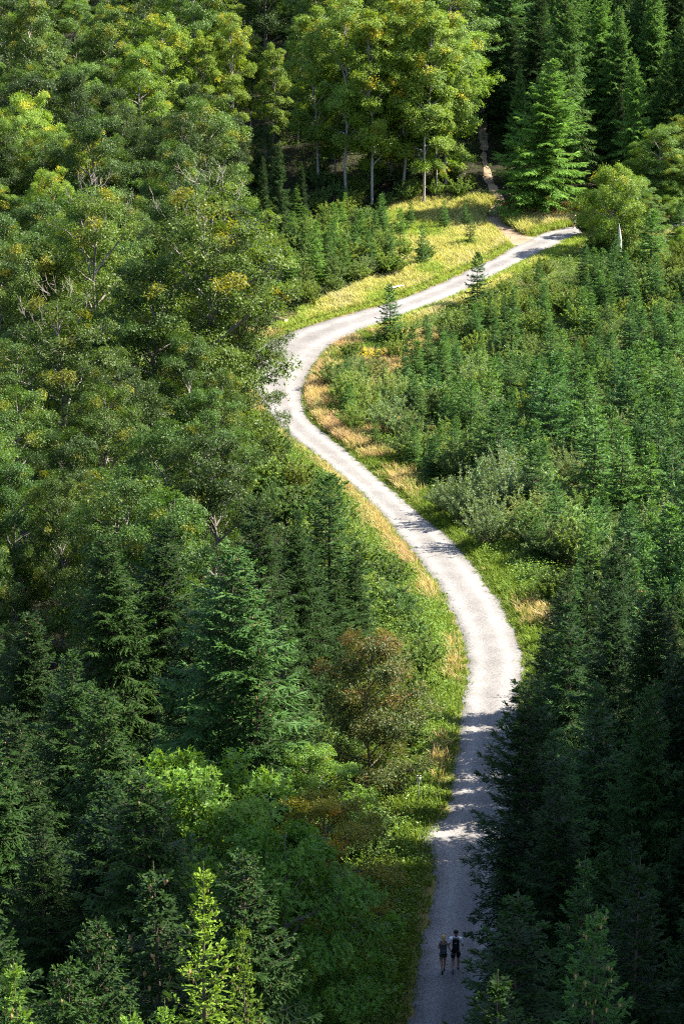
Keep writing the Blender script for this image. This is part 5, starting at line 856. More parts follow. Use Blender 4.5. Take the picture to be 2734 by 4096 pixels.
        ('sapling1', -2.2, 141.7, 2.46, 1.15, (1.55, 1.42, 1.0)), ('sapling0', -7.4, 174.2, 1.6, 1.13, (1.2, 1.05, 0.7)), ('willow1', -7.95, 170.0, 1.82, 1.13, (1.2, 1.05, 0.7)), ('sapling1', -4.0, 159.5, 1.89, 1.24, (1, 1, 1)),
        ('sapling1', -4.43, 154.5, 2.03, 0.95, (0.8, 0.95, 0.9)), ('sapling1', 1.41, 124.7, 2.28, 1.21, (1.55, 1.42, 1.0)), ('sapling0', 1.82, 111.0, 2.55, 1.03, (1, 1, 1)), ('sapling1', -1.77, 160.0, 1.45, 0.96, (1, 1, 1)),
        ('sapling1', -1.87, 81.0, 1.99, 1.12, (0.8, 0.95, 0.9)), ('sapling1', -5.85, 156.6, 2.42, 1.27, (1.55, 1.42, 1.0)), ('sapling1', 1.17, 134.3, 2.74, 1.18, (1.55, 1.42, 1.0)), ('sapling1', 1.26, 112.7, 2.23, 1.06, (1.2, 1.05, 0.7)),
        ('willow1', 2.76, 126.4, 2.78, 1.19, (0.8, 0.95, 0.9)), ('sapling0', -1.13, 148.4, 2.0, 1.27, (1.55, 1.42, 1.0)), ('sapling1', -3.03, 75.0, 2.52, 1.29, (1.55, 1.42, 1.0)), ('sapling0', 3.32, 120.5, 1.41, 1.02, (1.2, 1.05, 0.7)),
        ('sapling1', -1.82, 152.0, 2.02, 1.13, (1.2, 1.05, 0.7)), ('sapling0', 1.45, 114.1, 2.23, 1.14, (1.2, 1.05, 0.7)), ('sapling0', 1.5, 106.3, 3.18, 1.16, (1, 1, 1)), ('sapling1', 2.7, 136.5, 1.6, 1.01, (1, 1, 1)),
        ('sapling1', -5.49, 170.5, 1.13, 1.13, (1.2, 1.05, 0.7)), ('willow1', -2.98, 90.9, 2.75, 1.1, (1, 1, 1)), ('sapling1', -1.53, 157.2, 1.55, 1.28, (1, 1, 1)), ('willow1', -0.73, 99.5, 2.67, 1.29, (0.8, 0.95, 0.9)),
        ('willow1', -2.6, 82.6, 1.64, 1.04, (1.55, 1.42, 1.0)), ('sapling1', -6.09, 175.1, 1.78, 1.21, (1.55, 1.42, 1.0)), ('sapling0', 0.95, 102.9, 2.59, 1.09, (1.55, 1.42, 1.0)), ('sapling1', 2.44, 132.5, 2.1, 1.11, (1, 1, 1)),
        ('sapling1', 1.91, 117.5, 1.86, 1.2, (1.55, 1.42, 1.0)), ('sapling0', 4.31, 119.3, 1.88, 0.98, (1, 1, 1)), ('sapling1', -0.99, 136.1, 1.96, 0.97, (1.2, 1.05, 0.7)), ('sapling0', -1.39, 95.6, 1.42, 0.97, (1, 1, 1)),
        ('sapling1', 2.28, 99.6, 0.98, 1.02, (1.55, 1.42, 1.0)), ('sapling0', 1.33, 119.7, 2.32, 1.27, (1.55, 1.42, 1.0)), ('willow1', 3.99, 126.7, 1.3, 1.05, (1, 1, 1)), ('sapling1', -5.0, 78.6, 1.59, 1.07, (0.8, 0.95, 0.9)),
        ('sapling0', -8.26, 166.4, 1.65, 1.26, (1.55, 1.42, 1.0)), ('sapling0', 0.6, 93.1, 1.08, 1.11, (1.55, 1.42, 1.0)), ('willow1', -0.46, 76.3, 1.86, 1.25, (1.55, 1.42, 1.0)), ('willow1', 0.26, 96.9, 1.8, 1.06, (1.2, 1.05, 0.7)),
        ('sapling1', 2.0, 140.2, 1.11, 0.96, (1, 1, 1)), ('willow1', 0.98, 127.2, 1.65, 1.23, (1, 1, 1)), ('sapling1', -2.19, 147.7, 2.3, 1.13, (0.8, 0.95, 0.9)), ('sapling1', -0.62, 82.4, 1.18, 1.05, (1.2, 1.05, 0.7)),
        ('sapling0', 1.63, 137.9, 1.31, 0.99, (1.55, 1.42, 1.0)), ('willow1', 0.12, 141.4, 3.1, 1.06, (1.55, 1.42, 1.0)), ('sapling1', -5.37, 167.1, 2.83, 1.15, (1.2, 1.05, 0.7)), ('willow1', 0.29, 118.8, 1.6, 1.14, (1.2, 1.05, 0.7)),
        ('sapling1', 1.61, 95.0, 1.25, 1.07, (1.2, 1.05, 0.7)), ('sapling1', 0.53, 143.7, 1.68, 1.06, (0.8, 0.95, 0.9)), ('willow1', -1.63, 135.0, 2.08, 1.08, (0.8, 0.95, 0.9)), ('willow1', -9.92, 172.9, 2.25, 0.98, (1, 1, 1)),
        ('sapling1', -2.28, 77.8, 1.67, 1.07, (0.8, 0.95, 0.9)), ('sapling0', -4.73, 162.6, 2.4, 1.22, (1, 1, 1)), ('sapling1', -2.66, 157.3, 1.95, 1.29, (0.8, 0.95, 0.9)), ('sapling1', -1.81, 142.8, 2.23, 1.21, (1.55, 1.42, 1.0)),
        ('sapling1', 0.37, 95.0, 2.35, 1.04, (1.2, 1.05, 0.7)), ('sapling1', -0.12, 86.4, 1.36, 1.07, (0.8, 0.95, 0.9)), ('sapling1', 3.66, 125.0, 1.3, 1.07, (1.55, 1.42, 1.0)), ('sapling0', -2.16, 89.0, 2.26, 1.07, (1.55, 1.42, 1.0)),
        ('sapling1', -5.72, 169.2, 3.04, 0.97, (1.55, 1.42, 1.0)), ('willow1', -0.21, 139.3, 1.42, 1.24, (1, 1, 1)), ('willow1', -4.75, 168.3, 1.96, 1.01, (1.55, 1.42, 1.0)), ('willow1', -3.44, 78.8, 1.44, 1.22, (1.55, 1.42, 1.0)),
        ('sapling1', 3.83, 113.2, 1.94, 0.96, (1.55, 1.42, 1.0)), ('sapling1', 3.52, 128.0, 1.39, 1.14, (0.8, 0.95, 0.9)), ('sapling1', 2.49, 105.2, 1.89, 1.05, (0.8, 0.95, 0.9)), ('willow1', -5.16, 160.8, 1.58, 1.07, (1.55, 1.42, 1.0)),
        ('willow1', 1.79, 100.7, 1.07, 1.11, (1, 1, 1)), ('sapling1', -2.38, 158.9, 1.75, 1.27, (1.55, 1.42, 1.0)), ('willow1', 1.66, 138.8, 0.96, 1.09, (1.2, 1.05, 0.7)), ('sapling1', 0.15, 91.9, 1.87, 1.07, (0.8, 0.95, 0.9)),
        ('willow1', -9.37, 170.4, 3.16, 1.28, (1.2, 1.05, 0.7)), ('sapling0', 2.63, 107.6, 2.04, 0.99, (1, 1, 1)), ('willow1', -0.26, 127.8, 3.14, 1.29, (1, 1, 1)), ('sapling1', -0.54, 150.4, 1.33, 1.2, (1.55, 1.42, 1.0)),
        ('sapling0', -2.55, 138.9, 2.27, 1.29, (0.8, 0.95, 0.9)), ('willow1', 2.0, 109.6, 1.74, 0.98, (1, 1, 1)), ('sapling1', 0.83, 93.8, 1.94, 1.3, (1, 1, 1)), ('sapling1', 0.94, 86.9, 1.83, 1.22, (1, 1, 1)),
        ('willow1', -4.89, 74.5, 2.91, 1.22, (1.2, 1.05, 0.7)), ('willow1', 0.23, 81.5, 0.99, 0.99, (0.8, 0.95, 0.9)), ('sapling1', -0.65, 96.5, 1.68, 0.99, (0.8, 0.95, 0.9)), ('sapling1', 2.11, 104.3, 1.39, 1.26, (0.8, 0.95, 0.9)),
        ('sapling1', -0.82, 74.2, 1.85, 1.15, (1, 1, 1)), ('sapling0', -1.03, 87.8, 1.88, 1.0, (1, 1, 1)), ('sapling1', 0.84, 138.7, 1.54, 1.25, (1.2, 1.05, 0.7)), ('sapling1', 0.61, 85.8, 1.42, 1.26, (1, 1, 1)),
        ('sapling1', -0.06, 148.8, 2.03, 1.08, (1.55, 1.42, 1.0)), ('sapling1', -2.34, 98.8, 1.84, 1.02, (0.8, 0.95, 0.9)), ('sapling1', -4.89, 155.9, 2.01, 1.09, (0.8, 0.95, 0.9)), ('willow1', 1.92, 131.4, 1.7, 1.27, (1, 1, 1)),
        ('sapling1', -2.1, 137.4, 1.93, 1.0, (1.2, 1.05, 0.7)), ('sapling0', -0.23, 85.1, 1.48, 1.03, (1.55, 1.42, 1.0)),
    ]),
    ('beech_tree', 'beech filling the dense wood behind the big beeches at the bend', 'tree', 'beeches in the wood behind the bend', [
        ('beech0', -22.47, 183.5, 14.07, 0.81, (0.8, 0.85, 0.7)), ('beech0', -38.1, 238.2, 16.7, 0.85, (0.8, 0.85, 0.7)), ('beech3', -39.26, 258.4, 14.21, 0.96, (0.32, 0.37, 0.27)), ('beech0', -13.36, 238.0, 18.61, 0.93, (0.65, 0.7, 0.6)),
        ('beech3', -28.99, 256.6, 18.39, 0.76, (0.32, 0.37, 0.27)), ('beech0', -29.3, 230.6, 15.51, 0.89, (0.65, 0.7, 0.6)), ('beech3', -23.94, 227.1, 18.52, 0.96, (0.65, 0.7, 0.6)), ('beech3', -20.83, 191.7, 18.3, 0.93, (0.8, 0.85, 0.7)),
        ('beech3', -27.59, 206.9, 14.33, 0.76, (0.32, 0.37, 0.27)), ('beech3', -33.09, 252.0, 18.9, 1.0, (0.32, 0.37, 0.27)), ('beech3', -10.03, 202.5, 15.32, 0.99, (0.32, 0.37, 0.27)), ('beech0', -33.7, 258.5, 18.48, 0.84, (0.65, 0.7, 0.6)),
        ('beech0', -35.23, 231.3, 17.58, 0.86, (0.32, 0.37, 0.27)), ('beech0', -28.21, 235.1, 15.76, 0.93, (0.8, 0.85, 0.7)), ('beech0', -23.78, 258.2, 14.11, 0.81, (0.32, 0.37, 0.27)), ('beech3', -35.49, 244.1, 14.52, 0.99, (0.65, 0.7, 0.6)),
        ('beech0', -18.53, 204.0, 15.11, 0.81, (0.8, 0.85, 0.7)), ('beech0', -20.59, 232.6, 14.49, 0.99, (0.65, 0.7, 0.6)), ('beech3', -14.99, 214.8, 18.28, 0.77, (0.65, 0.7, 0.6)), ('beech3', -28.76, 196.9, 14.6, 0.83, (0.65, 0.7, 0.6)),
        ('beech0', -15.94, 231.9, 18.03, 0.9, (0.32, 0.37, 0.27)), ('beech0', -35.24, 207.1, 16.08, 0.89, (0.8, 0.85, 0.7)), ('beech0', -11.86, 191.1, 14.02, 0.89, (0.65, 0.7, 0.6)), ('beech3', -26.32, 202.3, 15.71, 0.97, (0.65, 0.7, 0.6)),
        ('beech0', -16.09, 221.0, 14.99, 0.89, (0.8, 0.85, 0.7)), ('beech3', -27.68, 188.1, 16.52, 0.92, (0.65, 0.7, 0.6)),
    ]),
    ('beech_tree', 'beech among the close-packed trees up the far slope', 'tree', 'beeches filling the far slope', [
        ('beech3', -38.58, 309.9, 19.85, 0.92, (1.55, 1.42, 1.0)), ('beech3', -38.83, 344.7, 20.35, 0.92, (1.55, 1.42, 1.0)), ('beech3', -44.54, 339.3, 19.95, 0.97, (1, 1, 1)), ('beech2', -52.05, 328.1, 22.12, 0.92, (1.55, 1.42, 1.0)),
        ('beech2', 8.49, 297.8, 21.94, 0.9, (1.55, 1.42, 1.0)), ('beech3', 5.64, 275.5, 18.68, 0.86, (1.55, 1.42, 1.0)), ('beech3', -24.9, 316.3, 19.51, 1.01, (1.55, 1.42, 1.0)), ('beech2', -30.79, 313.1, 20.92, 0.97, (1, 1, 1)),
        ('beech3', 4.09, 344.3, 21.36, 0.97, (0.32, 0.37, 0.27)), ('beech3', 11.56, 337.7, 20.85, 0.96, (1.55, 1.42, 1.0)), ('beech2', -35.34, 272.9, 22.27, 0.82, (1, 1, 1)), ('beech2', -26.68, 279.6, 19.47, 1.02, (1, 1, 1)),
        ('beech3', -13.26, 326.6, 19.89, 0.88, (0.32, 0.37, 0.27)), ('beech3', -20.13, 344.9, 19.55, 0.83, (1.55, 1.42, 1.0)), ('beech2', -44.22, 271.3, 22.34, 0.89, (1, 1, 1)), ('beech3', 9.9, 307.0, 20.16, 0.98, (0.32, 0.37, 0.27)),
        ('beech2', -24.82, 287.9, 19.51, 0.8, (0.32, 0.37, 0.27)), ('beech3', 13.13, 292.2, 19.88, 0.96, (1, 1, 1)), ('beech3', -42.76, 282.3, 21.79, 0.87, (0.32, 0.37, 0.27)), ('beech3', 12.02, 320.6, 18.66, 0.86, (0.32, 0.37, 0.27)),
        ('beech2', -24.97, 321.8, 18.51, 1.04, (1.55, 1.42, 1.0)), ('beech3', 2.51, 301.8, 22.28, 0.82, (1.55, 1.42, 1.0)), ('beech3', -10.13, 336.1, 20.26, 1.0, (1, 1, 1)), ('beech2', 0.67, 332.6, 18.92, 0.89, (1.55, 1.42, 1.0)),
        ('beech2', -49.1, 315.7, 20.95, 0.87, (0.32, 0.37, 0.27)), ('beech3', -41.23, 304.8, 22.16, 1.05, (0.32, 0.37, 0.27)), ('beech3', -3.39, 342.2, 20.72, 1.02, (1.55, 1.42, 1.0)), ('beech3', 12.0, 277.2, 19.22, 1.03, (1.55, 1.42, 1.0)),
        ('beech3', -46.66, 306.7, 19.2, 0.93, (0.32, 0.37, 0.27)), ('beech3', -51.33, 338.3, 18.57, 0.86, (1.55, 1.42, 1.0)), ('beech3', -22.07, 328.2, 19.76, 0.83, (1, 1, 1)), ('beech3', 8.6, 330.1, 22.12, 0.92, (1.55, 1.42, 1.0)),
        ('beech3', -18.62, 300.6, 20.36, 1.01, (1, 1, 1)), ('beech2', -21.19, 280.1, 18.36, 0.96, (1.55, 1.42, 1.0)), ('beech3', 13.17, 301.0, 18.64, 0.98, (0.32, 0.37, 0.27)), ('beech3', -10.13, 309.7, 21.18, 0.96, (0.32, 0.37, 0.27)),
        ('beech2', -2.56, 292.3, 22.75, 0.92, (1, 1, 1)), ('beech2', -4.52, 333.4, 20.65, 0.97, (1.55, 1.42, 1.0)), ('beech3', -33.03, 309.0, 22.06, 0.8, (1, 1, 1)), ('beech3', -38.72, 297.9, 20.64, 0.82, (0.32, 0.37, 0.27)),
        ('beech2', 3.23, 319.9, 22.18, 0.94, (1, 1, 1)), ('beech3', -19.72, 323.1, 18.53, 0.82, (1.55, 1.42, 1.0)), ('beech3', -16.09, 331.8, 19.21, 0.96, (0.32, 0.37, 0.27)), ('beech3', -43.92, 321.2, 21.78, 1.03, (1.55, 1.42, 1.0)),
    ]),
    ('spruce_tree', 'spruce in the close dark ranks up the far slope', 'tree', 'spruces filling the far slope', [
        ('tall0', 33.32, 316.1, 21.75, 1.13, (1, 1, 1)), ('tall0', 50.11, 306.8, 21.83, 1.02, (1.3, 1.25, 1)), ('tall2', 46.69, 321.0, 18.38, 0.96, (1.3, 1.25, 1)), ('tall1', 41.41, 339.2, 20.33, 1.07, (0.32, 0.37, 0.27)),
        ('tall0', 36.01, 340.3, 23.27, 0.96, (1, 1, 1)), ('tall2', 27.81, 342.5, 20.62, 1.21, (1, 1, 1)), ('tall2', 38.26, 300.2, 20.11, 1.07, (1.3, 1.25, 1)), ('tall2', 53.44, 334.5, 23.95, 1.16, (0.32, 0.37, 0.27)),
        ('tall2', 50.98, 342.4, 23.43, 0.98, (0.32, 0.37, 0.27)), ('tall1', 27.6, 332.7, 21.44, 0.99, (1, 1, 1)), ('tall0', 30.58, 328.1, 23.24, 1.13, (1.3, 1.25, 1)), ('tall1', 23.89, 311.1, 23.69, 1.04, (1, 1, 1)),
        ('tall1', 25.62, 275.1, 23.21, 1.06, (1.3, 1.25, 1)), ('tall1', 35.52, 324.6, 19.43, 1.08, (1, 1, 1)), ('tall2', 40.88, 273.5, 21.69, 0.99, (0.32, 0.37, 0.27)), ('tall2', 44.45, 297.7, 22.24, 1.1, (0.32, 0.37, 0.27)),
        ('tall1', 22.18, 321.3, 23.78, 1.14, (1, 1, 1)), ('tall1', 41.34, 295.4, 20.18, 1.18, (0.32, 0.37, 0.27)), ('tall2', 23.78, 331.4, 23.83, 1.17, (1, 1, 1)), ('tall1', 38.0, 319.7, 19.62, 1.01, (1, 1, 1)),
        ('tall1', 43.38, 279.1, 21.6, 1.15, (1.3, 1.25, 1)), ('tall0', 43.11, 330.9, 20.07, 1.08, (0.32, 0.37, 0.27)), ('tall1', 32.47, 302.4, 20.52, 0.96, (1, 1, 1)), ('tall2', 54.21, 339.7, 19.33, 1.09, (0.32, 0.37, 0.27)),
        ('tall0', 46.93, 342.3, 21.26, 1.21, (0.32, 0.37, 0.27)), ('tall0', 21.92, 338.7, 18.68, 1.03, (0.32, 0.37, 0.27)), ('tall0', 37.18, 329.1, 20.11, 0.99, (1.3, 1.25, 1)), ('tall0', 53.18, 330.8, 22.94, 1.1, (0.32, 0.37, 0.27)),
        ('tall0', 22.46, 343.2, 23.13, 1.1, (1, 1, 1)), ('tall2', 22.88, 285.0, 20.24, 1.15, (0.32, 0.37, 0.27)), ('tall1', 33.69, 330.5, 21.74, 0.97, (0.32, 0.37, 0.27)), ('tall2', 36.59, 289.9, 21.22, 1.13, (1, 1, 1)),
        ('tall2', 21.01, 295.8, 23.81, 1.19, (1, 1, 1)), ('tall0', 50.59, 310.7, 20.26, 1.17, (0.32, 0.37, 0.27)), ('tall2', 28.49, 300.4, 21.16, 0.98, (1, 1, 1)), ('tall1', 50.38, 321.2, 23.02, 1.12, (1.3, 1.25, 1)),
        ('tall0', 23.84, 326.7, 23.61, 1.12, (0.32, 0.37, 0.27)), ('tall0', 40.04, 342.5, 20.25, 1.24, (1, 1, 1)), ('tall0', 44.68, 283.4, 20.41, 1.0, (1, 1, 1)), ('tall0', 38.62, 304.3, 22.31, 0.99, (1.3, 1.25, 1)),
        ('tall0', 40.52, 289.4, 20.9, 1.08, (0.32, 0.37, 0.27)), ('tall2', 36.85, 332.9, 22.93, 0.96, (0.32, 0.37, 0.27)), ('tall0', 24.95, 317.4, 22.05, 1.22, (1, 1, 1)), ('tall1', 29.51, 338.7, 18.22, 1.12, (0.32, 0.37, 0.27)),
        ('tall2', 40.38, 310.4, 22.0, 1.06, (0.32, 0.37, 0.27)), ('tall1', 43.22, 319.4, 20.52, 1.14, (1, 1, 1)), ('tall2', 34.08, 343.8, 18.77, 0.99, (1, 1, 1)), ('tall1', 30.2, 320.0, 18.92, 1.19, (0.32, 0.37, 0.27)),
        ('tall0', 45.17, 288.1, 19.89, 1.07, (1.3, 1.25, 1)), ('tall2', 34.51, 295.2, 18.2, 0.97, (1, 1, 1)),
    ]),
    ('beech_tree', 'beech in the shaded wood below the big beeches left of the road', 'tree', 'shaded beeches left of the road', [
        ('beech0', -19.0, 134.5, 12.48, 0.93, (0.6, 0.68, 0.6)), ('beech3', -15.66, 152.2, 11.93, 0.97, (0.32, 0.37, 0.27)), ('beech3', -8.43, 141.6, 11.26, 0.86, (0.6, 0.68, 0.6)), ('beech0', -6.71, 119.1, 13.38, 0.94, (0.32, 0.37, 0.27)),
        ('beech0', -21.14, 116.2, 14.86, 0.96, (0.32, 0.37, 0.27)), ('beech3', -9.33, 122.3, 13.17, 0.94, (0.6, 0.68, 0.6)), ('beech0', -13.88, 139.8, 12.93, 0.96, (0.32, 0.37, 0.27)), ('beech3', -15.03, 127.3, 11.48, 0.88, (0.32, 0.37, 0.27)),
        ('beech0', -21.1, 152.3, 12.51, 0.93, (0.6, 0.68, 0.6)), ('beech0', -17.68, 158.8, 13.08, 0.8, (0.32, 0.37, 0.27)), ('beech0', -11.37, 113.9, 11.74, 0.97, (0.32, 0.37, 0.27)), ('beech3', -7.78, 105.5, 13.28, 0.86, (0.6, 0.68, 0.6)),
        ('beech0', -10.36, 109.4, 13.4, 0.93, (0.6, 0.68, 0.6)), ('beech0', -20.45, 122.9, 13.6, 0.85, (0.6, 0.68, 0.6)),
    ]),
    ('leafy_shrub', 'shrub in the scrub between the clearing and the beeches', 'shrub', 'scrub beside the clearing', [
        ('willow1', 1.79, 233.7, 2.31, 1.28, (1.55, 1.42, 1.0)), ('sapling1', -3.38, 243.4, 1.84, 1.12, (0.9, 1, 0.9)), ('sapling0', -10.96, 231.8, 2.24, 1.23, (0.9, 1, 0.9)), ('sapling1', -5.7, 224.9, 2.38, 1.11, (1.55, 1.42, 1.0)),
        ('willow1', -7.39, 223.0, 3.12, 1.26, (0.9, 1, 0.9)), ('sapling1', 2.43, 261.2, 1.81, 1.03, (1, 1, 1)), ('willow1', -9.48, 239.4, 3.47, 1.21, (1, 1, 1)), ('sapling1', -6.65, 246.3, 2.58, 1.04, (0.9, 1, 0.9)),
        ('sapling0', -10.1, 255.4, 3.05, 1.28, (0.9, 1, 0.9)), ('sapling0', -7.04, 244.1, 3.03, 1.21, (1.25, 1.15, 0.7)), ('willow1', -10.8, 261.4, 2.79, 0.92, (1.55, 1.42, 1.0)), ('sapling0', 1.16, 238.2, 3.38, 1.26, (1.25, 1.15, 0.7)),
        ('willow1', -8.64, 242.3, 3.35, 1.27, (1.25, 1.15, 0.7)), ('willow1', -3.3, 251.9, 3.12, 1.0, (1.25, 1.15, 0.7)), ('sapling0', -9.18, 236.4, 2.14, 1.24, (1.55, 1.42, 1.0)), ('willow1', -6.82, 252.4, 2.26, 0.96, (1, 1, 1)),
        ('sapling1', -2.98, 235.9, 2.31, 1.14, (1.25, 1.15, 0.7)), ('willow1', -2.9, 245.1, 2.75, 1.07, (0.9, 1, 0.9)), ('willow1', -6.58, 239.1, 2.03, 1.09, (1, 1, 1)), ('willow1', -10.7, 225.9, 3.05, 0.94, (1.55, 1.42, 1.0)),
        ('sapling1', 2.09, 236.9, 2.03, 1.0, (1, 1, 1)), ('sapling1', 0.99, 252.8, 1.99, 1.11, (1.55, 1.42, 1.0)), ('sapling1', -4.94, 251.4, 2.44, 1.16, (1, 1, 1)), ('sapling1', -1.72, 242.2, 2.56, 0.95, (1.55, 1.42, 1.0)),
        ('sapling0', -6.66, 226.8, 2.08, 1.11, (0.9, 1, 0.9)), ('willow1', -10.25, 251.4, 2.79, 1.22, (0.9, 1, 0.9)), ('willow1', -10.93, 221.3, 2.06, 1.21, (1.55, 1.42, 1.0)), ('sapling1', 2.08, 259.3, 2.51, 0.97, (1, 1, 1)),
        ('sapling1', -9.88, 243.1, 1.99, 1.19, (1.55, 1.42, 1.0)), ('willow1', -0.45, 243.4, 2.64, 0.94, (0.9, 1, 0.9)), ('sapling1', -0.5, 247.2, 2.27, 1.04, (1.25, 1.15, 0.7)), ('sapling1', -7.94, 241.0, 1.81, 1.04, (1.55, 1.42, 1.0)),
        ('sapling0', -8.67, 231.1, 2.41, 1.1, (1, 1, 1)), ('sapling1', -1.68, 238.1, 2.22, 1.18, (1, 1, 1)), ('sapling1', -0.01, 253.8, 1.96, 1.1, (1.25, 1.15, 0.7)), ('sapling1', 3.3, 236.2, 2.03, 1.2, (1, 1, 1)),
        ('sapling0', -10.67, 223.2, 3.27, 1.05, (1.55, 1.42, 1.0)), ('sapling0', -1.44, 256.1, 2.5, 0.95, (1.55, 1.42, 1.0)), ('sapling1', 4.16, 257.1, 1.86, 1.22, (1.55, 1.42, 1.0)), ('sapling0', -1.62, 259.4, 2.15, 1.3, (1, 1, 1)),
        ('sapling0', -9.55, 222.4, 2.68, 1.01, (0.9, 1, 0.9)), ('sapling0', -9.77, 228.1, 2.73, 1.13, (1, 1, 1)), ('sapling1', -7.98, 246.8, 2.26, 1.28, (1, 1, 1)), ('willow1', -5.97, 257.9, 2.07, 1.29, (0.9, 1, 0.9)),
        ('willow1', -7.0, 260.6, 2.68, 0.94, (1.55, 1.42, 1.0)), ('willow1', -4.45, 227.9, 2.08, 0.91, (1.55, 1.42, 1.0)), ('sapling0', -3.5, 225.7, 2.65, 1.25, (1, 1, 1)), ('sapling1', 0.12, 260.4, 1.86, 0.96, (1.55, 1.42, 1.0)),
        ('sapling1', -3.93, 237.3, 1.94, 1.16, (0.9, 1, 0.9)), ('willow1', -8.02, 253.9, 3.27, 0.91, (1.25, 1.15, 0.7)), ('sapling0', -0.72, 228.9, 2.18, 1.27, (1, 1, 1)), ('sapling0', -3.56, 230.4, 2.95, 0.94, (1, 1, 1)),
        ('willow1', -9.13, 244.6, 2.49, 0.94, (1.55, 1.42, 1.0)), ('sapling0', -3.07, 223.6, 2.84, 1.11, (1.25, 1.15, 0.7)), ('sapling1', -6.93, 256.0, 1.64, 1.23, (1.55, 1.42, 1.0)), ('willow1', 3.96, 246.3, 2.8, 1.09, (1.55, 1.42, 1.0)),
        ('sapling0', 3.03, 240.4, 3.35, 1.28, (1.25, 1.15, 0.7)), ('willow1', 2.75, 258.1, 2.63, 1.08, (0.9, 1, 0.9)), ('sapling1', -4.24, 253.1, 1.81, 1.12, (1.55, 1.42, 1.0)), ('willow1', -8.93, 261.7, 3.05, 1.1, (1.55, 1.42, 1.0)),
    ]),
    ('young_spruce', 'young spruce in the scrub beside the clearing', 'tree', 'young spruces in the scrub beside the clearing', [
        ('young2', -10.17, 258.0, 4.2, 1.11, (1.25, 1.15, 0.7)), ('young0', 4.41, 252.7, 3.86, 0.99, (1, 1, 1)), ('young0', -10.46, 245.9, 3.17, 0.95, (1.25, 1.15, 0.7)), ('young0', -2.56, 232.6, 4.72, 1.25, (1.55, 1.42, 1.0)),
        ('young2', -8.2, 259.5, 2.89, 0.91, (1.55, 1.42, 1.0)), ('young0', -5.11, 231.1, 4.36, 1.15, (1.55, 1.42, 1.0)), ('young0', -9.34, 253.0, 4.62, 1.09, (0.9, 1, 0.9)), ('young2', 1.9, 251.1, 3.41, 1.19, (1, 1, 1)),
        ('young2', -1.48, 240.0, 3.88, 1.25, (0.9, 1, 0.9)), ('young0', -0.98, 244.9, 3.99, 1.27, (0.9, 1, 0.9)), ('young2', -0.82, 248.7, 3.06, 0.97, (1.55, 1.42, 1.0)), ('young0', -7.24, 249.5, 2.91, 1.22, (1.25, 1.15, 0.7)),
        ('young2', 0.02, 255.4, 3.68, 1.17, (1.55, 1.42, 1.0)), ('young0', 2.85, 238.3, 4.38, 1.09, (0.9, 1, 0.9)), ('young0', -7.67, 225.2, 3.4, 1.0, (1.25, 1.15, 0.7)), ('young2', -10.98, 247.4, 3.22, 1.15, (1, 1, 1)),
        ('young2', -5.06, 261.1, 4.04, 1.07, (1.55, 1.42, 1.0)), ('young2', 0.34, 235.3, 4.01, 1.01, (1.55, 1.42, 1.0)), ('young0', -5.02, 263.7, 3.88, 0.95, (1.55, 1.42, 1.0)), ('young0', -10.98, 230.0, 4.46, 1.17, (1.55, 1.42, 1.0)),
        ('young0', 4.32, 255.5, 4.66, 0.94, (0.9, 1, 0.9)), ('young0', -4.43, 232.8, 3.02, 1.05, (1.55, 1.42, 1.0)), ('young2', -2.98, 234.4, 3.75, 1.27, (1.55, 1.42, 1.0)), ('young2', -7.88, 264.0, 3.18, 1.16, (1, 1, 1)),
    ]),
    ('leafy_sapling', 'sapling at the shaded wood edge above the clearing', 'sapling', 'saplings at the wood edge', [
        ('sapling1', 7.09, 272.8, 2.38, 1.25, (1, 1, 1)), ('willow1', 1.53, 270.7, 2.55, 1.04, (1.25, 1.15, 0.7)), ('sapling0', 2.96, 270.6, 3.28, 0.95, (0.9, 1, 0.9)), ('sapling1', -2.55, 272.5, 2.35, 1.01, (1, 1, 1)),
        ('sapling1', 6.28, 275.7, 1.52, 0.94, (1.55, 1.42, 1.0)), ('sapling0', 10.13, 272.7, 1.88, 0.94, (1.55, 1.42, 1.0)), ('sapling1', -1.35, 274.4, 1.57, 1.23, (1.55, 1.42, 1.0)), ('sapling1', -8.72, 265.0, 1.89, 1.0, (1.25, 1.15, 0.7)),
        ('sapling0', -10.38, 274.6, 3.34, 0.98, (0.9, 1, 0.9)), ('sapling1', -9.75, 273.4, 1.94, 1.15, (1, 1, 1)), ('sapling0', 3.03, 274.8, 3.04, 0.92, (1, 1, 1)), ('sapling0', -2.38, 266.4, 2.73, 1.24, (0.9, 1, 0.9)),
        ('willow1', 0.5, 266.8, 2.52, 1.03, (0.9, 1, 0.9)), ('sapling1', -2.85, 265.1, 1.91, 1.0, (1.55, 1.42, 1.0)), ('willow1', -4.23, 274.7, 2.42, 1.06, (1.25, 1.15, 0.7)), ('sapling0', 2.72, 269.1, 2.73, 1.14, (1.25, 1.15, 0.7)),
        ('willow1', -10.94, 265.1, 1.84, 0.96, (1.25, 1.15, 0.7)), ('willow1', -8.92, 272.4, 2.56, 0.98, (1.55, 1.42, 1.0)), ('sapling1', -9.61, 266.8, 2.34, 1.17, (1, 1, 1)), ('sapling0', 1.28, 265.5, 2.78, 1.27, (1.25, 1.15, 0.7)),
        ('sapling0', 1.1, 272.6, 2.27, 1.25, (1.55, 1.42, 1.0)), ('sapling0', 7.15, 268.2, 3.02, 1.16, (0.9, 1, 0.9)), ('willow1', -9.77, 264.1, 2.89, 1.15, (1.55, 1.42, 1.0)), ('willow1', 10.81, 270.1, 2.38, 1.02, (1.55, 1.42, 1.0)),
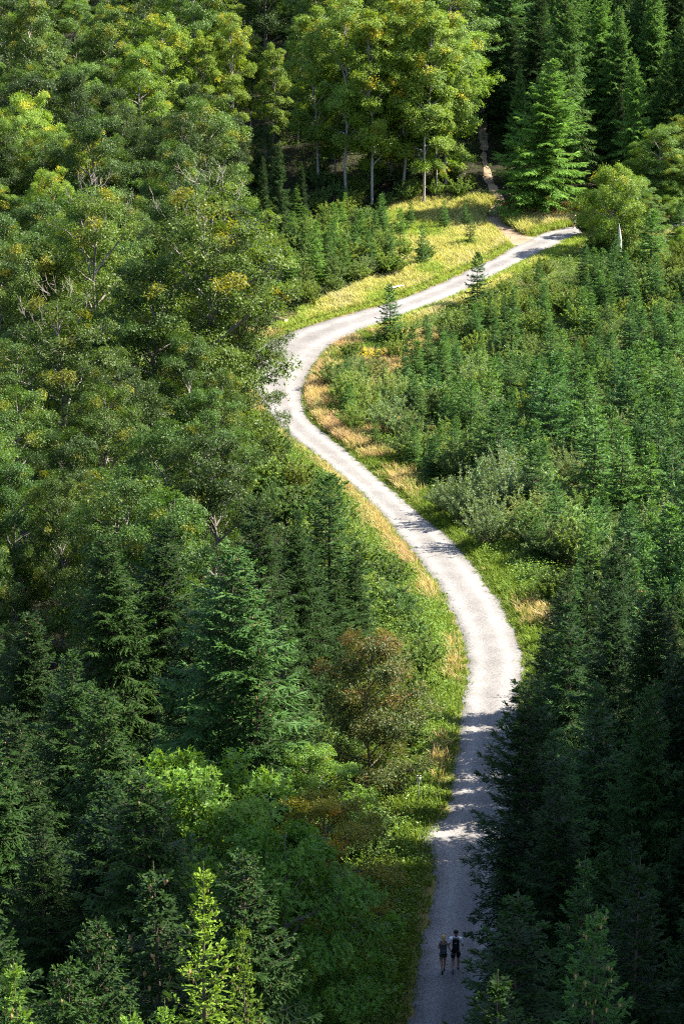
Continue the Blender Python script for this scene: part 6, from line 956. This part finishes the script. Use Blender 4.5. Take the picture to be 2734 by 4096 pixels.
        ('sapling1', -11.76, 271.7, 2.7, 1.13, (1.25, 1.15, 0.7)), ('sapling0', -13.35, 263.4, 3.02, 1.15, (0.9, 1, 0.9)), ('sapling0', -6.68, 265.1, 2.82, 1.26, (1.55, 1.42, 1.0)), ('sapling0', -2.6, 275.9, 3.07, 1.18, (1, 1, 1)),
        ('willow1', 8.15, 270.9, 1.99, 1.08, (1.55, 1.42, 1.0)), ('sapling1', 12.77, 275.3, 1.88, 1.21, (1.25, 1.15, 0.7)), ('sapling1', 4.83, 275.5, 1.81, 0.98, (0.9, 1, 0.9)), ('willow1', 3.33, 272.5, 2.73, 1.27, (1.25, 1.15, 0.7)),
        ('willow1', -0.75, 269.7, 2.43, 1.05, (0.9, 1, 0.9)), ('sapling1', -7.95, 275.4, 2.04, 1.11, (1.25, 1.15, 0.7)),
    ]),
]
SEEN = {}
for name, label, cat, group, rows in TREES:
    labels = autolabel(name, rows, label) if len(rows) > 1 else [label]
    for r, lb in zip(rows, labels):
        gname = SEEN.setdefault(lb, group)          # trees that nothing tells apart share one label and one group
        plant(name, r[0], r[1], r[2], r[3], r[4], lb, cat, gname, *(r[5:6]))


# ------------------------------------------------------------------ ground cover (nobody could count it)
def scatter(n, seed, x0, x1, y0, y1):
    r = np.random.default_rng(seed); return r.uniform(x0, x1, n), r.uniform(y0, y1, n), r

def gz(x, y):
    d, _ = road_dist(x, y); dp, _ = road_dist(x, y, PATH)
    return height(x, y) + np.where(d > 0.6, (vnoise(x * .5, y * .5, 3) - .5) * .25 + (vnoise(x * .13, y * .13, 5) - .5) * .5, 0) * np.clip((d - .6) / 2, 0, 1) * np.clip(dp, 0, 1)

def grass(name, label, x, y, hgt, cbase, ctip, rng, blades=7, spread=.12, width=.014, lean=.45):
    n = len(x)
    if n == 0: return
    z = gz(x, y) - .03
    B = np.stack([x, y, z], 1)[:, None] + rng.normal(0, spread, (n, blades, 3)) * np.array([1, 1, 0])
    wind = np.array([-.25, -.05, 0])
    D = rng.normal(0, lean, (n, blades, 3)) * np.array([1, 1, 0]) + wind + np.array([0, 0, 1.0])
    hh = (hgt[:, None] * rng.uniform(.55, 1.2, (n, blades)))[..., None]
    T = B + unit(D) * hh; M = B + unit(D * np.array([.4, .4, 1])) * hh * .55
    a = rng.uniform(0, 6.283, (n, blades)); Wd = np.stack([np.cos(a), np.sin(a), 0 * a], -1) * width * rng.uniform(.7, 1.5, (n, blades, 1))
    B = B.reshape(-1, 3); M = M.reshape(-1, 3); T = T.reshape(-1, 3); Wd = Wd.reshape(-1, 3)
    V = np.stack([B, M + Wd, T, M - Wd], 1).reshape(-1, 3)
    cb = np.repeat(cbase, blades, 0) * rng.uniform(.75, 1.25, (n * blades, 1)); ct = np.repeat(ctip, blades, 0) * rng.uniform(.8, 1.2, (n * blades, 1))
    mm = (cb + ct) / 2
    C = np.stack([cb, mm, ct, mm], 1).reshape(-1, 3)
    o = link(name, nmesh(name, V, np.arange(len(V)).reshape(-1, 4), M_grass, C)); o['kind'] = 'stuff'; o['label'] = label

GR0 = np.array([.05, .10, .016]); GR1 = np.array([.17, .25, .03]); ST0 = np.array([.22, .20, .06]); ST1 = np.array([.58, .44, .22]); PK1 = np.array([.56, .38, .24])

x, y, rng = scatter(230000, 101, -14, 26, 66, 214)
d, sd = road_dist(x, y)
wv = np.where(sd < 0, 2.6, 2.0) + vnoise(x * .2, y * .2, 41) * 1.8 + np.where((sd > 0) & (y > 176) & (y < 216), 5, 0)
keep = (d > -.4) & (d < wv) & (rng.random(len(x)) < np.where(d < -.05, .16 * vnoise(x * .8, y * .8, 48), .85))
x = x[keep]; y = y[keep]; d = d[keep]; sd = sd[keep]
patch = vnoise(x * .28, y * .22, 42) * .75 + rng.random(len(x)) * .35 + np.where((sd > 0) & (y > 168) & (y < 206), .22, 0) + np.where((sd < 0) & (y > 132) & (y < 182) & (d < 1.5), .12, 0) - np.where(y < 100, .2, 0) - np.where((sd < 0) & (d > 1.0), .25, 0) - np.where((sd > 0) & (y < 160), .1, 0)
isst = (patch > .62) & (d > .35)
f = rng.random((len(x), 1))
hg = np.where(d < 0, .12, np.where(d < .4, .22, .34 + .25 * rng.random(len(x))))
m = ~isst
grass('verge_grass', 'green grass along both edges of the gravel road', x[m], y[m], hg[m], np.repeat(GR0[None], m.sum(), 0), (GR1 * (.7 + .6 * f))[m], rng, 7, .13, .020)
m = isst
q = (vnoise(x * .4, y * .4, 43) > .5)[:, None]
tip = np.where(q, ST1, PK1) * (.7 + .5 * f)
grass('straw_grass', 'tall straw-coloured seeding grass along the road verges', x[m], y[m], np.where(d[m] < .6, .5, .75) * (1 + .2 * f[m, 0]), (GR0 * .5 + ST0 * .5)[None].repeat(m.sum(), 0), tip[m], rng, 8, .14, .018)

x, y, rng = scatter(60000, 102, -10, 32, 214, 272)
d, sd = road_dist(x, y); dp, _ = road_dist(x, y, PATH)
isl = (x > 17.5) & (x < 30) & (y > 255) & (y < 266.5) & (d > 0)
keep = ((in_meadow(x, y) | isl | ((d < 2.2) & (x < 30))) & (d > -.05) & (dp > -.05))
x = x[keep]; y = y[keep]; d = d[keep]; isl = isl[keep]
p = vnoise(x * .22, y * .16, 51) + rng.random(len(x)) * .3; f = rng.random((len(x), 1))
gold = np.array([.46, .45, .15]); pale = np.array([.50, .46, .27]); lime = np.array([.24, .34, .05])
tip = np.where((p > .85)[:, None], pale, np.where((p > .5)[:, None], gold, lime)); tip = np.where((d < 1.0)[:, None], lime, tip)
tip = np.where((isl & (y > 263))[:, None], np.array([.30, .14, .06]), tip) * (.75 + .5 * f)
grass('meadow_grass', 'golden and green meadow grass in the sunny clearing by the bend', x, y, np.where(d < .8, .28, .55) * (1 + .35 * f[:, 0]) + np.where(isl, .35, 0), np.repeat((GR0 * .5 + ST0 * .5)[None], len(x), 0), tip, rng, 8, .16, .032)

# herbs and brambles: little leafy shoots
def herbs(name, label, x, y, hgt, c0, c1, rng, nl=14, ll=.11, lw=.07, spread=.16):
    n = len(x)
    if n == 0: return
    z = gz(x, y)
    B = np.stack([x, y, z], 1)[:, None]
    f = rng.uniform(.15, 1, (n, nl)); P = B + rng.normal(0, 1, (n, nl, 3)) * np.array([spread, spread, .02]) + np.array([0, 0, 1.0]) * (f * hgt[:, None])[..., None]
    a = rng.uniform(0, 6.283, (n, nl)); D = unit(np.stack([np.cos(a), np.sin(a), rng.uniform(-.5, .5, (n, nl))], -1))
    nn = rng.normal(0, .5, (n, nl, 3)) + np.array([0, 0, 1.0]); Wd = unit(np.cross(D, nn))
    s = rng.uniform(.6, 1.4, (n, nl, 1))
    P = P.reshape(-1, 3); D = (D * ll * s).reshape(-1, 3); Wd = (Wd * lw * .5 * s).reshape(-1, 3)
    q = rng.random((n, 1)); C = np.repeat(c0 * (1 - q) + c1 * q, nl, 0) * rng.uniform(.7, 1.3, (n * nl, 1))
    g = Geo(); g.diamonds(P, P + D, Wd, C)
    o = link(name, g.mesh(name, M_leaf)); o['kind'] = 'stuff'; o['label'] = label

HB0 = np.array([.05, .11, .02]); HB1 = np.array([.14, .22, .03])
x, y, rng = scatter(95000, 103, -16, 24, 66, 205)
d, sd = road_dist(x, y)
pn = vnoise(x * .35, y * .3, 61)
keep = (((sd < 0) & (d > .5) & (d < 5.5) & (rng.random(len(x)) < .25 + .9 * pn)) | ((sd > 0) & (d > .7) & (d < 4) & (pn > .55)))
x = x[keep]; y = y[keep]; d = d[keep]
herbs('verge_herbs', 'leafy herbs, nettles and brambles on the road banks', x, y, .2 + .85 * rng.random(len(x)) * np.clip(d / 1.5, .3, 1), HB0, HB1, rng)
x, y, rng = scatter(40000, 104, -2, 44, 104, 256)
d, sd = road_dist(x, y)
keep = (sd > 0) & (d > 2)
x = x[keep]; y = y[keep]
herbs('plantation_undergrowth', 'low green undergrowth between the young plantation spruces', x, y, .3 + .7 * rng.random(len(x)), HB0 * .75, HB1 * .7, rng, 16, .15, .09, .28)  # greens dimmed, painting shade into the gaps between spruces
x, y, rng = scatter(34000, 105, -52, 50, 150, 320)
d, sd = road_dist(x, y); dp, _ = road_dist(x, y, PATH)
keep = ((sd < 0) | (y > 262)) & (d > 3) & (dp > .2) & ~in_meadow(x, y) & (vnoise(x * .15, y * .15, 66) > .25)
x = x[keep]; y = y[keep]
herbs('forest_undergrowth', 'dim green undergrowth on the floor of the beech wood', x, y, .3 + .6 * rng.random(len(x)), HB0 * .7, HB1 * .7, rng, 14, .20, .12, .35)

# ------------------------------------------------------------------ plain materials for made things
def plain(name, c, rough=.7, var=.12, scale=20, spec=.3):
    a = tuple(v * (1 - var) for v in c); b = tuple(min(1, v * (1 + var)) for v in c)
    return noise_mat(name, a, b, scale, rough, .1, spec=spec)
M_wood = plain('weathered_wood', (.34, .31, .26), .8, .2, 30)
M_dwood = plain('dark_wood', (.08, .06, .045), .85)
M_cut = plain('cut_wood', (.62, .50, .36), .8)
M_snag = noise_mat('bleached_wood', (.22, .20, .18), (.42, .40, .37), 5, .9, .6, stretch=(5, 5, .5))
M_white = plain('white_paint', (.78, .79, .80), .5, .03)
M_yellow = plain('yellow_paint', (.78, .55, .03), .5, .04)
M_metal = plain('grey_steel', (.30, .31, .32), .45, .1)
M_blackp = plain('black_print', (.02, .02, .02), .6)
Z3 = (1, 1, 1)

def boxes(name, mat, parts, parent=None, bevel=.006):
    g = Geo()
    for lo, hi in parts: g.box(lo, hi, Z3)
    o = link(name, g.mesh(name, mat), parent)
    if bevel:
        b = o.modifiers.new('bevel', 'BEVEL'); b.width = bevel; b.segments = 2
    return o

# bench beside the upper road
bx, by = 5.3, 229.6
t = tag(empty('bench', (bx, by, float(height(bx, by)) + .02), math.atan2(5.0, 3.55)), 'backless wooden bench with pale plank seat on the grass beside the road', 'bench')
for k in (-1, 1): boxes('seat_plank', M_wood, [((-1.15, k * .115 - .105, .44), (1.15, k * .115 + .105, .49))], t)
for k in (-1, 1): boxes('leg', M_dwood, [((k * .8 - .09, -.19, -.1), (k * .8 + .09, .19, .46))], t)

# cut log by the bend
g = Geo(); lx, ly = -5.7, 217.4
t = tag(empty('log', (lx, ly, float(height(lx, ly)) + .25), .5), 'short cut log with pale sawn end lying at the grassy bend', 'log')
s = np.linspace(-1.1, 1.1, 8); g.tube(np.stack([0 * s, s, .01 * np.sin(s * 4)], 1), .27 + .015 * np.sin(s * 7), (.16, .12, .09), 14)
link('bark', g.mesh('log_bark', M_bark, True), t)
for k in (-1, 1):
    g = Geo(); s = np.array([.0, .012]); g.tube(np.stack([0 * s, k * (1.09 + s), 0 * s], 1), np.array([.268, .004]), Z3, 14)
    link('sawn_end', g.mesh('log_end', M_cut), t)

# bleached broken trunk
sx, sy = 28.5, 242.2
t = tag(empty('dead_trunk', (sx, sy, float(height(sx, sy)) - .1), 0), 'pale broken dead trunk standing in front of the rounded bushy trees', 'dead tree')
g = Geo(); rr = np.random.default_rng(9); s = np.linspace(0, 1, 12)
g.tube(np.stack([.12 * np.sin(s * 3), .1 * s, s * 4.1], 1), np.array([.30, .26, .25, .24, .23, .23, .20, .19, .14, .10, .06, .015]) * 1.15, Z3, 9)
link('trunk', g.mesh('snag', M_snag, True), t)
g = Geo(); g.tube(np.array([[.1, .05, 1.9], [.35, .05, 2.2], [.5, 0, 2.35]]), np.array([.05, .03, .01]), Z3, 5); link('broken_branch', g.mesh('snag_stub', M_snag), t)

# small notice board in the herbs
nx, ny = 3.42, 98.9
t = tag(empty('notice_sign', (nx, ny, float(height(nx, ny)) - .1), R_(4)), 'small white sign with a yellow diamond on a thin post among verge herbs', 'sign')
g = Geo(); s = np.linspace(0, 1.22, 3); g.tube(np.stack([0 * s, 0 * s + .02, s], 1), .018, Z3, 8); link('post', g.mesh('sign_post', M_metal, True), t)
boxes('board', M_white, [((-.095, -.012, 1.02), (.095, .002, 1.26))], t, .003)
boxes('header', M_white, [((-.10, -.016, 1.29), (-.012, .0, 1.325)), ((.012, -.016, 1.29), (.10, .0, 1.325))], t, .003)['kind'] = 'stuff'
boxes('header_backing', M_blackp, [((-.11, .001, 1.268), (.11, .012, 1.34))], t, .002)
g = Geo(); g.diamonds(np.array([[0, -.0155, 1.07]]), np.array([[0, -.0155, 1.22]]), np.array([[.042, 0, 0]]), np.array([[1., 1, 1]])); link('yellow_diamond', g.mesh('sign_mark', M_yellow), t)
boxes('small_plate', M_white, [((-.08, -.010, .95), (-.01, -.002, 1.005))], t, .002)
boxes('plate_mark', M_blackp, [((-.06, -.0135, .965), (-.03, -.0105, .99))], t, 0)

# yellow way-mark signpost by the path
wx, wy = 23.0, 262.6
t = tag(empty('signpost', (wx, wy, float(height(wx, wy)) - .1), R_(6)), 'hiking signpost with yellow arrow boards in the tall grass by the path', 'signpost')
g = Geo(); s = np.linspace(0, 2.75, 3); g.tube(np.stack([0 * s, 0 * s, s], 1), .035, Z3, 8); link('post', g.mesh('way_post', M_metal, True), t)
def arrow(z, sgn, w, h=.2):
    V = np.array([(-w * .35, 0), (w * .55, 0), (w * .72, h / 2), (w * .55, h), (-w * .35, h), (-w * .35, h / 2)]) * np.array([sgn, 1])
    P = np.concatenate([np.stack([V[:, 0], np.full(6, yy), V[:, 1] + z], 1) for yy in (-.055, -.037)])
    Q = [[0, 1, 2, 5], [5, 2, 3, 4], [11, 8, 7, 6], [10, 9, 8, 11]] + [[i, (i + 1) % 6 + 0, (i + 1) % 6 + 6, i + 6] for i in range(6)]
    o = link('arrow_board', nmesh('arrow_board', P, np.array(Q), M_yellow), t)
    g = Geo(); g.box((-w * .28 if sgn > 0 else -w * .45, -.059, z + h * .58), (w * .45 if sgn > 0 else w * .28, -.0565, z + h * .70), Z3); g.box((-w * .28 if sgn > 0 else -w * .3, -.059, z + h * .3), (w * .3 if sgn > 0 else w * .28, -.0565, z + h * .40), Z3)
    link('lettering', g.mesh('lettering', M_blackp), o)['kind'] = 'stuff'
arrow(2.42, -1, .62); arrow(2.05, 1, .70); arrow(1.78, 1, .66)

# ------------------------------------------------------------------ people
def skin_mesh(name, verts, edges, radii, mat, parent, root=0, sub=2):
    me = bpy.data.meshes.new(name); me.from_pydata([tuple(v) for v in verts], edges, [])
    o = bpy.data.objects.new(name, me); COL.objects.link(o)
    o.modifiers.new('skin', 'SKIN').use_smooth_shade = True
    for i, r in enumerate(radii):
        sv = me.skin_vertices[0].data[i]; sv.radius = (r, r) if np.ndim(r) == 0 else tuple(r); sv.use_root = (i == root)
    ss = o.modifiers.new('sub', 'SUBSURF'); ss.levels = sub; ss.render_levels = sub
    dg = bpy.context.evaluated_depsgraph_get(); dg.update()
    nm = bpy.data.meshes.new_from_object(o.evaluated_get(dg)); nm.name = name
    bpy.data.objects.remove(o)
    nm.materials.clear(); nm.materials.append(mat)
    return link(name, nm, parent)

class Sk:
    def __init__(s): s.v = []; s.e = []; s.r = []
    def add(s, p, r, par=None):
        s.v.append(p); s.r.append(r)
        if par is not None: s.e.append((par, len(s.v) - 1))
        return len(s.v) - 1
    def chain(s, par, pts):
        for p, r in pts: par = s.add(p, r, par)
        return par

def ellipsoid(g, c, r, C=Z3, n=10, m=14, lo=-1.0, hi=1.0):
    s = np.linspace(math.asin(lo), math.asin(hi), n); a = np.arange(m) / m * 2 * np.pi
    V = np.stack([np.cos(s)[:, None] * np.cos(a) * r[0] + c[0], np.cos(s)[:, None] * np.sin(a) * r[1] + c[1], np.sin(s)[:, None] * r[2] + c[2] + 0 * a], -1).reshape(-1, 3)
    i = np.arange(n - 1)[:, None] * m; j = np.arange(m)[None]; j2 = (j + 1) % m
    g.add(V, np.stack([i + j, i + j2, i + m + j2, i + m + j], -1).reshape(-1, 4), np.asarray(C, float))

M_skin = plain('skin', (.42, .23, .15), .55, .05); M_skin2 = plain('tanned_skin', (.38, .20, .125), .55, .05)

def hand(sk, w, dirv, side, thumb):
    """palm and five fingers continuing from the wrist vertex"""
    wp = np.array(sk.v[w]); d = unit(np.array(dirv, float)); s = unit(np.array(side, float))
    p = sk.add(tuple(wp + d * .05), .030, w); q = sk.add(tuple(wp + d * .09), .033, p)
    nrm = np.cross(d, s)
    for k, (o, l) in enumerate(((-.028, .065), (-.010, .078), (.010, .072), (.027, .056))):
        b = wp + d * .09 + s * o
        sk.chain(q, [(tuple(b + d * .02), .010), (tuple(b + d * (.02 + l * .5) + nrm * .006), .0095), (tuple(b + d * (.02 + l) + nrm * .022), .008)])
    b = wp + d * .045 + s * thumb * .03
    sk.chain(p, [(tuple(b + s * thumb * .018 + d * .02), .011), (tuple(b + s * thumb * .024 + d * .055 + nrm * .012), .009)])

def person(loc, rz, label, sc, cfg):
    t = tag(empty('person', loc, rz), label, 'person'); t.scale = (sc,) * 3
    fem = cfg['fem']; sw = .165 if fem else .20; hw = .085 if fem else .09; skin = cfg['skin']
    La, Ra = cfg['L_ankle'], cfg['R_ankle']; Lk, Rk = cfg['L_knee'], cfg['R_knee']
    b = Sk()
    pel = b.add((0, 0, .95), (.14, .105)); 
    wst = b.chain(pel, [((0, .0, 1.08), (.12 if not fem else .105, .09)), ((0, .01, 1.25), (.145 if not fem else .12, .10)), ((0, .005, 1.40), (.15 if not fem else .115, .09))])
    nk = b.chain(wst, [((0, .005, 1.50), .058 if not fem else .048), ((0, .02, 1.57), .05 if not fem else .043)])
    b.chain(nk, [((0, .03, 1.63), .075), ((0, .02, 1.70), .093), ((0, .015, 1.77), .070)])
    for sd, sg, kn, an in (('L', -1, Lk, La), ('R', 1, Rk, Ra)):
        hip = b.add((sg * hw, 0, .88), .092, pel)
        e = b.chain(hip, [(((sg * hw + kn[0]) / 2, kn[1] * .5, (.88 + kn[2]) / 2), .080), (kn, .056), (tuple(np.array(kn) * .62 + np.array(an) * .38 + np.array([0, -.015, 0])), .056), (tuple(np.array(kn) * .2 + np.array(an) * .8), .038), (an, .036)])
        ft = np.array(cfg[sd + '_toe'], float); b.chain(e, [(tuple(np.array(an) * .5 + ft * .5 + np.array([0, 0, -.01])), .036), (tuple(ft), .030)])
        sh = b.add((sg * sw, 0, 1.42), .058 if not fem else .046, wst)
        el, wr = cfg[sd + '_elbow'], cfg[sd + '_wrist']
        e = b.chain(sh, [(tuple(np.array((sg * sw, 0, 1.42)) * .5 + np.array(el) * .5), .048 if not fem else .038), (el, .040 if not fem else .032), (tuple(np.array(el) * .55 + np.array(wr) * .45), .038 if not fem else .030), (wr, .026)])
        dv = np.array(wr) - np.array(el); hand(b, e, dv, cfg.get(sd + '_side', (0, 1, 0)), 1)
    body = skin_mesh('body', b.v, b.e, b.r, skin, t)
    # face: nose, ears, eyes, mouth
    g = Geo(); g.tube(np.array([[0, .098, 1.715], [0, .118, 1.685], [0, .108, 1.668]]), np.array([.008, .015, .010]), Z3, 6); link('nose', g.mesh('nose', skin, True), t)
    for sg in (-1, 1):
        g = Geo(); ellipsoid(g, (sg * .088, .015, 1.69), (.014, .022, .034)); link('ear', g.mesh('ear', skin, True), t)
        g = Geo(); ellipsoid(g, (sg * .033, .098, 1.705), (.014, .008, .009)); link('eye', g.mesh('eye', M_eye, True), t)
    g = Geo(); ellipsoid(g, (0, .098, 1.643), (.026, .010, .007)); link('mouth', g.mesh('mouth', M_lip, True), t)
    # clothes
    s = Sk(); top = cfg['top_z']
    p0 = s.add((0, 0, cfg['top_low']), (.155 if not fem else .135, .118))
    e = s.chain(p0, [((0, 0, 1.10), (.14 if not fem else .118, .108)), ((0, .01, 1.26), (.165 if not fem else .134, .118)), ((0, .005, 1.41), (.160 if not fem else .118, .102))])
    s.chain(e, [((0, .005, top), .07 if not fem else .052)])
    if not fem:
        for sd, sg in (('L', -1), ('R', 1)):
            a = s.add((sg * (sw + .015), 0, 1.43), .085, e); el = np.array(cfg[sd + '_elbow'])
            s.chain(a, [(tuple(np.array((sg * sw, 0, 1.42)) * .55 + el * .45), .066), (tuple(np.array((sg * sw, 0, 1.42)) * .28 + el * .72), .066)])
    skin_mesh('shirt' if not fem else 'top', s.v, s.e, s.r, cfg['top'], t)
    s = Sk(); p0 = s.add((0, 0, .97), (.155, .12)); s.chain(p0, [((0, 0, 1.04), (.145 if not fem else .125, .11))])
    for sd, sg, kn in (('L', -1, Lk), ('R', 1, Rk)):
        hip = np.array((sg * hw, 0, .88)); k = np.array(kn); f = cfg['short_len']
        s.chain(p0, [(tuple(hip), .108), (tuple(hip * (1 - f * .5) + k * f * .5 + np.array([sg * .008, 0, 0])), .104), (tuple(hip * (1 - f) + k * f + np.array([sg * .01, 0, 0])), .098)])
    skin_mesh('shorts', s.v, s.e, s.r, cfg['shorts'], t)
    for sd in 'LR':
        an = np.array(cfg[sd + '_ankle'], float); ft = np.array(cfg[sd + '_toe'], float); ax = unit(ft - an); dn = unit(np.cross(np.cross(ax, [0, 0, 1.0]), ax)) * -1
        if abs(ax[2]) < .5: dn = np.array([0, 0, -1.0])
        h0 = an - unit(ft - an) * .04
        s = Sk(); a = s.add(tuple(an + np.array([0, 0, .01])), .046); c = s.add(tuple(h0 * .6 + an * .4 + dn * .03), .046, a)
        s.chain(c, [(tuple(an * .5 + ft * .5 + dn * .02), .048), (tuple(ft + dn * .004), .044), (tuple(ft + ax * .05), .034)])
        sh = skin_mesh('shoe', s.v, s.e, s.r, cfg['shoe'], t)
    # hair
    g = Geo()
    ellipsoid(g, (0, -.002, 1.715), (.098, .105, .105), lo=-.25)
    if fem:
        ellipsoid(g, (0, -.03, 1.69), (.095, .09, .12))
    ho = link('hair', g.mesh('hair', cfg['hair'], True), t)
    if fem:
        g = Geo(); g.tube(np.array([[0, -.10, 1.74], [.005, -.135, 1.68], [.01, -.125, 1.58], [.035, -.115, 1.47], [.05, -.125, 1.40]]), np.array([.035, .042, .052, .05, .012]), Z3, 9); link('ponytail', g.mesh('ponytail', cfg['hair'], True), ho)
        g = Geo(); g.tube(np.array([[-.095, .02, 1.76], [-.07, .03, 1.815], [0, .035, 1.835], [.07, .03, 1.815], [.095, .02, 1.76]]), .013, Z3, 6); link('sunglasses', g.mesh('sunglasses', M_blackp, True), t)
    if cfg.get('pack'):
        c, w, h_, dp = cfg['pack']; pm = cfg['pack_mat']
        def shell(name, wd, z0, z1, y0, y1, mat, par, r=.05):
            me = bpy.data.meshes.new(name); g2 = Geo(); g2.box((-wd, y0, z0), (wd, y1, z1), Z3)
            o = link(name, g2.mesh(name, mat), par); bv = o.modifiers.new('bevel', 'BEVEL'); bv.width = r; bv.segments = 4
            for pl in o.data.polygons: pl.use_smooth = True
            return o
        pk = empty('rucksack', (0, 0, 0)); 
        pk.location = t.location; pk.rotation_euler = t.rotation_euler; pk.scale = t.scale
        tag(pk, cfg['pack_label'], 'backpack')
        shell('bag', w, c - h_, c + h_, -.115 - dp, -.105, pm, pk, .06)
        shell('front_pocket', w * .78, c - h_ * .85, c - h_ * .05, -.15 - dp, -.11 - dp, pm, pk, .03)
        shell('lid', w * .92, c + h_ * .62, c + h_ * 1.06, -.135 - dp, -.11, pm, pk, .035)
        for sg in (-1, 1):
            g = Geo(); X = sg * w * .72
            P = np.array([[X, -.13, c + h_ * .8], [X, -.10, 1.47], [X * 1.02, -.02, 1.505], [X * 1.06, .09, 1.46], [X * 1.1, .135, 1.32], [X * 1.25, .10, 1.15], [X * 1.2, -.10, c - h_ * .8]])
            g.tube(P, .024, Z3, 6); link('strap', g.mesh('strap', M_strap, True), pk)
        if cfg.get('logo'):
            g = Geo(); yl = -.1525 - dp; z0 = c + h_ * .28; yl = -.118 - dp
            for k, (r0, r1) in enumerate(((.012, .020), (.026, .034), (.040, .048))):
                a = np.linspace(.05, 1.5, 6)
                V = np.concatenate([np.stack([.03 - np.cos(a) * r, np.full(6, yl), z0 + np.sin(a) * r], 1) for r in (r0, r1)])
                g.add(V, np.array([[i, i + 1, i + 7, i + 6] for i in range(5)]), np.array(Z3, float))
            g.box((-.07, yl - .001, z0 + .006), (-.026, yl + .001, z0 + .014), Z3); g.box((-.07, yl - .001, z0 + .022), (-.032, yl + .001, z0 + .030), Z3)
            link('emblem', g.mesh('emblem', M_white), pk)['kind'] = 'stuff'
    if fem and cfg.get('jacket'):
        s = Sk(); p0 = s.add((0, -.02, 1.03), (.14, .12)); s.chain(p0, [((.01, -.035, .93), (.165, .125)), ((.035, -.05, .80), (.150, .105)), ((.05, -.05, .74), (.12, .08))])
        skin_mesh('tied_jacket', s.v, s.e, s.r, cfg['jacket'], t)
    return t

M_eye = plain('eye', (.05, .04, .03), .2); M_lip = plain('lip', (.35, .12, .10), .5); M_strap = plain('black_webbing', (.012, .012, .014), .8)
man = dict(fem=False, skin=M_skin2, L_knee=(-.10, .03, .49), L_ankle=(-.10, -.30, .20), L_toe=(-.10, -.27, .055), R_knee=(.10, .16, .50), R_ankle=(.105, .20, .095), R_toe=(.12, .34, .04),
           L_elbow=(-.29, -.06, 1.14), L_wrist=(-.25, .19, 1.14), R_elbow=(.29, -.06, 1.14), R_wrist=(.25, .19, 1.15), L_side=(0, 0, 1), R_side=(0, 0, 1),
           top=plain('white_cotton', (.82, .84, .88), .8, .04), top_z=1.50, top_low=.93, shorts=plain('black_cotton', (.012, .012, .014), .85), short_len=.86, shoe=plain('grey_shoe', (.16, .17, .19), .7),
           hair=plain('dark_hair', (.022, .014, .010), .5), pack=(1.24, .135, .26, .13), pack_mat=plain('black_nylon', (.010, .010, .012), .6), pack_label='black rucksack with small white emblem on the man in white', logo=True)
woman = dict(fem=True, skin=M_skin, L_knee=(-.085, .06, .49), L_ankle=(-.06, -.24, .16), L_toe=(-.06, -.20, .045), R_knee=(.08, .12, .49), R_ankle=(.065, .16, .09), R_toe=(.08, .28, .035),
           L_elbow=(-.225, .02, 1.15), L_wrist=(-.17, .22, 1.10), R_elbow=(.265, -.03, 1.14), R_wrist=(.38, .0, .93), L_side=(0, 0, 1), R_side=(0, 1, 0),
           top=plain('dark_top', (.03, .03, .035), .8), top_z=1.44, top_low=1.0, shorts=plain('denim', (.055, .075, .12), .85), short_len=.34, shoe=plain('black_shoe', (.012, .012, .012), .7),
           hair=plain('blonde_hair', (.55, .38, .17), .5), pack=(1.20, .145, .25, .11), pack_mat=plain('grey_nylon', (.085, .09, .095), .6), pack_label='grey rucksack on the blonde woman beside the man',
           jacket=plain('olive_cloth', (.075, .068, .045), .85))
person((4.24, 81.15, .02 + .045), R_(-3), 'man in white T-shirt and black shorts walking up the gravel road', .92, man)
person((3.77, 81.05, .02 + .045), R_(3), 'blonde woman with tied olive jacket walking on the gravel road', .84, woman)
far = dict(man); far.update(pack=None, top=plain('tan_cotton', (.55, .42, .30), .8), shorts=plain('white_shorts', (.72, .72, .74), .8), short_len=.6)
px, py = 25.6, 258.2
person((px, py, float(height(px, py)) + .06), R_(75), 'walker in white shorts on the bright road near the bushy tree', .97, far)
